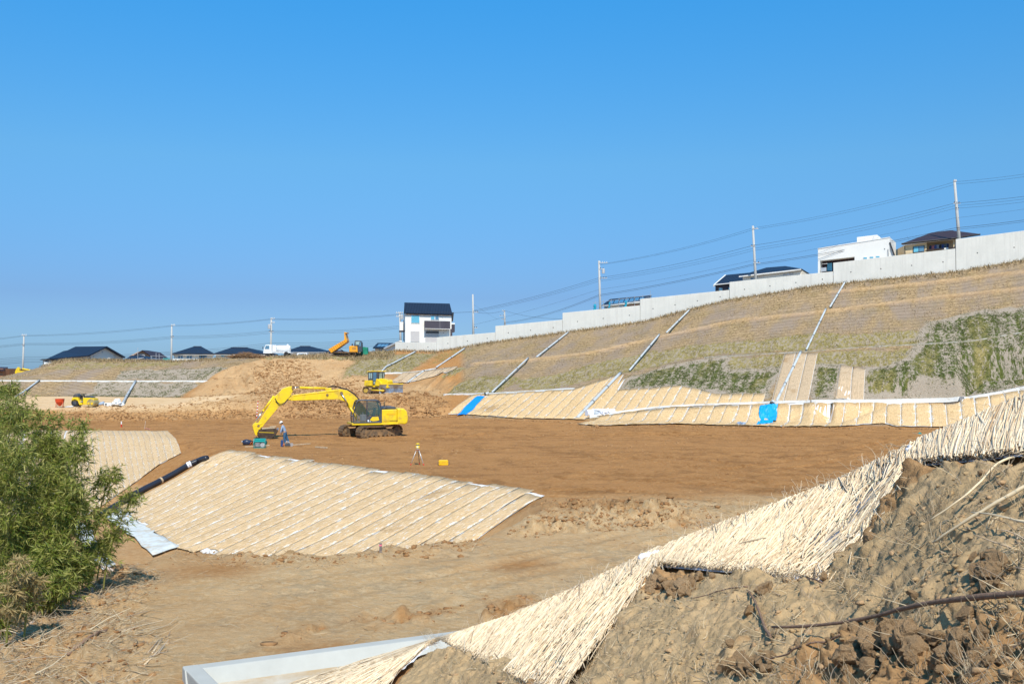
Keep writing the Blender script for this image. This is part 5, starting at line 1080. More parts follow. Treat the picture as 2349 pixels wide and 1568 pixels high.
MB().lathe([(.15, 1.68), (.15, 1.85), (.05, 1.9)], (1.25, 0, 0), 12).build('hatch', WHT, tk); tb('hose_rail', [(-.3, -.75, .95), (1.9, -.75, .95)], .05, WHT, tk, 6)
for x in (-1.65, 1.2):
    for y in (-.7, .7): MB().lathe([(.05, -.1), (.33, -.1), (.36, -.06), (.36, .06), (.33, .1), (.05, .1)], (x, y, .36), 18, 'y').build('wheel', TYR, tk)
tb('mirror', [(-2.3, -.95, 1.5), (-2.3, -.95, 1.15)], .06, BLKP, tk, 6)
A4 = P(693, 811, 156); cr = empty('parked_van', (A4.x, A4.y, on(A4.x, A4.y) - .75), 0, 'white van roof just showing over the crest right of the tanker truck', 'van')
MB().prism([(-.9, .2), (-.85, 1.0), (-.6, 1.5), (.9, 1.52), (.95, .2)], 'y', -.7, .7).build('body', WHT, cr, .06); bx('window', (.1, -.705, 1.2), (.9, .012, .34), WGL, cr)
for x in (-.55, .55): MB().lathe([(.05, -.08), (.28, -.08), (.28, .08), (.05, .08)], (x, -.62, .28), 14, 'y').build('wheel', TYR, cr)
# --- road roller
A5 = hitg(194, 934, 90); rl = empty('road_roller', (A5.x, A5.y, A5.z), R(-6), 'yellow tandem road roller parked on the sand bench at left', 'road roller')
MB().prism([(-1.3, .62), (-1.22, .98), (-1.05, 1.05), (-.52, 1.05), (-.42, .7), (-.2, .42), (.0, .42), (.0, .2), (-.35, .2), (-.55, .62)], 'y', -.5, .5).build('rear_body', YEL, rl, .03)
MB().prism([(.08, .2), (.08, 1.0), (1.0, 1.0), (1.32, .92), (1.36, .55), (.95, .45), (.55, .2)], 'y', -.5, .5).build('front_body', YEL, rl, .04)
MB().prism([(.1, 1.0), (.25, 1.16), (.7, 1.16), (1.1, 1.02), (1.0, 1.0)], 'y', -.42, .42).build('engine_cover', BLKP, rl, .03)
MB().prism([(-1.2, 1.05), (-1.02, 1.42), (-.75, 1.45), (-.62, 1.3), (-.5, 1.05)], 'y', -.4, .4).build('seat_back', BLKP, rl, .05)
MB().prism([(-.5, .9), (-.42, 1.3), (-.34, 1.28), (-.28, .9)], 'y', -.2, .2).build('seat', RUBB, rl, .02)
MB().tube([(.0, 0, .6), (-.1, 0, 1.38)], .07, 8).tube([(-.35, -.1, 1.42), (.2, .1, 1.42)], .025, 6).lathe([(.2, 1.40), (.22, 1.42), (.2, 1.44)], (-.12, 0, 0), 16).build('steering_column', RUBB, rl)
bx('footplate', (-.25, 0, .55), (.5, .9, .06), mat('step_steel', (.6, .6, .6), .4, .5), rl)
MB().lathe([(.12, -.5), (.42, -.5), (.44, -.45), (.44, .45), (.42, .5), (.12, .5)], (-.88, 0, .44), 24, 'y').build('rear_roller_tyre', TYR, rl, smooth=False); MB().lathe([(.02, -.505), (.2, -.505), (.2, .505), (.02, .505)], (-.88, 0, .44), 18, 'y').build('hub', BLKP, rl)
MB().lathe([(.1, -.52), (.44, -.52), (.44, .52), (.1, .52)], (1.0, 0, .44), 28, 'y').build('front_drum', mat('drum_steel', (.5, .42, .2), .5, .4, dirt=(.3, .2, .1), dirt_amt=.4), rl)
for x in (.78, 1.15): MB().lathe([(.03, -.56), (.14, -.56), (.14, -.5), (.03, -.5)], (x, 0, .36), 12, 'y').build('drum_bracket', YEL, rl)
tb('number_lamp', [(1.3, -.3, 1.0), (1.42, -.3, 1.15)], .03, BLKP, rl, 6)
# --- red hopper
A6 = hitg(137, 934, 90); hp = empty('concrete_hopper', (A6.x, A6.y, A6.z), R(15), 'small orange red concrete hopper on legs beside the road roller', 'hopper'); RED = mat('red_orange_paint', (.62, .07, .02), .5, var=.1, scale=2, dirt=(.3, .15, .1), dirt_amt=.2)
MB().lathe([(.1, .15), (.22, .3), (.46, .62), (.5, .95), (.52, .95), (.52, .98), (.46, .98), (.42, .64), (.1, .32)], seg=20).build('bowl', RED, hp)
for a in range(4): c_, s_ = math.cos(a * 1.571 + .785), math.sin(a * 1.571 + .785); tb('leg', [(c_ * .5, s_ * .5, 0), (c_ * .46, s_ * .46, .7)], .03, RED, hp, 6)
# pipes, blocks and bag heap beside the roller
LGP = mat('blue_grey_plastic', (.30, .38, .50), .5, var=.1)
def at(px, py, dmin=60): return hitg(px, py, dmin)
a, b = at(222, 933, 90), at(238, 933, 90); tag(tb('loose_pipe', [a + Vector((0, 0, .22)), b + Vector((0, 0, .22))], .2, LGP, None, 14), 'blue grey plastic pipes lying right of the road roller', 'pipe')
a, b = at(150, 935, 90), at(168, 935, 90); tag(tb('loose_pipe', [a + Vector((0, 0, .1)), b + Vector((0, 0, .1))], .1, mat('pale_pipe', (.6, .6, .6), .5), None, 10), 'thin pale pipe lying between the orange red hopper and the road roller', 'pipe')
p = at(249, 933, 90); o = MB().box((0, 0, .22), (.85, .5, .4)).build('concrete_block', mat('block_white', (.72, .72, .70), .8), None, .02, loc=p); bx('block_opening', (-.2, -.252, .24), (.2, .01, .16), HOLE, o); tag(o, 'pale concrete gully block left of the white bag heap', 'concrete block')
p = at(268.5, 933, 90); hpz = empty('bag_heap', p, 0, 'heap of white bags at the foot of the left grey drain pipe', 'heap of bags'); BAGM = mat('white_bag', (.74, .76, .78), .75, var=.15, scale=3)
bm = bmesh.new(); bmesh.ops.create_icosphere(bm, subdivisions=2, radius=1); bme = bpy.data.meshes.new('bag'); 
for v in bm.verts: v.co = Vector((v.co.x * .24, v.co.y * .17, v.co.z * .09 * (1 + .3 * math.sin(v.co.x * 5))))
bm.to_mesh(bme); bm.free(); bme.materials.append(BAGM)
for k in range(70):
    u = RNG.random(); ang = RNG.random() * 6.28; lv = RNG.random(); rr_ = .62 * (1 - lv * .85) * (.5 + .5 * u)
    o = bpy.data.objects.new('bag', bme); col.objects.link(o); o.parent = hpz; o.location = (rr_ * math.cos(ang), rr_ * math.sin(ang), .08 + lv * .6); o.rotation_euler = (RNG.random() - .5, RNG.random() - .5, RNG.random() * 6)
# --- laser level on tripod, its case
p = hitg(958, 1065, 30); tp = empty('laser_level', p, 0, 'yellow laser level on a silver tripod standing on the brown floor', 'survey tripod'); ALU = mat('silver_leg', (.62, .62, .62), .35, .5); REDT = mat('red_tip', (.6, .03, .02), .5)
for an in (R(200), R(-25), R(80)):
    e = Vector((math.cos(an) * .42, math.sin(an) * .42, 0)); h = Vector((math.cos(an) * .06, math.sin(an) * .06, .92)); lg = tb('leg', [e, h], .022 if an < 1 else .016, ALU if an != R(80) else BLKP, tp, 8); tb('leg_foot', [e - (h - e) * .03, e + (h - e) * .12], .026, REDT, lg, 8); tb('leg_clamp', [h - (h - e) * .06, h], .03, REDT, lg, 8)
MB().lathe([(.09, .90), (.10, .93), (.10, .96), (.04, .98)], seg=16).build('tripod_head', ALU, tp)
MB().lathe([(.03, .97), (.115, .98), (.12, 1.02), (.115, 1.10), (.095, 1.12)], seg=20).build('level_body', YEL, tp, smooth=False); MB().lathe([(.085, 1.12), (.085, 1.19)], seg=20).build('lantern_glass', WGL, tp); MB().lathe([(.11, 1.19), (.115, 1.21), (.11, 1.25), (.04, 1.27)], seg=20).build('lantern_cap', YEL, tp)
bx('control_panel', (0, -.116, 1.05), (.1, .012, .07), WHT, tp)
p = hitg(1017, 1066, 30); cs = empty('instrument_case', p, R(8), 'small yellow instrument case standing on the brown floor right of the tripod', 'case')
MB().prism([(-.27, .0), (-.28, .22), (-.24, .30), (.24, .30), (.28, .22), (.27, 0)], 'y', -.12, .12).build('case_body', mat('orange_yellow_plastic', (.85, .48, .01), .5, var=.05), cs, .03); bx('case_seam', (0, -.122, .16), (.54, .012, .012), BLKP, cs)
for x in (-.15, .15): bx('latch', (x, -.127, .16), (.05, .014, .06), YEL, cs)
tb('shoulder_strap', [(.28, 0, .2), (.36, -.03, .15), (.34, -.05, .04), (.26, -.1, .02)], .012, BLKP, cs, 6); tb('shoulder_strap', [(-.28, 0, .2), (-.34, -.03, .1), (-.28, -.1, .02)], .012, BLKP, cs, 6)
# --- generator, pipe bundle, planks, tools beside the bucket
p = hitg(596, 1027, 30); gn = empty('generator', p, R(6), 'turquoise portable generator in a tubular frame on the brown floor', 'generator'); TEAL = mat('turquoise_paint', (.01, .38, .37), .45, var=.08)
for x in (-.38, .38):
    for y in (-.25, .25): tb('frame_post', [(x, y, 0), (x, y, .62)], .022, TEAL, gn, 6)
for z in (.03, .62):
    tb('frame_rail', [(-.38, -.25, z), (.38, -.25, z), (.38, .25, z), (-.38, .25, z), (-.38, -.25, z)], .022, TEAL, gn, 6)
MB().prism([(-.36, .42), (-.34, .58), (-.25, .63), (.28, .63), (.35, .56), (.35, .42)], 'y', -.23, .23).build('fuel_tank', TEAL, gn, .03); bx('engine_block', (-.14, 0, .24), (.34, .36, .32), mat('engine_grey', (.25, .25, .26), .5, .3, var=.4, scale=9), gn, .03); MB().lathe([(.03, -.15), (.16, -.15), (.16, .15), (.03, .15)], (.2, 0, .22), 16, 'y').build('alternator', mat('alloy', (.55, .55, .55), .4, .5), gn)
a, b = hitg(560, 1020, 30), hitg(612, 1020, 30); bd = empty('pipe_bundle', a, 0, 'black corrugated pipe bundle wrapped in dark sheet and tied with orange straps', 'pipe bundle'); v = b - a
tb('black_pipe', [(0, 0, .2), tuple(v * .5 + Vector((0, 0, .2))), tuple(v + Vector((0, 0, .17)))], .13, RUBB, bd, 12); tb('wrapped_end', [tuple(v * -.05 + Vector((0, 0, .2))), tuple(v * .08 + Vector((0, 0, .23))), tuple(v * .3 + Vector((0, 0, .2)))], [.16, .22, .17], mat('navy_sheet', (.03, .045, .09), .35, var=.5, scale=4), bd, 10)
for f in (.33, .42, .55): q = v * f; tb('strap', [tuple(q + Vector((-.1, -.14, .03))), tuple(q + Vector((0, -.15, .2))), tuple(q + Vector((.12, 0, .36)))], .018, mat('orange_strap', (.75, .16, .03), .6), bd, 5)
tb('white_pipe_end', [tuple(v * -.1 + Vector((0, 0, .28))), tuple(v * 0 + Vector((0, 0, .24)))], .06, WHT, bd, 8)
def plank(label, x0, y0, x1, y1, w=.14, h=.06, m=WOOD):
    a, b = hitg(x0, y0, 30), hitg(x1, y1, 30); c = (a + b) / 2; v = b - a; o = MB().box((0, 0, 0), (v.length, w, h)).build('plank', m, None, .008, loc=c + Vector((0, 0, .06))); o.rotation_euler = (0, -math.asin(v.z / v.length), math.atan2(v.y, v.x)); return tag(o, label, 'plank')
plank('pale plank lying in front of the pipe bundle, left of the turquoise generator', 562, 1025.5, 588, 1025); plank('long grey plank lying on the ground to the right of the worker', 661, 1022.5, 711, 1018.5, .16); plank('short grey pipe-like batten lying alone between the plank and the tripod', 724, 1026.5, 750, 1029, .13, .09); plank('short pale plank right behind the turquoise generator', 604, 1023, 618, 1022.5)
p = hitg(647, 1024, 30); cn = empty('fuel_can', p, .3, 'narrow dark blue can standing before the worker', 'can'); MB().lathe([(.09, 0), (.10, .02), (.10, .42), (.07, .46), (.03, .47)], seg=14).build('can_body', mat('dark_blue_paint', (.03, .07, .20), .5), cn); MB().lathe([(.035, .47), (.035, .51)], seg=10).build('can_lid', BLKP, cn)
p = hitg(660, 1024, 30); sw = empty('cut_off_saw', p, .2, 'small cut-off saw lying on the end of the long grey plank at the worker\'s feet', 'power tool'); MB().prism([(-.2, .06), (-.2, .22), (.05, .28), (.18, .2), (.18, .06)], 'y', -.09, .09).build('motor_body', BLKP, sw, .02); MB().lathe([(.01, -.01), (.13, -.01), (.13, .01), (.01, .01)], (.26, 0, .15), 18, 'y').build('disc', mat('disc_steel', (.7, .7, .7), .3, .8), sw); tb('handle', [(-.15, 0, .25), (-.1, 0, .38), (.08, 0, .36), (.12, 0, .26)], .02, WHT, sw, 6); tb('orange_guard', [(-.34, 0, .08), (-.28, 0, .2), (-.2, 0, .1)], .03, mat('orange_plastic', (.75, .16, .03), .6), sw, 6)
# survey poles and stakes
RB, WB_ = mat('pole_red', (.62, .03, .02), .5), mat('pole_white', (.8, .8, .8), .5)
def surv(label, px, py0, py1, r=.05, bands=10, px1=None):
    b = hitg(px, py0, 60); d = b.y; t = P(px1 or px, py1, d); root = empty('survey_pole', b, 0, label, 'survey pole'); v = t - b
    for k in range(bands): tb('band', [v * (k / bands), v * ((k + 1) / bands)], r, RB if k % 2 == 0 else WB_, root, 10, False)
surv('tall red and white survey pole before the clod bank, left of the excavator arm', 588.5, 962, 919, .05, 11, 592); surv('short red and white marker post in a little mound at left', 278.5, 979, 966, .055, 2)
p = hitg(278.5, 979.5, 60)
STK = mat('stake_wood', (.55, .44, .36), .85, var=.15, scale=9); PINK = mat('pink_tape', (.85, .2, .3), .6)
def stake(label, px, py0, py1, w=.05, dm=17, px1=None, tape=None, m=STK):
    b = hit(px, py0, dm); b.z = onr(b.x, b.y); t = P(px1 or px, py1, b.y); root = empty('stake', b, 0, label, 'stake', 'wooden stakes'); v = t - b
    mb = MB(); mb.ext([(-w / 2, -w / 2, -.2), (w / 2, -w / 2, -.2), (w / 2, w / 2, -.2), (-w / 2, w / 2, -.2)], tuple(v + Vector((0, 0, .2)))); mb.build('post', m, root, .004)
    if tape: mb = MB(); c = v * tape; mb.box(tuple(c), (w * 1.15, w * 1.15, .04)); mb.build('tape', PINK, root)
stake('square dark stake with a pink band on the far edge of the haul road', 873, 1272, 1245, .07, 20, None, .8, mat('dark_stake', (.20, .16, .15), .85))
stake('tall pale stake with a pink ribbon at the left edge of the picture', 7, 1440, 1385, .09, 18, 9, .82); stake('pale stake standing below the bamboo, third along the edge', 151, 1392, 1364, .055, 18, 149, None); stake('pale stake nearest the bamboo\'s right foot, above the haul road', 213, 1367, 1345, .05, 18, 211)
stake('leaning pale stake in the dead stalks below the bamboo', 80, 1448, 1425, .07, 17, 74); stake('small pale stub in the dead stalks, between two taller stakes', 103, 1436, 1424, .06, 17); stake('pale stake low in the dead stalks near the left edge', 54, 1468, 1448, .07, 17, 52); stake('cracked pale stub beside the low stake near the left edge', 44, 1464, 1450, .05, 17)
stake('thin orange stake on the clod bank seen under the excavator boom', 803, 935, 921, .05, 60, None, None, mat('orange_stake', (.62, .30, .10), .8)); stake('thin pale stake behind the small left matted slope', 331, 983, 965, .035, 60, 334); stake('thin pale stake beside the pipe end behind the bulldozer blade', 934, 880, 868, .04, 100, 932)
plank('red and white batten lying near the thin pale stake', 333, 983, 344, 985, .08, .05, mat('pinkish_batten', (.6, .25, .22), .8))
# --- blue sheets
def sheet_obj(label, bl, br, tr, tl, m, off=.16, wr=.03, n=(8, 16), th=.02):
    nu, nv = n; V = []; 
    B0, B1, T0, T1 = [hit(*q, 60) for q in (bl, br, tl, tr)]
    for j in range(nv + 1):
        for i in range(nu + 1):
            u, v = i / nu, j / nv; e = fbm(np.array([v * 5.0]), np.array([u * .1 + 7]), 1, 3, 3)[0] * .5 * wr * 10
            a = B0.lerp(B1, u); b = T0.lerp(T1, u); p = a.lerp(b, v); p.x += e * (1 if u in (0, 1) else .3); V.append((p.x, p.y, onr(p.x, p.y) + off + float(fbm(np.array([p.x * 1.5]), np.array([p.y * 1.5]), 1, 4, 6)[0]) * wr * 6))
    idx = lambda j, i: j * (nu + 1) + i; F = [(idx(j, i), idx(j, i + 1), idx(j + 1, i + 1), idx(j + 1, i)) for j in range(nv) for i in range(nu)]
    o = MB().add(V, F).build('blue_sheet', m, None); s = o.modifiers.new('thick', 'SOLIDIFY'); s.thickness = th; return tag(o, label, 'tarpaulin')
sheet_obj('long narrow bright blue sheet running down the fresh straw matting', (1048, 954), (1069, 954), (1113, 911.5), (1095, 911), mat('bright_blue_sheet', (.005, .27, .80), .6, var=.08, scale=2), wr=.004)
sheet_obj('crumpled blue tarpaulin hanging on the lowest matting under the grey pipe', (1737, 976), (1771, 973), (1785, 934), (1743, 939), mat('cyan_blue_sheet', (.005, .33, .72), .45, var=.15, scale=2), wr=.06, n=(20, 24), off=.28)
def stub(label, a, b, r=.16):
    p, q = hitg(*a, 60), hitg(*b, 60); o = empty('pipe_end', p, 0, label, 'pipe end'); v = q - p; tb('pipe_body', [(0, 0, .35), tuple(v + Vector((0, 0, .35)))], r, PIPE, o, 14); MB().tube([(0, 0, .35), tuple(v * .15 + Vector((0, 0, .35)))], r * 1.2, 14).build('dark_mouth', RUBB, o)
stub('dark pipe mouth at the top of the long narrow blue sheet', (1112, 910.5), (1121, 908.5)); stub('dark round pipe mouth above the crumpled blue tarpaulin', (1771, 934), (1774, 930), .22)
p = at(1352, 956); o = MB().lathe([(.08, -.35), (.36, -.35), (.36, .35), (.08, .35), (.08, -.3)], (0, 0, .36), 20, 'x').build('cloth_roll', REEDCLOTH, None, loc=p); o.rotation_euler = (0, 0, .4); tag(o, 'white roll of cloth beside the foot of the long grey pipe', 'cloth roll')
p = at(1368, 953.5); o = MB().lathe([(.08, -.4), (.28, -.4), (.28, .4), (.08, .4)], (0, 0, .3), 18, 'x').build('cloth_roll', mat('greyish_roll', (.45, .5, .55), .7), None, loc=p); tag(o, 'grey roll lying between the white roll and the white sheet', 'cloth roll')
def blob(label, px, py, size, m, seed, cat_):
    bm = bmesh.new(); bmesh.ops.create_icosphere(bm, subdivisions=4, radius=1); vs = np.array([v.co for v in bm.verts]); k_ = fbm(vs[:, 0] * 2, vs[:, 1] * 2 + vs[:, 2], .6, 4, seed, .7)
    for v, q in zip(bm.verts, k_): v.co = Vector((v.co.x * size[0], v.co.y * size[1], v.co.z * size[2])) * (1 + q)
    me = bpy.data.meshes.new('crumpled_sheet'); bm.to_mesh(me); bm.free(); o = link('crumpled_sheet', me, m); p = at(px, py); o.location = p + Vector((0, 0, size[2] * .6)); return tag(o, label, cat_)
blob('crumpled white sheet lying on the straw matting right of the two rolls', 1386, 951, (1.0, .5, .35), REEDCLOTH, 4, 'sheet'); blob('small crumpled blue grey sheet on the floor left of the crumpled blue tarpaulin', 1700, 976, (.35, .3, .2), LGP, 6, 'sheet')
blob('small turquoise scrap lying on the brown floor at far right', 2110, 995, (.12, .12, .08), TEAL, 8, 'scrap')
# --- black corrugated pipe down the gully
line = [(474, 1057), (455, 1062), (430, 1074), (400, 1092), (370, 1109), (340, 1124), (310, 1139), (285, 1156), (265, 1168), (245, 1180), (222, 1192)]
pts = [hitg(x, y, 40) for x, y in line]; pts = [Vector((p.x, p.y, p.z)) for p in pts]; q = resamp(pts, 150); q[:, 2] = np.convolve(np.pad(q[:, 2], 7, 'edge'), np.ones(15) / 15, 'valid') + .22
BP = mat('black_corrugated_plastic', (.022, .026, .04), .35, var=.2, spec=.5); bpz = empty('corrugated_pipe', tuple(q[0]), 0, 'thick black corrugated pipe lying down the gully beside the matted slope', 'corrugated pipe')
tb('pipe_body', [tuple(k - q[0]) for k in q], [.165 if i % 2 else .19 for i in range(150)], BP, bpz, 14)
for f in (22, 24, 55): a = Vector(q[f] - q[0]); b = Vector(q[f + 1] - q[0]); tb('tie', [a, a + (b - a).normalized() * .12], .21, REEDCLOTH if f < 50 else WOOD, bpz, 12, False)
# --- white lining along the foot of the middle slope and across the pit
LIN = mat('white_lining', (.60, .64, .64), .8, var=.10, scale=2.0, dirt=(.5, .40, .28), dirt_amt=.35)
def lining(label, bl, br, tr, tl, n=(7, 16)):
    nu, nv = n; V = []; B0, B1, T0, T1 = [hit(*q, 30) for q in (bl, br, tl, tr)]
    for j in range(nv + 1):
        for i in range(nu + 1):
            p = B0.lerp(B1, i / nu).lerp(T0.lerp(T1, i / nu), j / nv); e = float(fbm(np.array([p.x * .9]), np.array([p.y * .9]), 1, 3, 3)[0]); V.append((p.x + e * .25, p.y + e * .2, onr(p.x, p.y) + .10 + float(fbm(np.array([p.x * 2.5]), np.array([p.y * 2.5]), 1, 3, 6)[0]) * .07))
    idx = lambda j, i: j * (nu + 1) + i; F = [(idx(j, i), idx(j, i + 1), idx(j + 1, i + 1), idx(j + 1, i)) for j in range(nv) for i in range(nu)]
    o = MB().add(V, F).build('gully_lining', LIN, None, smooth=True); s = o.modifiers.new('thick', 'SOLIDIFY'); s.thickness = .02; return tag(o, label, 'lining sheet', 'white lining sheets in the pit')
lining('white lining strip along the foot of the middle matted slope', (352, 1276), (408, 1256), (275, 1170), (240, 1192)); lining('white lining strip across the pit behind the bamboo twigs', (240, 1312), (262, 1300), (180, 1192), (150, 1205))
tag(tb('timber_pole', [P(216, 1288, 31), P(262, 1310, 30)], .05, mat('pinkish_timber', (.6, .5, .45), .8), None, 8), 'pale timber pole lying at the pit edge under the bamboo twigs', 'pole')
# --- concrete basin at the bottom
CONB = mat('smooth_concrete', (.45, .455, .43), .8, var=.08, scale=1.2, dirt=(.45, .37, .27), dirt_amt=.15, bump=.15); FLR = mat('basin_floor', (.58, .52, .43), .85, var=.14, scale=1.5, dirt=(.50, .36, .21), dirt_amt=.6)
basin = empty('concrete_basin', (0, 0, 0), 0, 'pale concrete basin with a raised rim at the bottom edge of the picture', 'basin')
c0, c1 = PZ(418, 1527, .22), PZ(1120, 1436, .22); v = (c1 - c0).normalized(); w2 = Vector((v.y, -v.x, 0)); c1 = c0 + v * 9.5; c2 = c0 + w2 * 5.0 + v * .4
def rim(a, b, inw, wt=.28, hb=.3):
    nrm = inw; mb = MB(); A = [a, a + nrm * wt, a + nrm * (wt + .17) + Vector((0, 0, -.26)), a + nrm * (wt + .17) + Vector((0, 0, -.5)), a + Vector((0, 0, -.5))]; mb.ext([tuple(k) for k in A], b - a); return mb
rim(c0, c1, w2).build('rim_wall', CONB, basin, .02); n2 = (c2 - c0).normalized(); rim(c0 + v * .0 + Vector((0, 0, .003)), c2 + Vector((0, 0, .003)), v).build('rim_wall', CONB, basin, .02)
for k in range(4):
    a = c0 + v * (.42 + k * 2.3) + w2 * .42; b = a + v * 2.28; mb = MB(); mb.ext([(p.x, p.y, -.03) for p in (a, b, b + w2 * 4.6, a + w2 * 4.6)], (0, 0, -.1)); mb.build('floor_slab', FLR, basin, .01)
bx('gully_cover', tuple(c0 + v * 3.4 + w2 * 2.2 + Vector((0, 0, -.2))), (.25, .25, .04), CONB, basin)
# ------------------------------------------------------------------ worker
SKIN = mat('skin', (.42, .24, .16), .6, var=.05); SHIRT = mat('light_blue_shirt', (.30, .40, .55), .85, var=.12, scale=6); TROU = mat('blue_work_trousers', (.035, .10, .19), .9, var=.25, scale=5); BOOT = mat('dusty_boots', (.30, .22, .15), .9)
def skin_obj(name, chains, m, parent, sub=2, root=0):
    vs = []; es = []; rs = []; key = {}
    for ch in chains:
        prev = None
        for (p, r) in ch:
            k = tuple(round(c, 4) for c in p)
            if k not in key: key[k] = len(vs); vs.append(p); rs.append(r)
            i = key[k]
            if prev is not None and prev != i: es.append((prev, i))
            prev = i
    me = bpy.data.meshes.new(name); me.from_pydata(vs, es, []); me.update(); o = link(name, me, m, parent)
    sm = o.modifiers.new('skin', 'SKIN'); sm.use_smooth_shade = True; lay = me.skin_vertices[0].data
    for i, r in enumerate(rs): lay[i].radius = (r if isinstance(r, tuple) else (r, r)); lay[i].use_root = (i == root)
    s = o.modifiers.new('sub', 'SUBSURF'); s.levels = s.render_levels = sub; return o
pw = hitg(654, 1020.5, 40); wk = empty('person', pw, 0, 'worker in white helmet, pale blue shirt and dark blue trousers leaning over the excavator bucket', 'person')
pel = (0.0, 0, .88); ch = (-.14, 0, 1.30); nk = (-.20, 0, 1.42)
hip_l, hip_r = (0.0, -.10, .84), (0.0, .10, .84)
armL = [((-.16, -.19, 1.32), .055), ((-.24, -.21, 1.06), .045), ((-.30, -.19, .86), .034)]; armR = [((-.16, .19, 1.32), .055), ((-.22, .20, 1.06), .045), ((-.28, .17, .88), .034)]
body = [[(pel, (.14, .11)), ((-.05, 0, 1.05), (.13, .10)), (ch, (.17, .11)), (nk, .055), ((-.235, 0, 1.49), .055)],
        [(ch, (.17, .11)), armL[0], armL[1], armL[2], ((-.33, -.185, .79), .032)], [(ch, (.17, .11)), armR[0], armR[1], armR[2], ((-.31, .165, .81), .032)],
        [(pel, (.14, .11)), (hip_l, .085), ((-.03, -.12, .46), .06), ((.05, -.12, .10), .042), ((-.04, -.12, .05), .04)], [(pel, (.14, .11)), (hip_r, .085), ((.10, .12, .47), .06), ((.22, .12, .12), .042), ((.15, .12, .06), .04)]]
for sgn, base_ in ((-1, (-.33, -.185, .79)), (1, (-.31, .165, .81))):
    for k, (dx, ln) in enumerate(((-.024, .075), (-.008, .085), (.008, .08), (.024, .065))):
        body.append([(base_, .032), ((base_[0] + dx, base_[1] + dx * .3, base_[2] - .04), .009), ((base_[0] + dx * 1.4 - .015, base_[1], base_[2] - ln), .007)])
    body.append([(base_, .032), ((base_[0] - .03, base_[1] - sgn * .03, base_[2] - .02), .009), ((base_[0] - .045, base_[1] - sgn * .035, base_[2] - .05), .008)])
skin_obj('body', body, SKIN, wk, 2)
bm = bmesh.new(); bmesh.ops.create_icosphere(bm, subdivisions=3, radius=1)
for v in bm.verts:
    c = v.co.copy(); f = 1.0 - .18 * max(0, -c.z); v.co = Vector((c.x * .095 * f, c.y * .077 * f, c.z * .118))
    if c.x < -.92 and -.25 < c.z < .1: v.co.x -= .016
    if c.x < -.8 and .1 < c.z < .3 and .2 < abs(c.y) < .45: v.co.x += .008
me = bpy.data.meshes.new('head'); bm.to_mesh(me); bm.free(); hd = link('head', me, SKIN, wk, True); hd.location = (-.275, 0, 1.575); hd.rotation_euler = (0, R(-24), 0)
for s_ in (-1, 1):
    MB().lathe([(.004, 0), (.013, .004), (.004, .01)], (-.088, s_ * .03, .012), 8, 'x').build('eye', mat('dark_eye', (.02, .015, .01), .3), hd); MB().box((0, s_ * .079, -.01), (.03, .012, .05)).build('ear', SKIN, hd, .004)
MB().box((-.09, 0, -.055), (.01, .04, .008)).build('mouth', mat('lips', (.30, .12, .09), .6), hd)
MB().lathe([(.074, -.05), (.088, -.02), (.092, .02), (.08, .05)], (.018, 0, .0), 18).build('hair', mat('black_hair', (.015, .013, .012), .7), hd)
MB().lathe([(.125, .02), (.128, .03), (.118, .035), (.112, .08), (.09, .125), (.05, .15), (.01, .158)], seg=24).build('helmet', mat('white_helmet', (.82, .82, .80), .3, spec=.5), hd, smooth=True); MB().prism([(-.17, .028), (-.10, .034), (-.10, .05), (-.165, .036)], 'y', -.07, .07).build('helmet_peak', MATS['white_helmet'], hd, .004)
skin_obj('shirt', [[((-.0, 0, .90), (.155, .125)), ((-.05, 0, 1.06), (.15, .115)), (ch, (.185, .13)), ((-.195, 0, 1.40), .08)], [(ch, (.185, .13)), ((-.16, -.20, 1.32), .075), ((-.24, -.215, 1.06), .06), ((-.295, -.195, .88), .048)], [(ch, (.185, .13)), ((-.16, .20, 1.32), .075), ((-.22, .205, 1.06), .06), ((-.275, .175, .90), .048)]], SHIRT, wk)
skin_obj('trousers', [[((-.005, 0, .97), (.150, .122)), ((0, 0, .86), (.17, .14)), ((0.0, -.10, .78), .115), ((-.03, -.125, .48), .095), ((.045, -.125, .20), .092), ((.05, -.125, .13), .06)], [((0, 0, .86), (.17, .14)), ((0.0, .10, .78), .115), ((.10, .125, .48), .095), ((.20, .125, .24), .092), ((.21, .125, .15), .06)]], TROU, wk)
for x, y in ((.05, -.12), (.21, .12)): MB().prism([(x - .19, 0), (x - .19, .05), (x - .08, .09), (x - .045, .22), (x + .05, .22), (x + .07, 0)], 'y', y - .05, y + .05).build('boot', BOOT, wk, .02)
# ------------------------------------------------------------------ houses
def roofm(name, c, ribs=2.2):
    N = NT(name); tc = N.n('ShaderNodeTexCoord'); wv = N.n('ShaderNodeTexWave', wave_type='BANDS', bands_direction='X'); wv.inputs['Scale'].default_value = ribs / 3; N.l(tc.outputs['Object'], wv.inputs['Vector'])
    N.base(N.mix(N.math('MULTIPLY', N.ramp(wv.outputs['Fac'], .0, .3, (1, 1, 1), (0, 0, 0)), .5), N.mix(N.noise(tc.outputs['Object'], 1.5, 5), tuple(k * .85 for k in c), tuple(k * 1.2 for k in c)), tuple(k * .5 for k in c)))
    N.b.inputs['Roughness'].default_value = .5; N.bump(wv.outputs['Fac'], .5, .04); return N.m
NAVY = roofm('navy_roof', (.016, .028, .055)); DBRN = roofm('brown_roof', (.05, .033, .04)); DGRN = roofm('dark_slate_roof', (.008, .026, .036)); GUTT = mat('dark_gutter', (.03, .03, .035), .6); TRIM = mat('white_trim', (.76, .76, .75), .6)
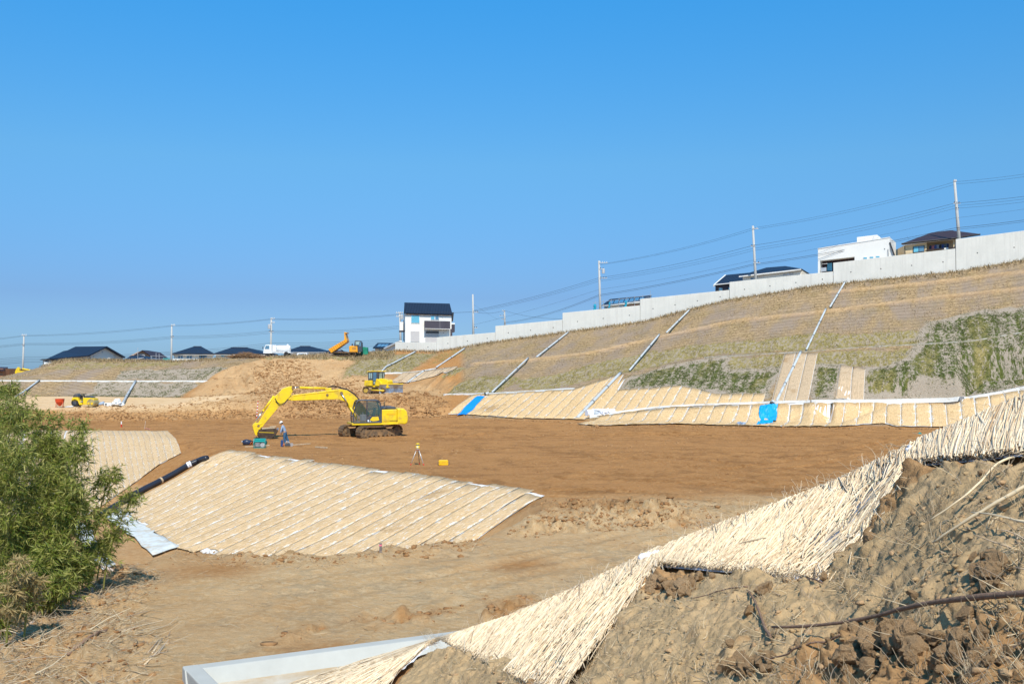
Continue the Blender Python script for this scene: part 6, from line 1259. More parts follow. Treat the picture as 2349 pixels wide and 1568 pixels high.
CREAM = mat('cream_wall', (.80, .76, .69), .85, var=.05, scale=.6); WHW = mat('white_wall', (.80, .79, .76), .85, var=.04, scale=.5, dirt=(.6, .58, .54), dirt_amt=.05); TANW = mat('tan_siding', (.60, .47, .30), .85, var=.1, scale=1.5); DKW = mat('charcoal_siding', (.06, .055, .075), .75, var=.1, scale=1); BRK = mat('orange_brown_wall', (.36, .17, .09), .85, var=.15)
ALUF = mat('window_frame', (.72, .72, .72), .5); DRKF = mat('dark_window_frame', (.04, .035, .035), .5); CURT = mat('blue_curtain_window', (.13, .42, .58), .25, var=.12, scale=2, spec=.6); SHUT = mat('grey_shutter', (.50, .48, .48), .7, var=.04)
class House:
    def __init__(s, label, p0, p1, d0, d1, zb, depth, cat='house', group='houses above and behind the slopes'):
        """facade line from photo column p0 at distance d0 to column p1 at distance d1; zb base height"""
        x, y, z = ray(p0, 800); s.A = Vector((x / y * d0, d0, zb)); x, y, z = ray(p1, 800); s.B = Vector((x / y * d1, d1, zb))
        s.u = (s.B - s.A).normalized(); s.n = Vector((s.u.y, -s.u.x, 0)); s.depth = depth; s.root = empty('house', s.A, 0, label, cat, group)
    def f(s, px, py, off=0): return PPL(px, py, s.A + s.n * off, s.n) - s.A
    def poly(s, name, pts, m, off=0, thick=.1, parent=None, bevel=0):
        q = [s.f(a, b, off) for a, b in pts]; mb = MB(); mb.ext([tuple(k) for k in q], -s.n * thick); return mb.build(name, m, parent or s.root, bevel)
    def wall(s, pts, m, name='wall'): return s.poly(name, pts, m, 0, s.depth)
    def window(s, x0, y0, x1, y1, m=None, fr=None, bars=1, sl=0.0, parent=None, off=0):
        """sl: rise of the right side in photo points"""
        m = m or WGL; fr = fr or ALUF; q = lambda a, b: (a, b + sl * (a - x0) / (x1 - x0))
        o = s.poly('window', [q(x0, y1), q(x1, y1), q(x1, y0), q(x0, y0)], fr, off + .06, .10, parent); dx = (x1 - x0); e = min(1.0, dx * .08); n = bars + 1
        for k in range(n):
            a = x0 + dx * k / n + e * .7; b = x0 + dx * (k + 1) / n - e * .7; s.poly('pane', [q(a, y1 - e), q(b, y1 - e), q(b, y0 + e), q(a, y0 + e)], m, off + .075, .02, o)
        return o
    def face(s, name, pts3, m, th=.16):
        mb = MB(); q = [Vector(p) - s.A for p in pts3]; n = (q[1] - q[0]).cross(q[2] - q[0]).normalized(); n = n if n.z > 0 else -n; mb.ext([tuple(k) for k in q], tuple(-n * th)); return mb.build(name, m, s.root)
    def hip(s, x0, x1, ye, xr0, xr1, yr, m, ov=.6, gut=GUTT):
        """hip roof: eave x0..x1 at ye, ridge xr0..xr1 at yr lying half way back"""
        e0, e1 = s.A + s.f(x0, ye, ov), s.A + s.f(x1, ye, ov); e1.z = e0.z = (e0.z + e1.z) / 2; bk = -s.n * (s.depth + 2 * ov); e2, e3 = e1 + bk, e0 + bk
        r0 = s.A + s.f(xr0, yr, -s.depth / 2); r1 = s.A + s.f(xr1, yr, -s.depth / 2); r0.z = r1.z = (r0.z + r1.z) / 2
        rf = s.face('roof', [e0, e1, r1, r0], m); 
        for nm, q in (('roof_side', [e1, e2, r1]), ('roof_side', [e3, e0, r0]), ('roof_back', [e2, e3, r0, r1])):
            mb = MB(); qq = [k - s.A for k in q]; n = (qq[1] - qq[0]).cross(qq[2] - qq[0]).normalized(); n = n if n.z > 0 else -n; mb.ext([tuple(k) for k in qq], tuple(-n * .16)); mb.build(nm, m, rf)
        tb('ridge_cap', [r0 - s.A, r1 - s.A], .10, m, rf, 6, False); tb('gutter', [e0 - s.A + Vector((0, 0, -.12)), e1 - s.A + Vector((0, 0, -.12))], .07, gut, rf, 6, False)
        mb = MB(); mb.ext([tuple(k - s.A + Vector((0, 0, -.22))) for k in (e0, e1, e2, e3)], (0, 0, -.06)); mb.build('soffit', TRIM, rf)
        return rf
# H1 big L shaped house, left
h = House('low wide cream house with a dark slate gable roof, farthest left of the crest houses', 203, 287, 168, 176, 1.0, 6)
h.wall([(208, 835), (282, 835), (282, 817.5), (245.5, 796.5), (208, 815)], CREAM)
r0 = h.A + h.f(245.6, 793.8, .7); bk = -h.n * 7; eL = h.A + h.f(203, 814.6, .7); eR = h.A + h.f(288, 818.3, .7)
rf = h.face('roof', [eL, r0, r0 + bk, eL + bk], NAVY, .2); h.face('roof', [r0, eR, eR + bk, r0 + bk], NAVY, .2)
h.poly('attic_vent', [(233.6, 808.5), (236.4, 808.5), (236.4, 806), (233.6, 806)], SHUT, .03, .1); h.poly('attic_vent', [(213.5, 818), (216, 818), (216, 815.8), (213.5, 815.8)], SHUT, .03, .1)
h.window(212, 822, 231, 830, SHUT, DRKF)
h2 = House('long low side wing of the far left house, cream wall under dark slate roof', 112, 205, 166, 168, 1.0, 9); h2.wall([(114, 840), (203, 840), (203, 814.5), (114, 821.5)], CREAM)
h2.face('roof', [h2.A + h2.f(106, 823, .8), h2.A + h2.f(204, 814.2, .8), h2.A + h2.f(240, 795.5, -6), h2.A + h2.f(185, 798.5, -6), h2.A + h2.f(146, 804.5, -6)], NAVY, .2)
for x in (121, 157, 178): h2.window(x, 822, x + 15, 829, SHUT, DRKF, sl=-1)
h3 = House('small flat porch annex at the left end of the far left house', 92, 112, 165, 165, 1.0, 5); h3.wall([(98, 840), (112, 840), (112, 826), (98, 826)], CREAM); h3.poly('roof', [(90.5, 825.5), (114, 825.5), (114, 822.5), (96, 823.3)], GUTT, .6, 6); h3.window(104, 827, 111, 834, WGL, DRKF, 0); h3.poly('white_fence_wall', [(101, 842), (128, 842), (128, 832), (101, 830)], TRIM, .9, .2)
# H2 brown gable house
h = House('house with brown gable wall and brown roof behind a small dark hip roof', 300, 390, 185, 188, 1.0, 9); h.wall([(306, 835), (345, 835), (345, 816), (326, 805), (306, 815)], mat('salmon_wall', (.50, .33, .22), .85, var=.08)); h.face('roof', [h.A + h.f(300, 818, .6), h.A + h.f(326, 802.6, .6), h.A + h.f(355, 806, -8), h.A + h.f(310, 818, -8)], DBRN); h.face('roof', [h.A + h.f(326, 802.6, .6), h.A + h.f(349, 817, .6), h.A + h.f(391, 825, -2), h.A + h.f(368, 808, -6), h.A + h.f(340, 803.5, -6)], DBRN); h.window(318, 812, 332, 820, SHUT)
h = House('small house with a dark hip roof in front of the brown gable house', 288, 345, 165, 165, 1.5, 8); h.wall([(292, 835), (342, 835), (342, 824), (292, 824)], CREAM); h.hip(285, 348, 824.5, 300, 330, 816, NAVY)
# H3
h = House('white house with navy hip roof and a long white balcony', 397, 490, 178, 180, 1.0, 9); h.wall([(399, 838), (477, 838), (477, 811), (399, 811)], CREAM); h.wall([(477, 836), (488, 834), (488, 811), (477, 811)], CREAM); h.hip(394, 492, 810.5, 444, 462, 794.5, NAVY)
h.poly('balcony', [(396, 829), (456, 829), (456, 822.5), (396, 822.5)], WHW, 1.1, .15); h.poly('balcony', [(456, 829), (476, 829), (476, 823.5), (456, 823.5)], WHW, .8, .15); h.window(408, 815, 420, 822.5, WGL); h.window(428, 815, 441, 822.5, WGL); h.window(457, 815, 474, 822.5, WGL, DRKF, 2)
h = House('white house with navy hip roof, partly behind the brush pile', 492, 608, 180, 180, 1.0, 9); h.wall([(495, 838), (590, 838), (590, 811), (495, 811)], CREAM); h.hip(489, 608, 810.5, 530, 568, 797, NAVY); h.window(507, 812.5, 522, 818.5, CURT); h.window(527, 812.5, 540, 818, CURT)
h = House('house with a navy hip roof between the tanker truck and the dumper', 662, 745, 182, 182, 2.0, 9); h.wall([(668, 825), (733, 825), (733, 807), (668, 807)], CREAM); h.hip(648, 752, 807, 688, 712, 794, NAVY); h.window(680, 808.5, 690, 813); h.window(711, 808.5, 724, 814, WGL, DRKF); h.poly('white_fascia', [(652, 809.3), (747, 809.3), (747, 807.2), (652, 807.2)], TRIM, .62, .1)
h = House('low house roof partly hidden behind the tipped dumper bed', 735, 795, 190, 190, 2.0, 8); h.wall([(745, 825), (790, 825), (790, 809), (745, 809)], CREAM); h.hip(738, 800, 809, 752, 785, 804, DBRN)
# small house left of the white house
h = House('small house with solar panels and a white gable, left of the tall white house', 858, 916, 168, 160, 5.0, 6); h.wall([(860, 815), (884, 815), (884, 796), (860, 796)], CREAM); h.face('roof', [h.A + h.f(855, 797, .6), h.A + h.f(887, 797, .6), h.A + h.f(902, 786, -4), h.A + h.f(866, 786, -4)], NAVY)
h.poly('gable_wall', [(884, 815), (917, 815), (917, 782), (884, 800)], WHW, .5, .3); h.poly('white_verge', [(880, 800.5), (916, 783.5), (916, 780.5), (880, 797.5)], TRIM, .9, .5); h.window(866, 799, 878, 806, WGL); 
for k in range(3): h.face('solar_panel', [h.A + h.f(864 + k * 8, 794.5, .0), h.A + h.f(871 + k * 8, 794.5, .0), h.A + h.f(876 + k * 8, 789, -2.5), h.A + h.f(869 + k * 8, 789, -2.5)], WGL, .05)
# tall white house
h = House('tall white house with a steep navy roof and a charcoal balcony', 929, 1034, 157.5, 158.5, 6.5, 6.5); F_ = lambda x, y: (987.4 - 60.2 + (x - 1000 + 0) * 0, y)
T = lambda cx, cy: (886.5 + cx * .0904, 673.8 + cy * .0904)      # crop measuring frame
h.wall([T(475, 1250), T(1650, 1250), T(1650, 500), T(475, 480)], WHW)
rfp = [h.A + h.f(*T(478, 480), .45), h.A + h.f(*T(1675, 512), .45), h.A + h.f(*T(1605, 245), -3.2), h.A + h.f(*T(455, 218), -3.2)]; h.face('roof', rfp, NAVY, .22); bk = -h.n * 7.5; h.face('roof', [rfp[3], rfp[2], rfp[1] + bk, rfp[0] + bk], NAVY, .22); h.poly('snow_fence', [T(500, 450), T(1640, 475), T(1640, 468), T(500, 442)], GUTT, -.05, .05)
for x, y, ww in ((628, 545, 0),): h.poly('window', [T(620, 745), T(845, 748), T(845, 542), T(620, 540)], ALUF, .08, .1); h.poly('curtained_pane', [T(632, 735), T(835, 737), T(835, 550), T(632, 548)], CURT, .1, .03)
w = h.poly('window', [T(1122, 660), T(1335, 660), T(1335, 552), T(1122, 550)], ALUF, .08, .1); h.poly('curtained_pane', [T(1130, 648), T(1220, 649), T(1220, 560), T(1130, 559)], CURT, .1, .03, w); h.poly('dark_pane', [T(1240, 649), T(1326, 650), T(1326, 561), T(1240, 560)], WGL, .1, .03, w)
b = h.poly('balcony', [T(968, 875), T(1618, 890), T(1618, 695), T(968, 680)], DKW, 1.1, 1.05); h.poly('balcony_rail', [T(966, 680), T(1620, 694), T(1620, 682), T(966, 668)], TRIM, 1.14, .1, b); h.poly('balcony_sill', [T(966, 884), T(1620, 899), T(1620, 888), T(966, 873)], TRIM, 1.14, .1, b); h.poly('panel_joint', [T(1355, 880), T(1358, 880), T(1358, 692), T(1355, 692)], SHUT, 1.12, .02, b)
h.poly('shutter', [T(612, 1215), T(838, 1215), T(838, 945), T(612, 943)], SHUT, .06, .1); s_ = h.poly('shutter', [T(985, 1235), T(1330, 1235), T(1330, 945), T(985, 940)], SHUT, .06, .1)
for k in range(5): h.poly('shutter_box', [T(1000, 955 + k * 10), T(1325, 958 + k * 10), T(1325, 951 + k * 10), T(1000, 948 + k * 10)], GUTT, .09, .05, s_)
h.poly('wall_vent', [T(1410, 606), T(1430, 606), T(1430, 588), T(1410, 588)], SHUT, .05, .1); h.poly('wall_vent', [T(1440, 1000), T(1462, 1000), T(1462, 978), T(1440, 978)], SHUT, .05, .1)
h.poly('side_balcony', [T(330, 925), T(440, 925), T(440, 712), T(330, 712)], WHW, -1.0, 2.0); h.poly('side_balcony_base', [T(326, 960), T(460, 960), T(460, 925), T(326, 925)], DKW, -1.0, 2.0); h.poly('side_balcony', [T(1650, 975), T(1735, 965), T(1735, 775), T(1650, 765)], DKW, -.6, 2.2); h.poly('side_balcony_rail', [T(1650, 775), T(1735, 775), T(1735, 738), T(1650, 738)], TRIM, -.5, 2.4); h.poly('side_wall', [T(1618, 1080), T(1672, 1080), T(1672, 890), T(1618, 890)], DKW, .05, 5.5); h.poly('side_roof', [T(1665, 700), T(1690, 690), T(1712, 470), T(1665, 470)], GUTT, -3.6, 3.5)
tb('downpipe', [h.f(*T(436, 660), -.5), h.f(*T(436, 1190), -.5)], .05, GUTT, h.root, 6)
# house with scaffolding
h = House('house wrapped in scaffolding with solar panels and blue sheets', 1388, 1490, 157.5, 155.5, 9.5, 8); h.wall([(1386, 715), (1488, 712), (1488, 690), (1386, 702)], CREAM); h.face('roof', [h.A + h.f(1380, 700, .6), h.A + h.f(1492, 688.5, .6), h.A + h.f(1494, 677, -4), h.A + h.f(1400, 685.5, -4)], NAVY)
for k in range(7):
    x = 1402 + k * 11.5; h.face('solar_panel', [h.A + h.f(x - 6, 697 - k * 1.1, .2), h.A + h.f(x + 4, 696 - k * 1.1, .2), h.A + h.f(x + 7, 687.5 - k * 1.1, -3), h.A + h.f(x - 2, 688.3 - k * 1.1, -3)], WGL, .06)
h.poly('fascia', [(1381, 702.5), (1468, 693.5), (1468, 691), (1381, 700)], TRIM, .7, .1); h.window(1386, 703, 1400, 708); h.window(1420, 700, 1436, 706); h.poly('brown_panel', [(1437, 706), (1467, 703), (1467, 697), (1437, 700)], BRK, .04, .05)
SCF = mat('scaffold_tube', (.45, .47, .5), .5, .5)
for k in range(8):
    x = 1366 + k * 18; tb('scaffold_tube', [h.f(x, 716 - k, 1.2), h.f(x, 690 - k * 2.2 - (k == 7) * 8, 1.2)], .03, SCF, h.root, 5, False)
for y in (690, 699): tb('scaffold_tube', [h.f(1360, y + 5, 1.2), h.f(1496, y - 14, 1.2)], .025, SCF, h.root, 5, False)
tb('scaffold_tube', [h.f(1412, 706, 1.2), h.f(1490, 680, 1.2)], .025, SCF, h.root, 5, False)
for lb, x0, x1, y0, y1 in (('bunched blue sheet at the left corner of the scaffolding', 1361, 1369, 697, 712), ('bunched blue sheet tied to the middle of the scaffolding', 1396, 1401, 693, 706), ('bunched blue sheet tied to the right part of the scaffolding', 1433, 1439.5, 689.5, 703)):
    mb = MB(); a = h.A + h.f((x0 + x1) / 2, y0, 1.35); b = h.A + h.f((x0 + x1) / 2 - 2, y1, 1.35); wdt = (x1 - x0) / 15.0 / 2; mb.tube([a, a.lerp(b, .3), a.lerp(b, .6) + Vector((.08, 0, 0)), b], [wdt * .5, wdt * .9, wdt * .7, wdt * .85], 8); tag(mb.build('bunched_sheet', mat('scaffold_blue', (.01, .30, .45), .6, var=.2)), lb, 'tarpaulin')
# dark roof house + hip roof house
h = House('charcoal house with a navy gable roof and white verge, behind the wall step', 1638, 1700, 154, 153, 12.0, 8); h.wall([(1641, 675), (1695, 672), (1695, 645), (1641, 651.5)], DKW); h.face('roof', [h.A + h.f(1637, 652.5, .6), h.A + h.f(1706, 645, .6), h.A + h.f(1732, 624, -4.5), h.A + h.f(1664, 630.5, -4.5)], NAVY); h.face('white_verge', [h.A + h.f(1636, 653, .8), h.A + h.f(1639, 653, .8), h.A + h.f(1666, 630, -4.5), h.A + h.f(1663, 630, -4.5)], TRIM, .3); h.poly('white_fascia', [(1637, 654), (1676, 650), (1676, 648.3), (1637, 652.2)], TRIM, .75, .08); h.window(1649, 660, 1657, 666.5, CURT); h.window(1671.5, 659, 1675, 664, CURT, None, 0)
h = House('cream house with a wide navy hip roof behind the wall', 1700, 1852, 145, 142, 12.0, 9); h.wall([(1704, 655), (1838, 645), (1838, 618), (1704, 634)], CREAM)
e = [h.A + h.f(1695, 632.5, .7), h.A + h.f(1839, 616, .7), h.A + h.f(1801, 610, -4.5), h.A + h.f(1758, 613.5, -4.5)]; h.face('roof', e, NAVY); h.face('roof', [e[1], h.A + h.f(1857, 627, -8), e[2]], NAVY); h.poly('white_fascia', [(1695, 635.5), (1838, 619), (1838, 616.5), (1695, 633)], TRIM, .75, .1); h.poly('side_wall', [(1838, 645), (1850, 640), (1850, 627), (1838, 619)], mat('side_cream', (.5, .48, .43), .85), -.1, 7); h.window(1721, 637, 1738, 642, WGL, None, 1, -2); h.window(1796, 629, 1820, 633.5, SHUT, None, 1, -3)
# white flat house
T = lambda cx, cy: (1817.4 + cx / 4.211, 381.2 + cy / 4.211)
h = House('white modern flat-roofed house with a dark recessed porch and a roof box', 1876.5, 2042, 139.5, 135, 13.0, 7); WB2 = WHW
wl = h.poly('wall', [T(248, 795), T(940, 685), T(940, 1010), T(602, 1010), T(602, 874), T(268, 912), T(268, 1060), T(248, 1060)], WB2, 0, 6.5)
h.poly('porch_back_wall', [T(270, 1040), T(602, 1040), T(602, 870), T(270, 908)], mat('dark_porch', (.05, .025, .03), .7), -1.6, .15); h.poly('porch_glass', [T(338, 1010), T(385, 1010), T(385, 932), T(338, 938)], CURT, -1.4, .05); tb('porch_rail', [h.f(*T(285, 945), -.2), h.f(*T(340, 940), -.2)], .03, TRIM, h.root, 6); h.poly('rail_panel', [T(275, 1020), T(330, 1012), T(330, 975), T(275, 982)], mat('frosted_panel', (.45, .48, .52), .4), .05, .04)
h.poly('roof_box', [T(625, 770), T(845, 745), T(845, 690), T(820, 662), T(625, 685)], WB2, -2.2, 2.5); h.poly('parapet_cap', [T(246, 800), T(942, 690), T(942, 682), T(246, 792)], TRIM, .06, .3)
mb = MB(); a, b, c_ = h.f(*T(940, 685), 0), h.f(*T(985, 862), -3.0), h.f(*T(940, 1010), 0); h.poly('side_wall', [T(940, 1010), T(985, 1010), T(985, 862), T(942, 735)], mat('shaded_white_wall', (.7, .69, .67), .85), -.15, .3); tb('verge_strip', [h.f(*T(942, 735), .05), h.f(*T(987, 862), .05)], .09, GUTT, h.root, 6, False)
for x in (687, 748, 808): h.window(*T(x, 877 - (x - 687) * .1), *T(x + 37, 898 - (x - 687) * .1), CURT, None, 0)
tb('antenna', [h.f(*T(775, 725), -2), h.f(*T(785, 685), -2)], .06, SHUT, h.root, 6); tb('downpipe', [h.f(*T(925, 800), .08), h.f(*T(927, 870), .08)], .03, GUTT, h.root, 5); h.poly('wall_lamp', [T(889, 802), T(896, 802), T(896, 795), T(889, 795)], GUTT, .05, .05)
# tan house
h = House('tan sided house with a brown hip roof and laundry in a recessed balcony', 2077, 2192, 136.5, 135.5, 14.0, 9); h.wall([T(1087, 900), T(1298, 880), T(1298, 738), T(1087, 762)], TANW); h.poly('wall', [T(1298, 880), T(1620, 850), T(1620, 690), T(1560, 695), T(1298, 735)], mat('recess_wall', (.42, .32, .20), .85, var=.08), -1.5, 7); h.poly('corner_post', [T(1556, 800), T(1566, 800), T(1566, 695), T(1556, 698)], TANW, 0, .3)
e = [h.A + h.f(*T(1055, 747), .7), h.A + h.f(*T(1562, 695), .7), h.A + h.f(*T(1530, 618), -4.5), h.A + h.f(*T(1345, 641), -4.5)]; h.face('roof', e, DBRN); h.face('roof', [e[1], h.A + h.f(*T(1817, 655), -.5), h.A + h.f(*T(1530, 618), -4.5)], DBRN); h.poly('soffit', [T(1075, 757), T(1560, 706), T(1560, 697), T(1060, 748)], TRIM, .5, .6); tb('gutter', [e[0] - h.A, e[1] - h.A, h.f(*T(1815, 656), -.4)], .08, GUTT, h.root, 6, False)
o = h.poly('window', [T(1166, 838), T(1278, 826), T(1278, 765), T(1166, 777)], DRKF, .08, .1); h.poly('pane', [T(1173, 831), T(1219, 826), T(1219, 776), T(1173, 781)], CURT, .1, .02, o); h.poly('pane', [T(1224, 826), T(1271, 820), T(1271, 770), T(1224, 775)], WGL, .1, .02, o)
h.poly('balcony_rail', [T(1288, 816), T(1570, 788), T(1570, 780), T(1288, 808)], DBRN, .1, .08); h.poly('back_window', [T(1380, 800), T(1505, 790), T(1505, 748), T(1380, 760)], WGL, -1.4, .05); h.poly('air_conditioner', [T(1468, 804), T(1508, 800), T(1508, 785), T(1468, 789)], TRIM, .3, .3); tb('downpipe', [h.f(*T(1085, 775), .1), h.f(*T(1090, 850), .1)], .05, GUTT, h.root, 5)
LC = [(.02, .03, .08), (.35, .12, .15), (.05, .08, .25), (.25, .25, .3), (.02, .02, .03), (.03, .06, .2), (.08, .1, .12), (.02, .03, .1)]
for k in range(8):
    x = 1325 + k * 24; y = 768 - k * 2.6; c_ = h.A; o = h.poly('laundry', [T(x, y + 34), T(x + 19, y + 32), T(x + 21, y), T(x + 9, y - 3), T(x - 1, y + 2)], mat('laundry_%s' % 'abcdefgh'[k], LC[k], .9), -.3, .06)
# far left houses and far excavator
h = House('brown roofed orange walled house at the left edge of the picture', -60, 8, 150, 150, -1.0, 8); h.wall([(-60, 880), (7, 880), (7, 845), (-60, 845)], BRK); h.face('roof', [h.A + h.f(-70, 845, .6), h.A + h.f(9, 847.5, .6), h.A + h.f(18, 841.5, -3), h.A + h.f(-60, 840, -3)], DBRN, .25)
h = House('low house with a purple brown tiled roof left of the far yellow excavator boom', 5, 34, 160, 160, -1.0, 8); h.wall([(7, 880), (33, 880), (33, 863), (7, 863)], mat('dark_brown_wall', (.10, .07, .06), .85)); h.face('roof', [h.A + h.f(5, 864, .5), h.A + h.f(36, 865, .5), h.A + h.f(20, 850.5, -4), h.A + h.f(5, 850.5, -4)], mat('purple_brown_roof', (.16, .09, .11), .7), .25)
fe = empty('excavator', P(45, 862, 152), 0, 'far yellow excavator boom sticking up behind the left end of the slope', 'excavator'); fe.location.z = 1.5
q = lambda x, y: P(x, y, 152) - fe.location
MB().ext([q(34, 866), q(43, 860), q(44.5, 846), q(41, 841), q(36.5, 846), q(34, 853)], (0, .5, 0)).build('arm', YEL, fe, .03); MB().ext([q(43, 856), q(60, 855), q(72, 851), q(70, 848), q(58, 850.5), q(43, 850.5)], (0, .5, 0)).build('boom', YEL, fe, .03); MB().tube([q(51, 845.5), q(70, 849)], .12, 8).build('arm_cylinder', YEL, fe); MB().ext([q(60, 858), q(90, 858), q(90, 880), q(60, 880)], (0, 2, 0)).build('body', YEL, fe, .05)
# brush pile on the crest, pole net fence
p = P(565, 817, 150); p.z = onr(p.x, p.y); n = 900; P0 = np.array([p.x, p.y, p.z]) + (RNG.random((n, 3)) - .5) * np.array([5.2, 2.0, .2]); ang = RNG.random(n) * 6.28; hgt = (1 - np.abs(P0[:, 0] - p.x) / 2.8).clip(.05, 1) * .75; P0[:, 2] += RNG.random(n) * hgt; P1 = P0 + np.stack([np.cos(ang), np.sin(ang) * .5, (RNG.random(n) - .3) * .6], 1) * .7
bp = empty('brush_pile', p, 0, 'tangled brown brush pile on the crest before the right navy roofed house', 'brush pile'); o = link('branches', sticks_mesh('branches', P0 - np.array(p), P1 - np.array(p), np.full(n, .03), np.full(n, .015)), mat('brush_brown', (.30, .18, .10), .9, var=.4), bp); o['kind'] = 'stuff'
FNC = mat('fence_metal', (.5, .52, .55), .5, .3); fn = empty('net_fence', P(330, 826, 150), 0, 'thin post and rail fence with a green panel before the brown gable house', 'fence'); fp = fn.location
for x, y0 in ((316, 793), (347, 812), (358, 805), (365, 806), (375, 816), (389, 817)): tb('fence_post', [P(x, 828, 150) - fp, P(x, y0 + 4, 150) - fp], .035, FNC, fn, 5, False)
for y in (816, 822): tb('fence_rail', [P(345, y, 150) - fp, P(390, y + 1, 150) - fp], .02, FNC, fn, 5, False)
MB().ext([P(374, 827, 149.9) - fp, P(389, 827, 149.9) - fp, P(389, 821, 149.9) - fp, P(374, 821, 149.9) - fp], (0, .03, 0)).build('green_panel', mat('turquoise_net', (.05, .3, .3), .8), fn); tb('handrail', [P(298, 826, 150) - fp, P(330, 820, 150) - fp], .05, FNC, fn, 5)
# bare bush tops beyond the wall
# ------------------------------------------------------------------ power poles and lines
CPOLE = mat('concrete_pole', (.46, .46, .45), .85, var=.1, scale=1); WIRE = mat('black_wire', (.035, .045, .06), .6); TRF = mat('transformer_grey', (.45, .47, .5), .6); INS = mat('insulator', (.7, .7, .68), .4)
def pole(label, xt, yt, xb, yb, d, r=.19, arms=(), trafo=None, extra=()):
    a = P(xb, yb, d); t = P(xt, yt, d); b = a - (t - a) * .35; root = empty('utility_pole', b, 0, label, 'utility pole', 'utility poles'); tb('shaft', [Vector((0, 0, 0)), t - b], [r * 1.15, r * .75], CPOLE, root, 12)
    for (y, w0, w1, n) in arms:
        f = (yb - y) / (yb - yt); c = a.lerp(t, f) - b; s_ = d / FOC; arm = MB().box(tuple(c + Vector(((w0 + w1) / 2 * s_, -.15, 0))), ((w1 - w0) * s_, .09, .09)).build('crossarm', TRF, root)
        for k in range(n):
            x = (w0 + (w1 - w0) * (k + .5) / n) * s_; MB().lathe([(.03, .04), (.07, .08), (.05, .14), (.07, .18), (.03, .24)], (c.x + x, c.y - .15, c.z), 8).build('insulator', INS if y < yt + 12 else BLKP, arm)
    if trafo: f = (yb - trafo[1]) / (yb - yt); c = a.lerp(t, f) - b; MB().lathe([(.05, -.4), (.24, -.38), (.26, .3), (.2, .38), (.05, .42)], (c.x + trafo[0] * d / FOC, c.y - .3, c.z), 14).build('transformer', TRF, root)
    return root
pole('utility pole at far left over the yellow excavator boom', 55, 768, 52, 850, 176, .17, [(769, -5, 8, 3), (792, -3, 3, 2)])
pole('utility pole between the brown gable house and the white balcony house', 394, 745, 393, 828, 172, .17, [(746, -1, 9, 3), (773, -2, 6, 3)])
pole('bright utility pole with a transformer behind the white tanker truck', 622.5, 729, 621, 815, 172, .19, [(731, -2, 9, 3), (740, 0, 9, 2), (761, -5, 6, 4)], (-3.5, 749))
pole('utility pole with crossed brackets touching the left side of the tall white house', 917, 716, 919, 790, 163, .18, [(718, -9, 8, 4), (726, -9, 0, 2)], (5, 727))
pole('slim utility pole just right of the tall white house', 1084.5, 675, 1086, 768, 163, .17, [(716, 0, 12, 3), (752, 0, 10, 2)])
pole('small distant utility pole with a lamp behind the second wall step', 1157, 712, 1158.5, 748, 230, .22, [(713, -6, 2, 2), (724, -12, 0, 2), (732, -8, 3, 3)])
pole('utility pole with a transformer at the scaffolded house', 1374, 598, 1377, 712, 158, .19, [(603, 0, 20, 4), (638, 0, 18, 3), (617, 0, 12, 2)], (9, 622))
pole('tall utility pole rising before the wide navy hip roof', 1727, 518, 1733.5, 642, 142, .19, [(525, -2, 12, 2), (565, -8, 3, 3), (603, -4, 12, 2)])
pole('tallest utility pole, at the right over the tan house and the wall', 2189.5, 413, 2200, 548, 133, .21, [(416, -3, 4, 2), (467, -8, 8, 3), (480, -4, 4, 2)])
def cable(label, pts, r=.022, sag=0.0):
    """pts: (px, py, distance) at the supports; each span hangs between them"""
    q = [P(*p) for p in pts]; out = []
    for a, b in zip(q[:-1], q[1:]):
        for k in range(14):
            f = k / 14; c = a.lerp(b, f); c.z -= sag * (b - a).length / 30 * 4 * f * (1 - f); out.append(c)
    out.append(q[-1]); o = empty('power_cable', out[0], 0, label, 'cable', 'overhead cables'); tb('wire', [c - out[0] for c in out], r * .72, WIRE, o, 5); return o
D = {55: 176, 394: 172, 622: 172, 917: 163, 1085: 163, 1157: 230, 1374: 158, 1727: 142, 2190: 133, 2500: 126, -200: 180}
def run(label, ys, r=.022, sag=.35, off=0): return cable(label, [(x + off, y, D[x]) for x, y in ys], r, sag)
run('topmost overhead cable of the right half, over every tall pole', [(1374, 606), (1727, 523), (2190, 417), (2500, 372)], .02, .6); run('second overhead cable from the top in the right half', [(1374, 607), (1727, 526), (2190, 422), (2500, 378)], .02, .6, 4)
run('upper one of the three middle cables on the right', [(1085, 712), (1374, 637), (1727, 563), (2190, 466), (2500, 428)], .026, .45); run('centre one of the three middle cables on the right', [(1085, 714.5), (1374, 641), (1727, 570), (2190, 472), (2500, 434)], .02, .45); run('lowest one of the three middle cables on the right', [(1085, 717), (1374, 645), (1727, 575), (2190, 478), (2500, 441)], .02, .45)
run('thin wavy overhead cable above the wall houses', [(1085, 745), (1374, 664), (1727, 597), (2190, 500), (2500, 455)], .016, .3); run('thick lower overhead cable passing above the white flat-roofed house', [(1157, 739), (1374, 676), (1727, 606), (2190, 523), (2500, 482)], .035, .3); run('lower overhead cable just under the thick one', [(1157, 741), (1374, 679), (1727, 609), (2190, 527), (2500, 486)], .025, .3)
run('topmost overhead cable of the left half', [(-200, 790), (55, 769), (394, 746), (622, 731), (917, 720)], .022, .35); run('second overhead cable from the top in the left half', [(-200, 793), (55, 770.5), (394, 748), (622, 732.5), (917, 722)], .022, .42)
for k, nm in enumerate(('upper', 'centre', 'lowest')): run('%s one of the three middle cables on the left' % nm, [(-200, 800 + k * 3), (55, 787 + k * 2), (394, 771 + k * 2.6), (622, 758 + k * 3.0), (917, 747 + k * 3)], .02, .4)
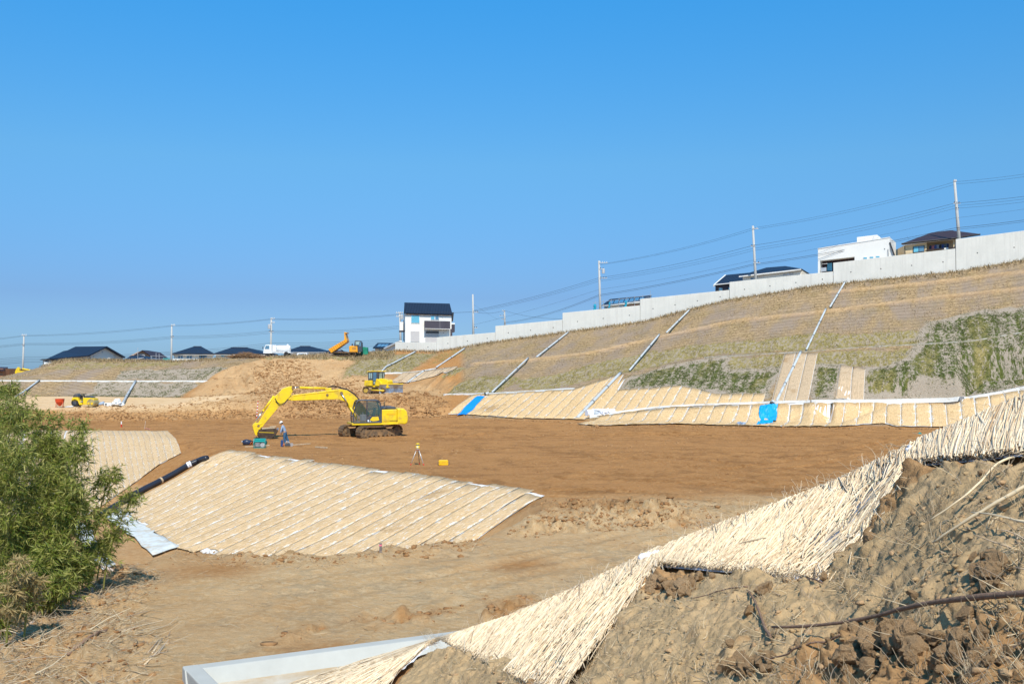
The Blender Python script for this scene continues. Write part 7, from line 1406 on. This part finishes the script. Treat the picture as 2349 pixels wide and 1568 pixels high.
for k, nm in enumerate(('upper', 'second', 'third', 'lowest')): run('%s one of the four low cables over the crest houses' % nm, [(-200, 832 + k * 4), (55, 818 + k * 4.2), (394, 806 + k * 2.6), (622, 786 + k * 4.5), (917, 776 + k * 4.5)], .024 + .008 * (k == 3), .3)
run('cable from the tall white house to the small distant pole', [(917, 719), (1085, 715), (1157, 711)], .03, .2); run('cable from the small distant pole down to the second wall step', [(1157, 712), (1374, 726)], .03, .4)
cable('thin stay wire left of the slim pole', [(1086, 698, 163), (1140, 732, 200)], .012); cable('service drop beside the white flat-roofed house', [(2080, 540, 150), (2105, 592, 150)], .012)
# ------------------------------------------------------------------ bamboo at the left edge
def leaf_material(name, cols, trans=.3):
    N = NT(name); at_ = N.n('ShaderNodeAttribute', attribute_name='tint'); sp = N.n('ShaderNodeSeparateColor'); N.l(at_.outputs['Color'], sp.inputs[0]); rp = N.n('ShaderNodeValToRGB'); e = rp.color_ramp.elements
    e[0].color = (*cols[0], 1); e[1].color = (*cols[-1], 1)
    for k, cc in enumerate(cols[1:-1]): q = e.new((k + 1) / (len(cols) - 1)); q.color = (*cc, 1)
    N.l(sp.outputs[0], rp.inputs[0]); N.base(rp.outputs[0]); N.b.inputs['Roughness'].default_value = .5; N.b.inputs['Specular IOR Level'].default_value = .35
    tr = N.n('ShaderNodeBsdfTranslucent'); N.l(rp.outputs[0], tr.inputs[0]); mx = N.n('ShaderNodeMixShader'); mx.inputs[0].default_value = trans; N.l(N.b.outputs[0], mx.inputs[1]); N.l(tr.outputs[0], mx.inputs[2]); N.l(mx.outputs[0], N.t.nodes['Material Output'].inputs[0]); return N.m
LEAF = leaf_material('bamboo_leaf', [(.07, .115, .012), (.16, .21, .028), (.27, .30, .05), (.44, .41, .13), (.12, .17, .022)])
LEAFD = leaf_material('dry_bamboo_leaf', [(.34, .24, .10), (.50, .38, .18), (.18, .17, .05)])
CULM = mat('bamboo_culm', (.20, .20, .05), .5, var=.2, scale=8); BRCH = mat('bamboo_branch', (.17, .16, .05), .6)
def leaves_mesh(name, Pp, Dd, L, Wd, tint):
    n = len(Pp); D = Dd / (np.linalg.norm(Dd, axis=1)[:, None] + 1e-9); S = np.cross(D, RNG.normal(size=(n, 3))); S /= np.linalg.norm(S, axis=1)[:, None] + 1e-9; Nn = np.cross(D, S)
    V = np.zeros((n, 6, 3)); L = L[:, None]; Wd = Wd[:, None]
    V[:, 0] = Pp; V[:, 1] = Pp + D * L * .35 + S * Wd; V[:, 2] = Pp + D * L * .35 - S * Wd; V[:, 3] = Pp + D * L * .38 + Nn * Wd * .4; V[:, 4] = Pp + D * L + np.array([0, 0, -.15]) * L; V[:, 5] = V[:, 3]
    i = np.arange(n)[:, None] * 6; F = np.concatenate([i + np.array([[0, 1, 3]]), i + np.array([[0, 3, 2]]), i + np.array([[1, 4, 3]]), i + np.array([[3, 4, 2]])])
    t = np.repeat(tint[:, None], 6, 1).reshape(-1, 1); return np_mesh(name, V.reshape(-1, 3), F, None, {'tint': np.hstack([t, t, t])})
def bamboo(label, bx_, by_, top, lean, nleaf, spread, seed, group='bamboo stems of the thicket', tilt0=.0, fromf=.12, leafsz=1.0, dry=False, clus=7):
    """base (x, y) on the ground, top = height above the ground"""
    rs = np.random.default_rng(seed); zb = onr(bx_, by_); root = empty('bamboo', (bx_, by_, zb), 0, label, 'bamboo', group); n = 14
    pts = [Vector((lean[0] * (k / n) ** 1.7, lean[1] * (k / n) ** 1.7, top * (k / n) - .12 * abs(lean[0]) * (k / n) ** 3)) for k in range(n + 1)]
    tb('culm', pts, [.024 * (1 - .75 * k / n) for k in range(n + 1)], CULM, root, 7)
    A = np.array([tuple(p) for p in pts]); nb = max(12, nleaf // (clus * 7)); f = fromf + (1 - fromf) * rs.random(nb) ** .85; base_ = np.stack([np.interp(f, np.linspace(0, 1, n + 1), A[:, c]) for c in range(3)], 1)
    az = rs.random(nb) * 6.28; ln = spread * (.35 + .75 * rs.random(nb)) * (1.1 - .65 * f); el = .35 + .5 * rs.random(nb); tip = base_ + np.stack([np.cos(az) * np.cos(el), np.sin(az) * np.cos(el), np.sin(el) * .9], 1) * ln[:, None]
    bend = np.stack([0 * az, 0 * az, .10 * ln], 1); o = link('branches', sticks_mesh('branches', base_, tip, np.full(nb, .006), np.full(nb, .0025), bend, 3, 2), BRCH, root); o['kind'] = 'stuff'
    k = nleaf // clus; bi = rs.integers(0, nb, k); g = .25 + .8 * rs.random(k); c = base_[bi] * (1 - g[:, None]) + tip[bi] * g[:, None] + bend[bi] * (4 * g * (1 - g))[:, None].clip(-1, 1); tw = rs.normal(size=(k, 3)) * np.array([.16, .16, .10]) * spread; tipc = c + tw
    o = link('twigs', sticks_mesh('twigs', c, tipc, np.full(k, .0028), np.full(k, .0015), None, 3, 0), BRCH, root); o['kind'] = 'stuff'
    P_ = np.repeat(tipc, clus, 0) - np.repeat(tw, clus, 0) * (rs.random(k * clus) * .6)[:, None]; D_ = np.repeat(tw / (np.linalg.norm(tw, axis=1)[:, None] + 1e-6), clus, 0) * .8 + rs.normal(size=(k * clus, 3)) * .75 + np.array([0, 0, .05]); L_ = (.11 + .11 * rs.random(k * clus)) * leafsz
    t = np.clip(rs.random(k * clus) * .8 + .2 * np.repeat(rs.random(k), clus), 0, 1); o = link('leaves', leaves_mesh('leaves', P_, D_, L_, L_ * .062 + .002, t), LEAFD if dry else LEAF, root); o['kind'] = 'stuff'; return root
def bpos(px, d): x, y, z = ray(px, 1100); return x / y * d, d
THK = 'leafy green bamboo stem within the dense thicket at the left edge'
k = 0
for px, d, yt in ((-190, 25.5, 900), (-140, 27.5, 880), (-100, 24.5, 905), (-70, 29.0, 868), (-45, 26.0, 885), (-20, 24.2, 915), (0, 28.0, 878), (22, 25.2, 900), (40, 29.5, 905), (52, 26.5, 935), (75, 24.8, 985), (88, 28.2, 965), (112, 25.6, 1010), (60, 23.2, 1060), (10, 22.6, 1000), (135, 27.0, 1060), (-60, 22.4, 960)):
    x, y = bpos(px, d); zt = P(px, yt, d).z; zb = onr(x, y); bamboo(THK, x, y, zt - zb - .2, (.15 + .5 * RNG.random(), -.5 * RNG.random()), 4300, .85 if px > 50 else .95, 100 + k, leafsz=.88); k += 1
for px, d, yt, lean, nl, lb in ((128, 25.2, 950, .3, 1500, 'tall airy bamboo stem just right of the thicket, reaching above the left matted slope'), (178, 24.6, 968, .45, 1700, 'bamboo stem in front of the small left matted slope, its tip arching right'), (205, 24.0, 1000, .2, 1300, 'straight yellowish bamboo stem standing clear of the thicket over the left matting'),
                             (232, 25.0, 1075, .6, 1200, 'short airy bamboo stem leaning right over the end of the black pipe'), (265, 24.4, 1130, .75, 1100, 'lowest bamboo stem at the right, hanging over the white lining'), (160, 23.4, 1110, .5, 2600, 'bushy bamboo stem at the right flank of the thicket, lower half of the height')):
    x, y = bpos(px - 25, d); zt = P(px, yt, d).z; zb = onr(x, y); bamboo(lb, x, y, zt - zb, (lean, -.2), nl, .8, 200 + k, 'airy bamboo stems right of the thicket', fromf=.3, clus=6); k += 1
for px, d, yt, nl in ((210, 24.5, 1245, 1200), (245, 26, 1235, 800), (135, 23, 1255, 3000), (80, 22.5, 1290, 3800), (175, 23.6, 1290, 1700), (40, 21.8, 1330, 3200), (-10, 21, 1350, 3000), (130, 22.2, 1330, 2400)):
    x, y = bpos(px - 20, d); zt = P(px, yt, d).z; zb = onr(x, y); bamboo('low bushy bamboo at the foot of the thicket by the dead stalks', x, y, max(.8, zt - zb), (.4, -.3), nl, .9, 300 + k, 'low bamboo at the foot of the thicket', fromf=.25); k += 1
x, y = bpos(20, 19.5); bamboo('yellowed dry bamboo sprigs at the left edge above the tall stake', x, y, 1.7, (.3, -.2), 900, .5, 400, fromf=.3, dry=True); x, y = bpos(60, 20.0); bamboo('dry yellow bamboo tuft below the thicket near the leaning stake', x, y, 1.3, (.3, -.2), 700, .45, 401, fromf=.3, dry=True)
# ------------------------------------------------------------------ clods, straw litter and turf
def gsamp(n, wgt, x0=None):
    w = wgt.ravel().astype(float) * (GY.ravel() ** 1.0) * np.repeat(np.gradient(dg), NTG); w /= w.sum(); i = RNG.choice(len(w), n, p=w); X = GX.ravel()[i] + (RNG.random(n) - .5) * (tg[1] - tg[0]) * GY.ravel()[i]; Y = GY.ravel()[i] + (RNG.random(n) - .5) * np.repeat(np.gradient(dg), NTG)[i]; return X, Y, Hs(X, Y, GZR), i
view = (np.abs(tg)[None, :] < .56) & (GY < 165)
X, Y, Z, i = gsamp(15000, rough * bank * view); crumbs('bank_clods', np.stack([X, Y, Z], 1), None, .04 + .22 * RNG.random(len(X)) ** 4 * (.5 + .5 * (X > -25)), SOILCLOD)
X, Y, Z, i = gsamp(9000, rough * (bank < .2) * view * (GY < 60)); crumbs('path_clods', np.stack([X, Y, Z], 1), None, .012 + .10 * RNG.random(len(X)) ** 5, SOILCLOD)
X, Y, Z, i = gsamp(7000, rough * (bank < .2) * view * (GY >= 60) + .02 * mound); crumbs('mound_clods', np.stack([X, Y, Z], 1), None, .04 + .2 * RNG.random(len(X)) ** 4, SOILCLOD)
flo = (1 - mats_area) * (GY < 108) * (D0g < 107.5) * view * (GZ > -.5)
X, Y, Z, i = gsamp(9000, flo * np.clip(.15 + dark + np.maximum(0, fbm(GX, GY, 5, 3, 88)) * 2, 0, 2)); s_ = .012 + .05 * RNG.random(len(X)) ** 4; s_ *= np.clip(Y / 40, .5, 1.6); crumbs('floor_crumbs', np.stack([X, Y, Z], 1), None, s_, SOILCLOD)
# a continuous row of clods along the foot of the right hillside
q = resamp([hit(x, y + 1, 60)[:2] for x, y in ((1028, 953), (1179, 962), (1330, 970), (1364, 978), (1507, 976), (1729, 979), (1940, 981), (2212, 982), (2400, 985))], 900); q = q + RNG.normal(size=q.shape) * np.array([.5, .55]) - np.array([0, .5]); crumbs('toe_clods', np.stack([q[:, 0], q[:, 1], Hs(q[:, 0], q[:, 1], GZR)], 1), None, .04 + .16 * RNG.random(900) ** 3, SOILCLOD)
# straw and dead stalks on the verge below the bamboo and along the path
def litter(name, wgt, n, l0, l1, r, up=.35):
    X, Y, Z, i = gsamp(n, wgt * view); a = RNG.random(n) * 6.28; ln = l0 + (l1 - l0) * RNG.random(n) ** 2; p = np.stack([X, Y, Z + .01], 1); d = np.stack([np.cos(a), np.sin(a), RNG.random(n) * up], 1) * ln[:, None]; o = link(name, sticks_mesh(name, p, p + d, r * (.7 + .8 * RNG.random(n)), np.full(n, r * .5), (RNG.random((n, 3)) - .5) * ln[:, None] * .2, 3, 1), LITTER); o['kind'] = 'stuff'
litter('verge_litter', weeds, 9000, .08, .55, .005, .5); litter('verge_sticks', weeds, 420, .4, 1.1, .012, .3)
edge_m = polymask([(380, 1290), (430, 1255), (750, 1280), (1000, 1246), (1120, 1238), (1100, 1262), (760, 1305)], .6); litter('edge_litter', edge_m, 1600, .1, .5, .005, .9)
litter('path_straw', (road_t > .3) * (1 - mats_area) * (GY < 46), 650, .1, .7, .006, .05)
for lb, pp in (('brown fallen log on the verge of dead stalks, lower left', [(163, 1505), (205, 1482), (228, 1470), (262, 1462)]), ('pale broken stick beside the fallen log, lower left', [(300 * .52, 1520), (172, 1508)])):
    pts = [hit(x, y, 12) for x, y in pp]; tag(tb('fallen_log', [Vector((p.x, p.y, onr(p.x, p.y) + .05)) for p in pts], .055 if 'log' in lb[:12] else .03, TWIG, None, 8), lb, 'log')
for x0, y0, x1, y1 in ((318, 1525, 365, 1478), (330, 1530, 378, 1488), (340, 1515, 372, 1475)):
    a, b = hit(x0, y0, 12), hit(x1, y1, 12); o = tb('straw_bundle', [a + Vector((0, 0, .04)), b + Vector((0, 0, .10))], [.02, .012], REED, None, 6); tag(o, 'pale straw stalk in the little bundle left of the basin corner, ' + {1525: 'the longest one', 1530: 'the lowest one', 1515: 'the topmost one'}[y0], 'straw', 'straw stalks left of the basin corner')
# turf blades on the slopes
def blades(name, wgt, n, h, w, m):
    X, Y, Z, i = gsamp(n, wgt * view); a = RNG.random(n) * 6.28; hh = h * (.5 + RNG.random(n)); ww = w * (.6 + .8 * RNG.random(n)); p = np.stack([X, Y, Z - .02], 1); s = np.stack([np.cos(a), np.sin(a), 0 * a], 1) * ww[:, None]; t = p + np.stack([RNG.normal(size=n) * .5, RNG.normal(size=n) * .5, np.ones(n)], 1) * hh[:, None]
    V = np.stack([p - s, p + s, t], 1).reshape(-1, 3); F = np.arange(3 * n).reshape(n, 3); r = np.repeat(RNG.random((n, 1)), 3, 0); o = link(name, np_mesh(name, V, F, None, {'tint': np.hstack([r, r, r])}), m); o['kind'] = 'stuff'
GBL = leaf_material('green_turf_blade', [(.035, .065, .014), (.09, .125, .03), (.19, .19, .06), (.06, .09, .02)], .2); DBL = leaf_material('dry_turf_blade', [(.36, .26, .13), (.48, .36, .20), (.22, .16, .08), (.40, .31, .20)], .15); OBL = leaf_material('olive_turf_blade', [(.20, .17, .05), (.34, .28, .10), (.14, .15, .04)], .2)
g_n = np.clip(fbm(Cc * 2.2, Qq * 1.6, 1.0, 3, 201) * 2.2 + .35, 0, 1); blades('green_turf', green * g_n, 42000, .075, .06, GBL)
blades('dry_turf', dry * (1 - green) * (1 - olive * .6) * (GY < 156) * np.clip(fbm(GX, GY, 2.2, 3, 202) * 2 + .5, 0, 1), 52000, .12, .045, DBL); blades('olive_turf', olive * (1 - green) * np.clip(fbm(Cc * 1.6, Qq * .8, 1.0, 3, 203) * 2.2 + .3, 0, 1), 22000, .08, .05, OBL)
crest_m = polymask([(590, 819), (905, 806), (905, 801), (780, 806), (600, 812)], .8) + polymask([(97, 842), (160, 829), (420, 832), (520, 826), (520, 819), (400, 822), (160, 819), (97, 834)], .6); blades('crest_turf', crest_m, 6000, .35, .05, DBL)
wf = np.exp(-((D0g - 149.3) / .8) ** 2) * (tg[None, :] > -.12); blades('wall_foot_turf', wf, 7000, .35, .05, DBL)
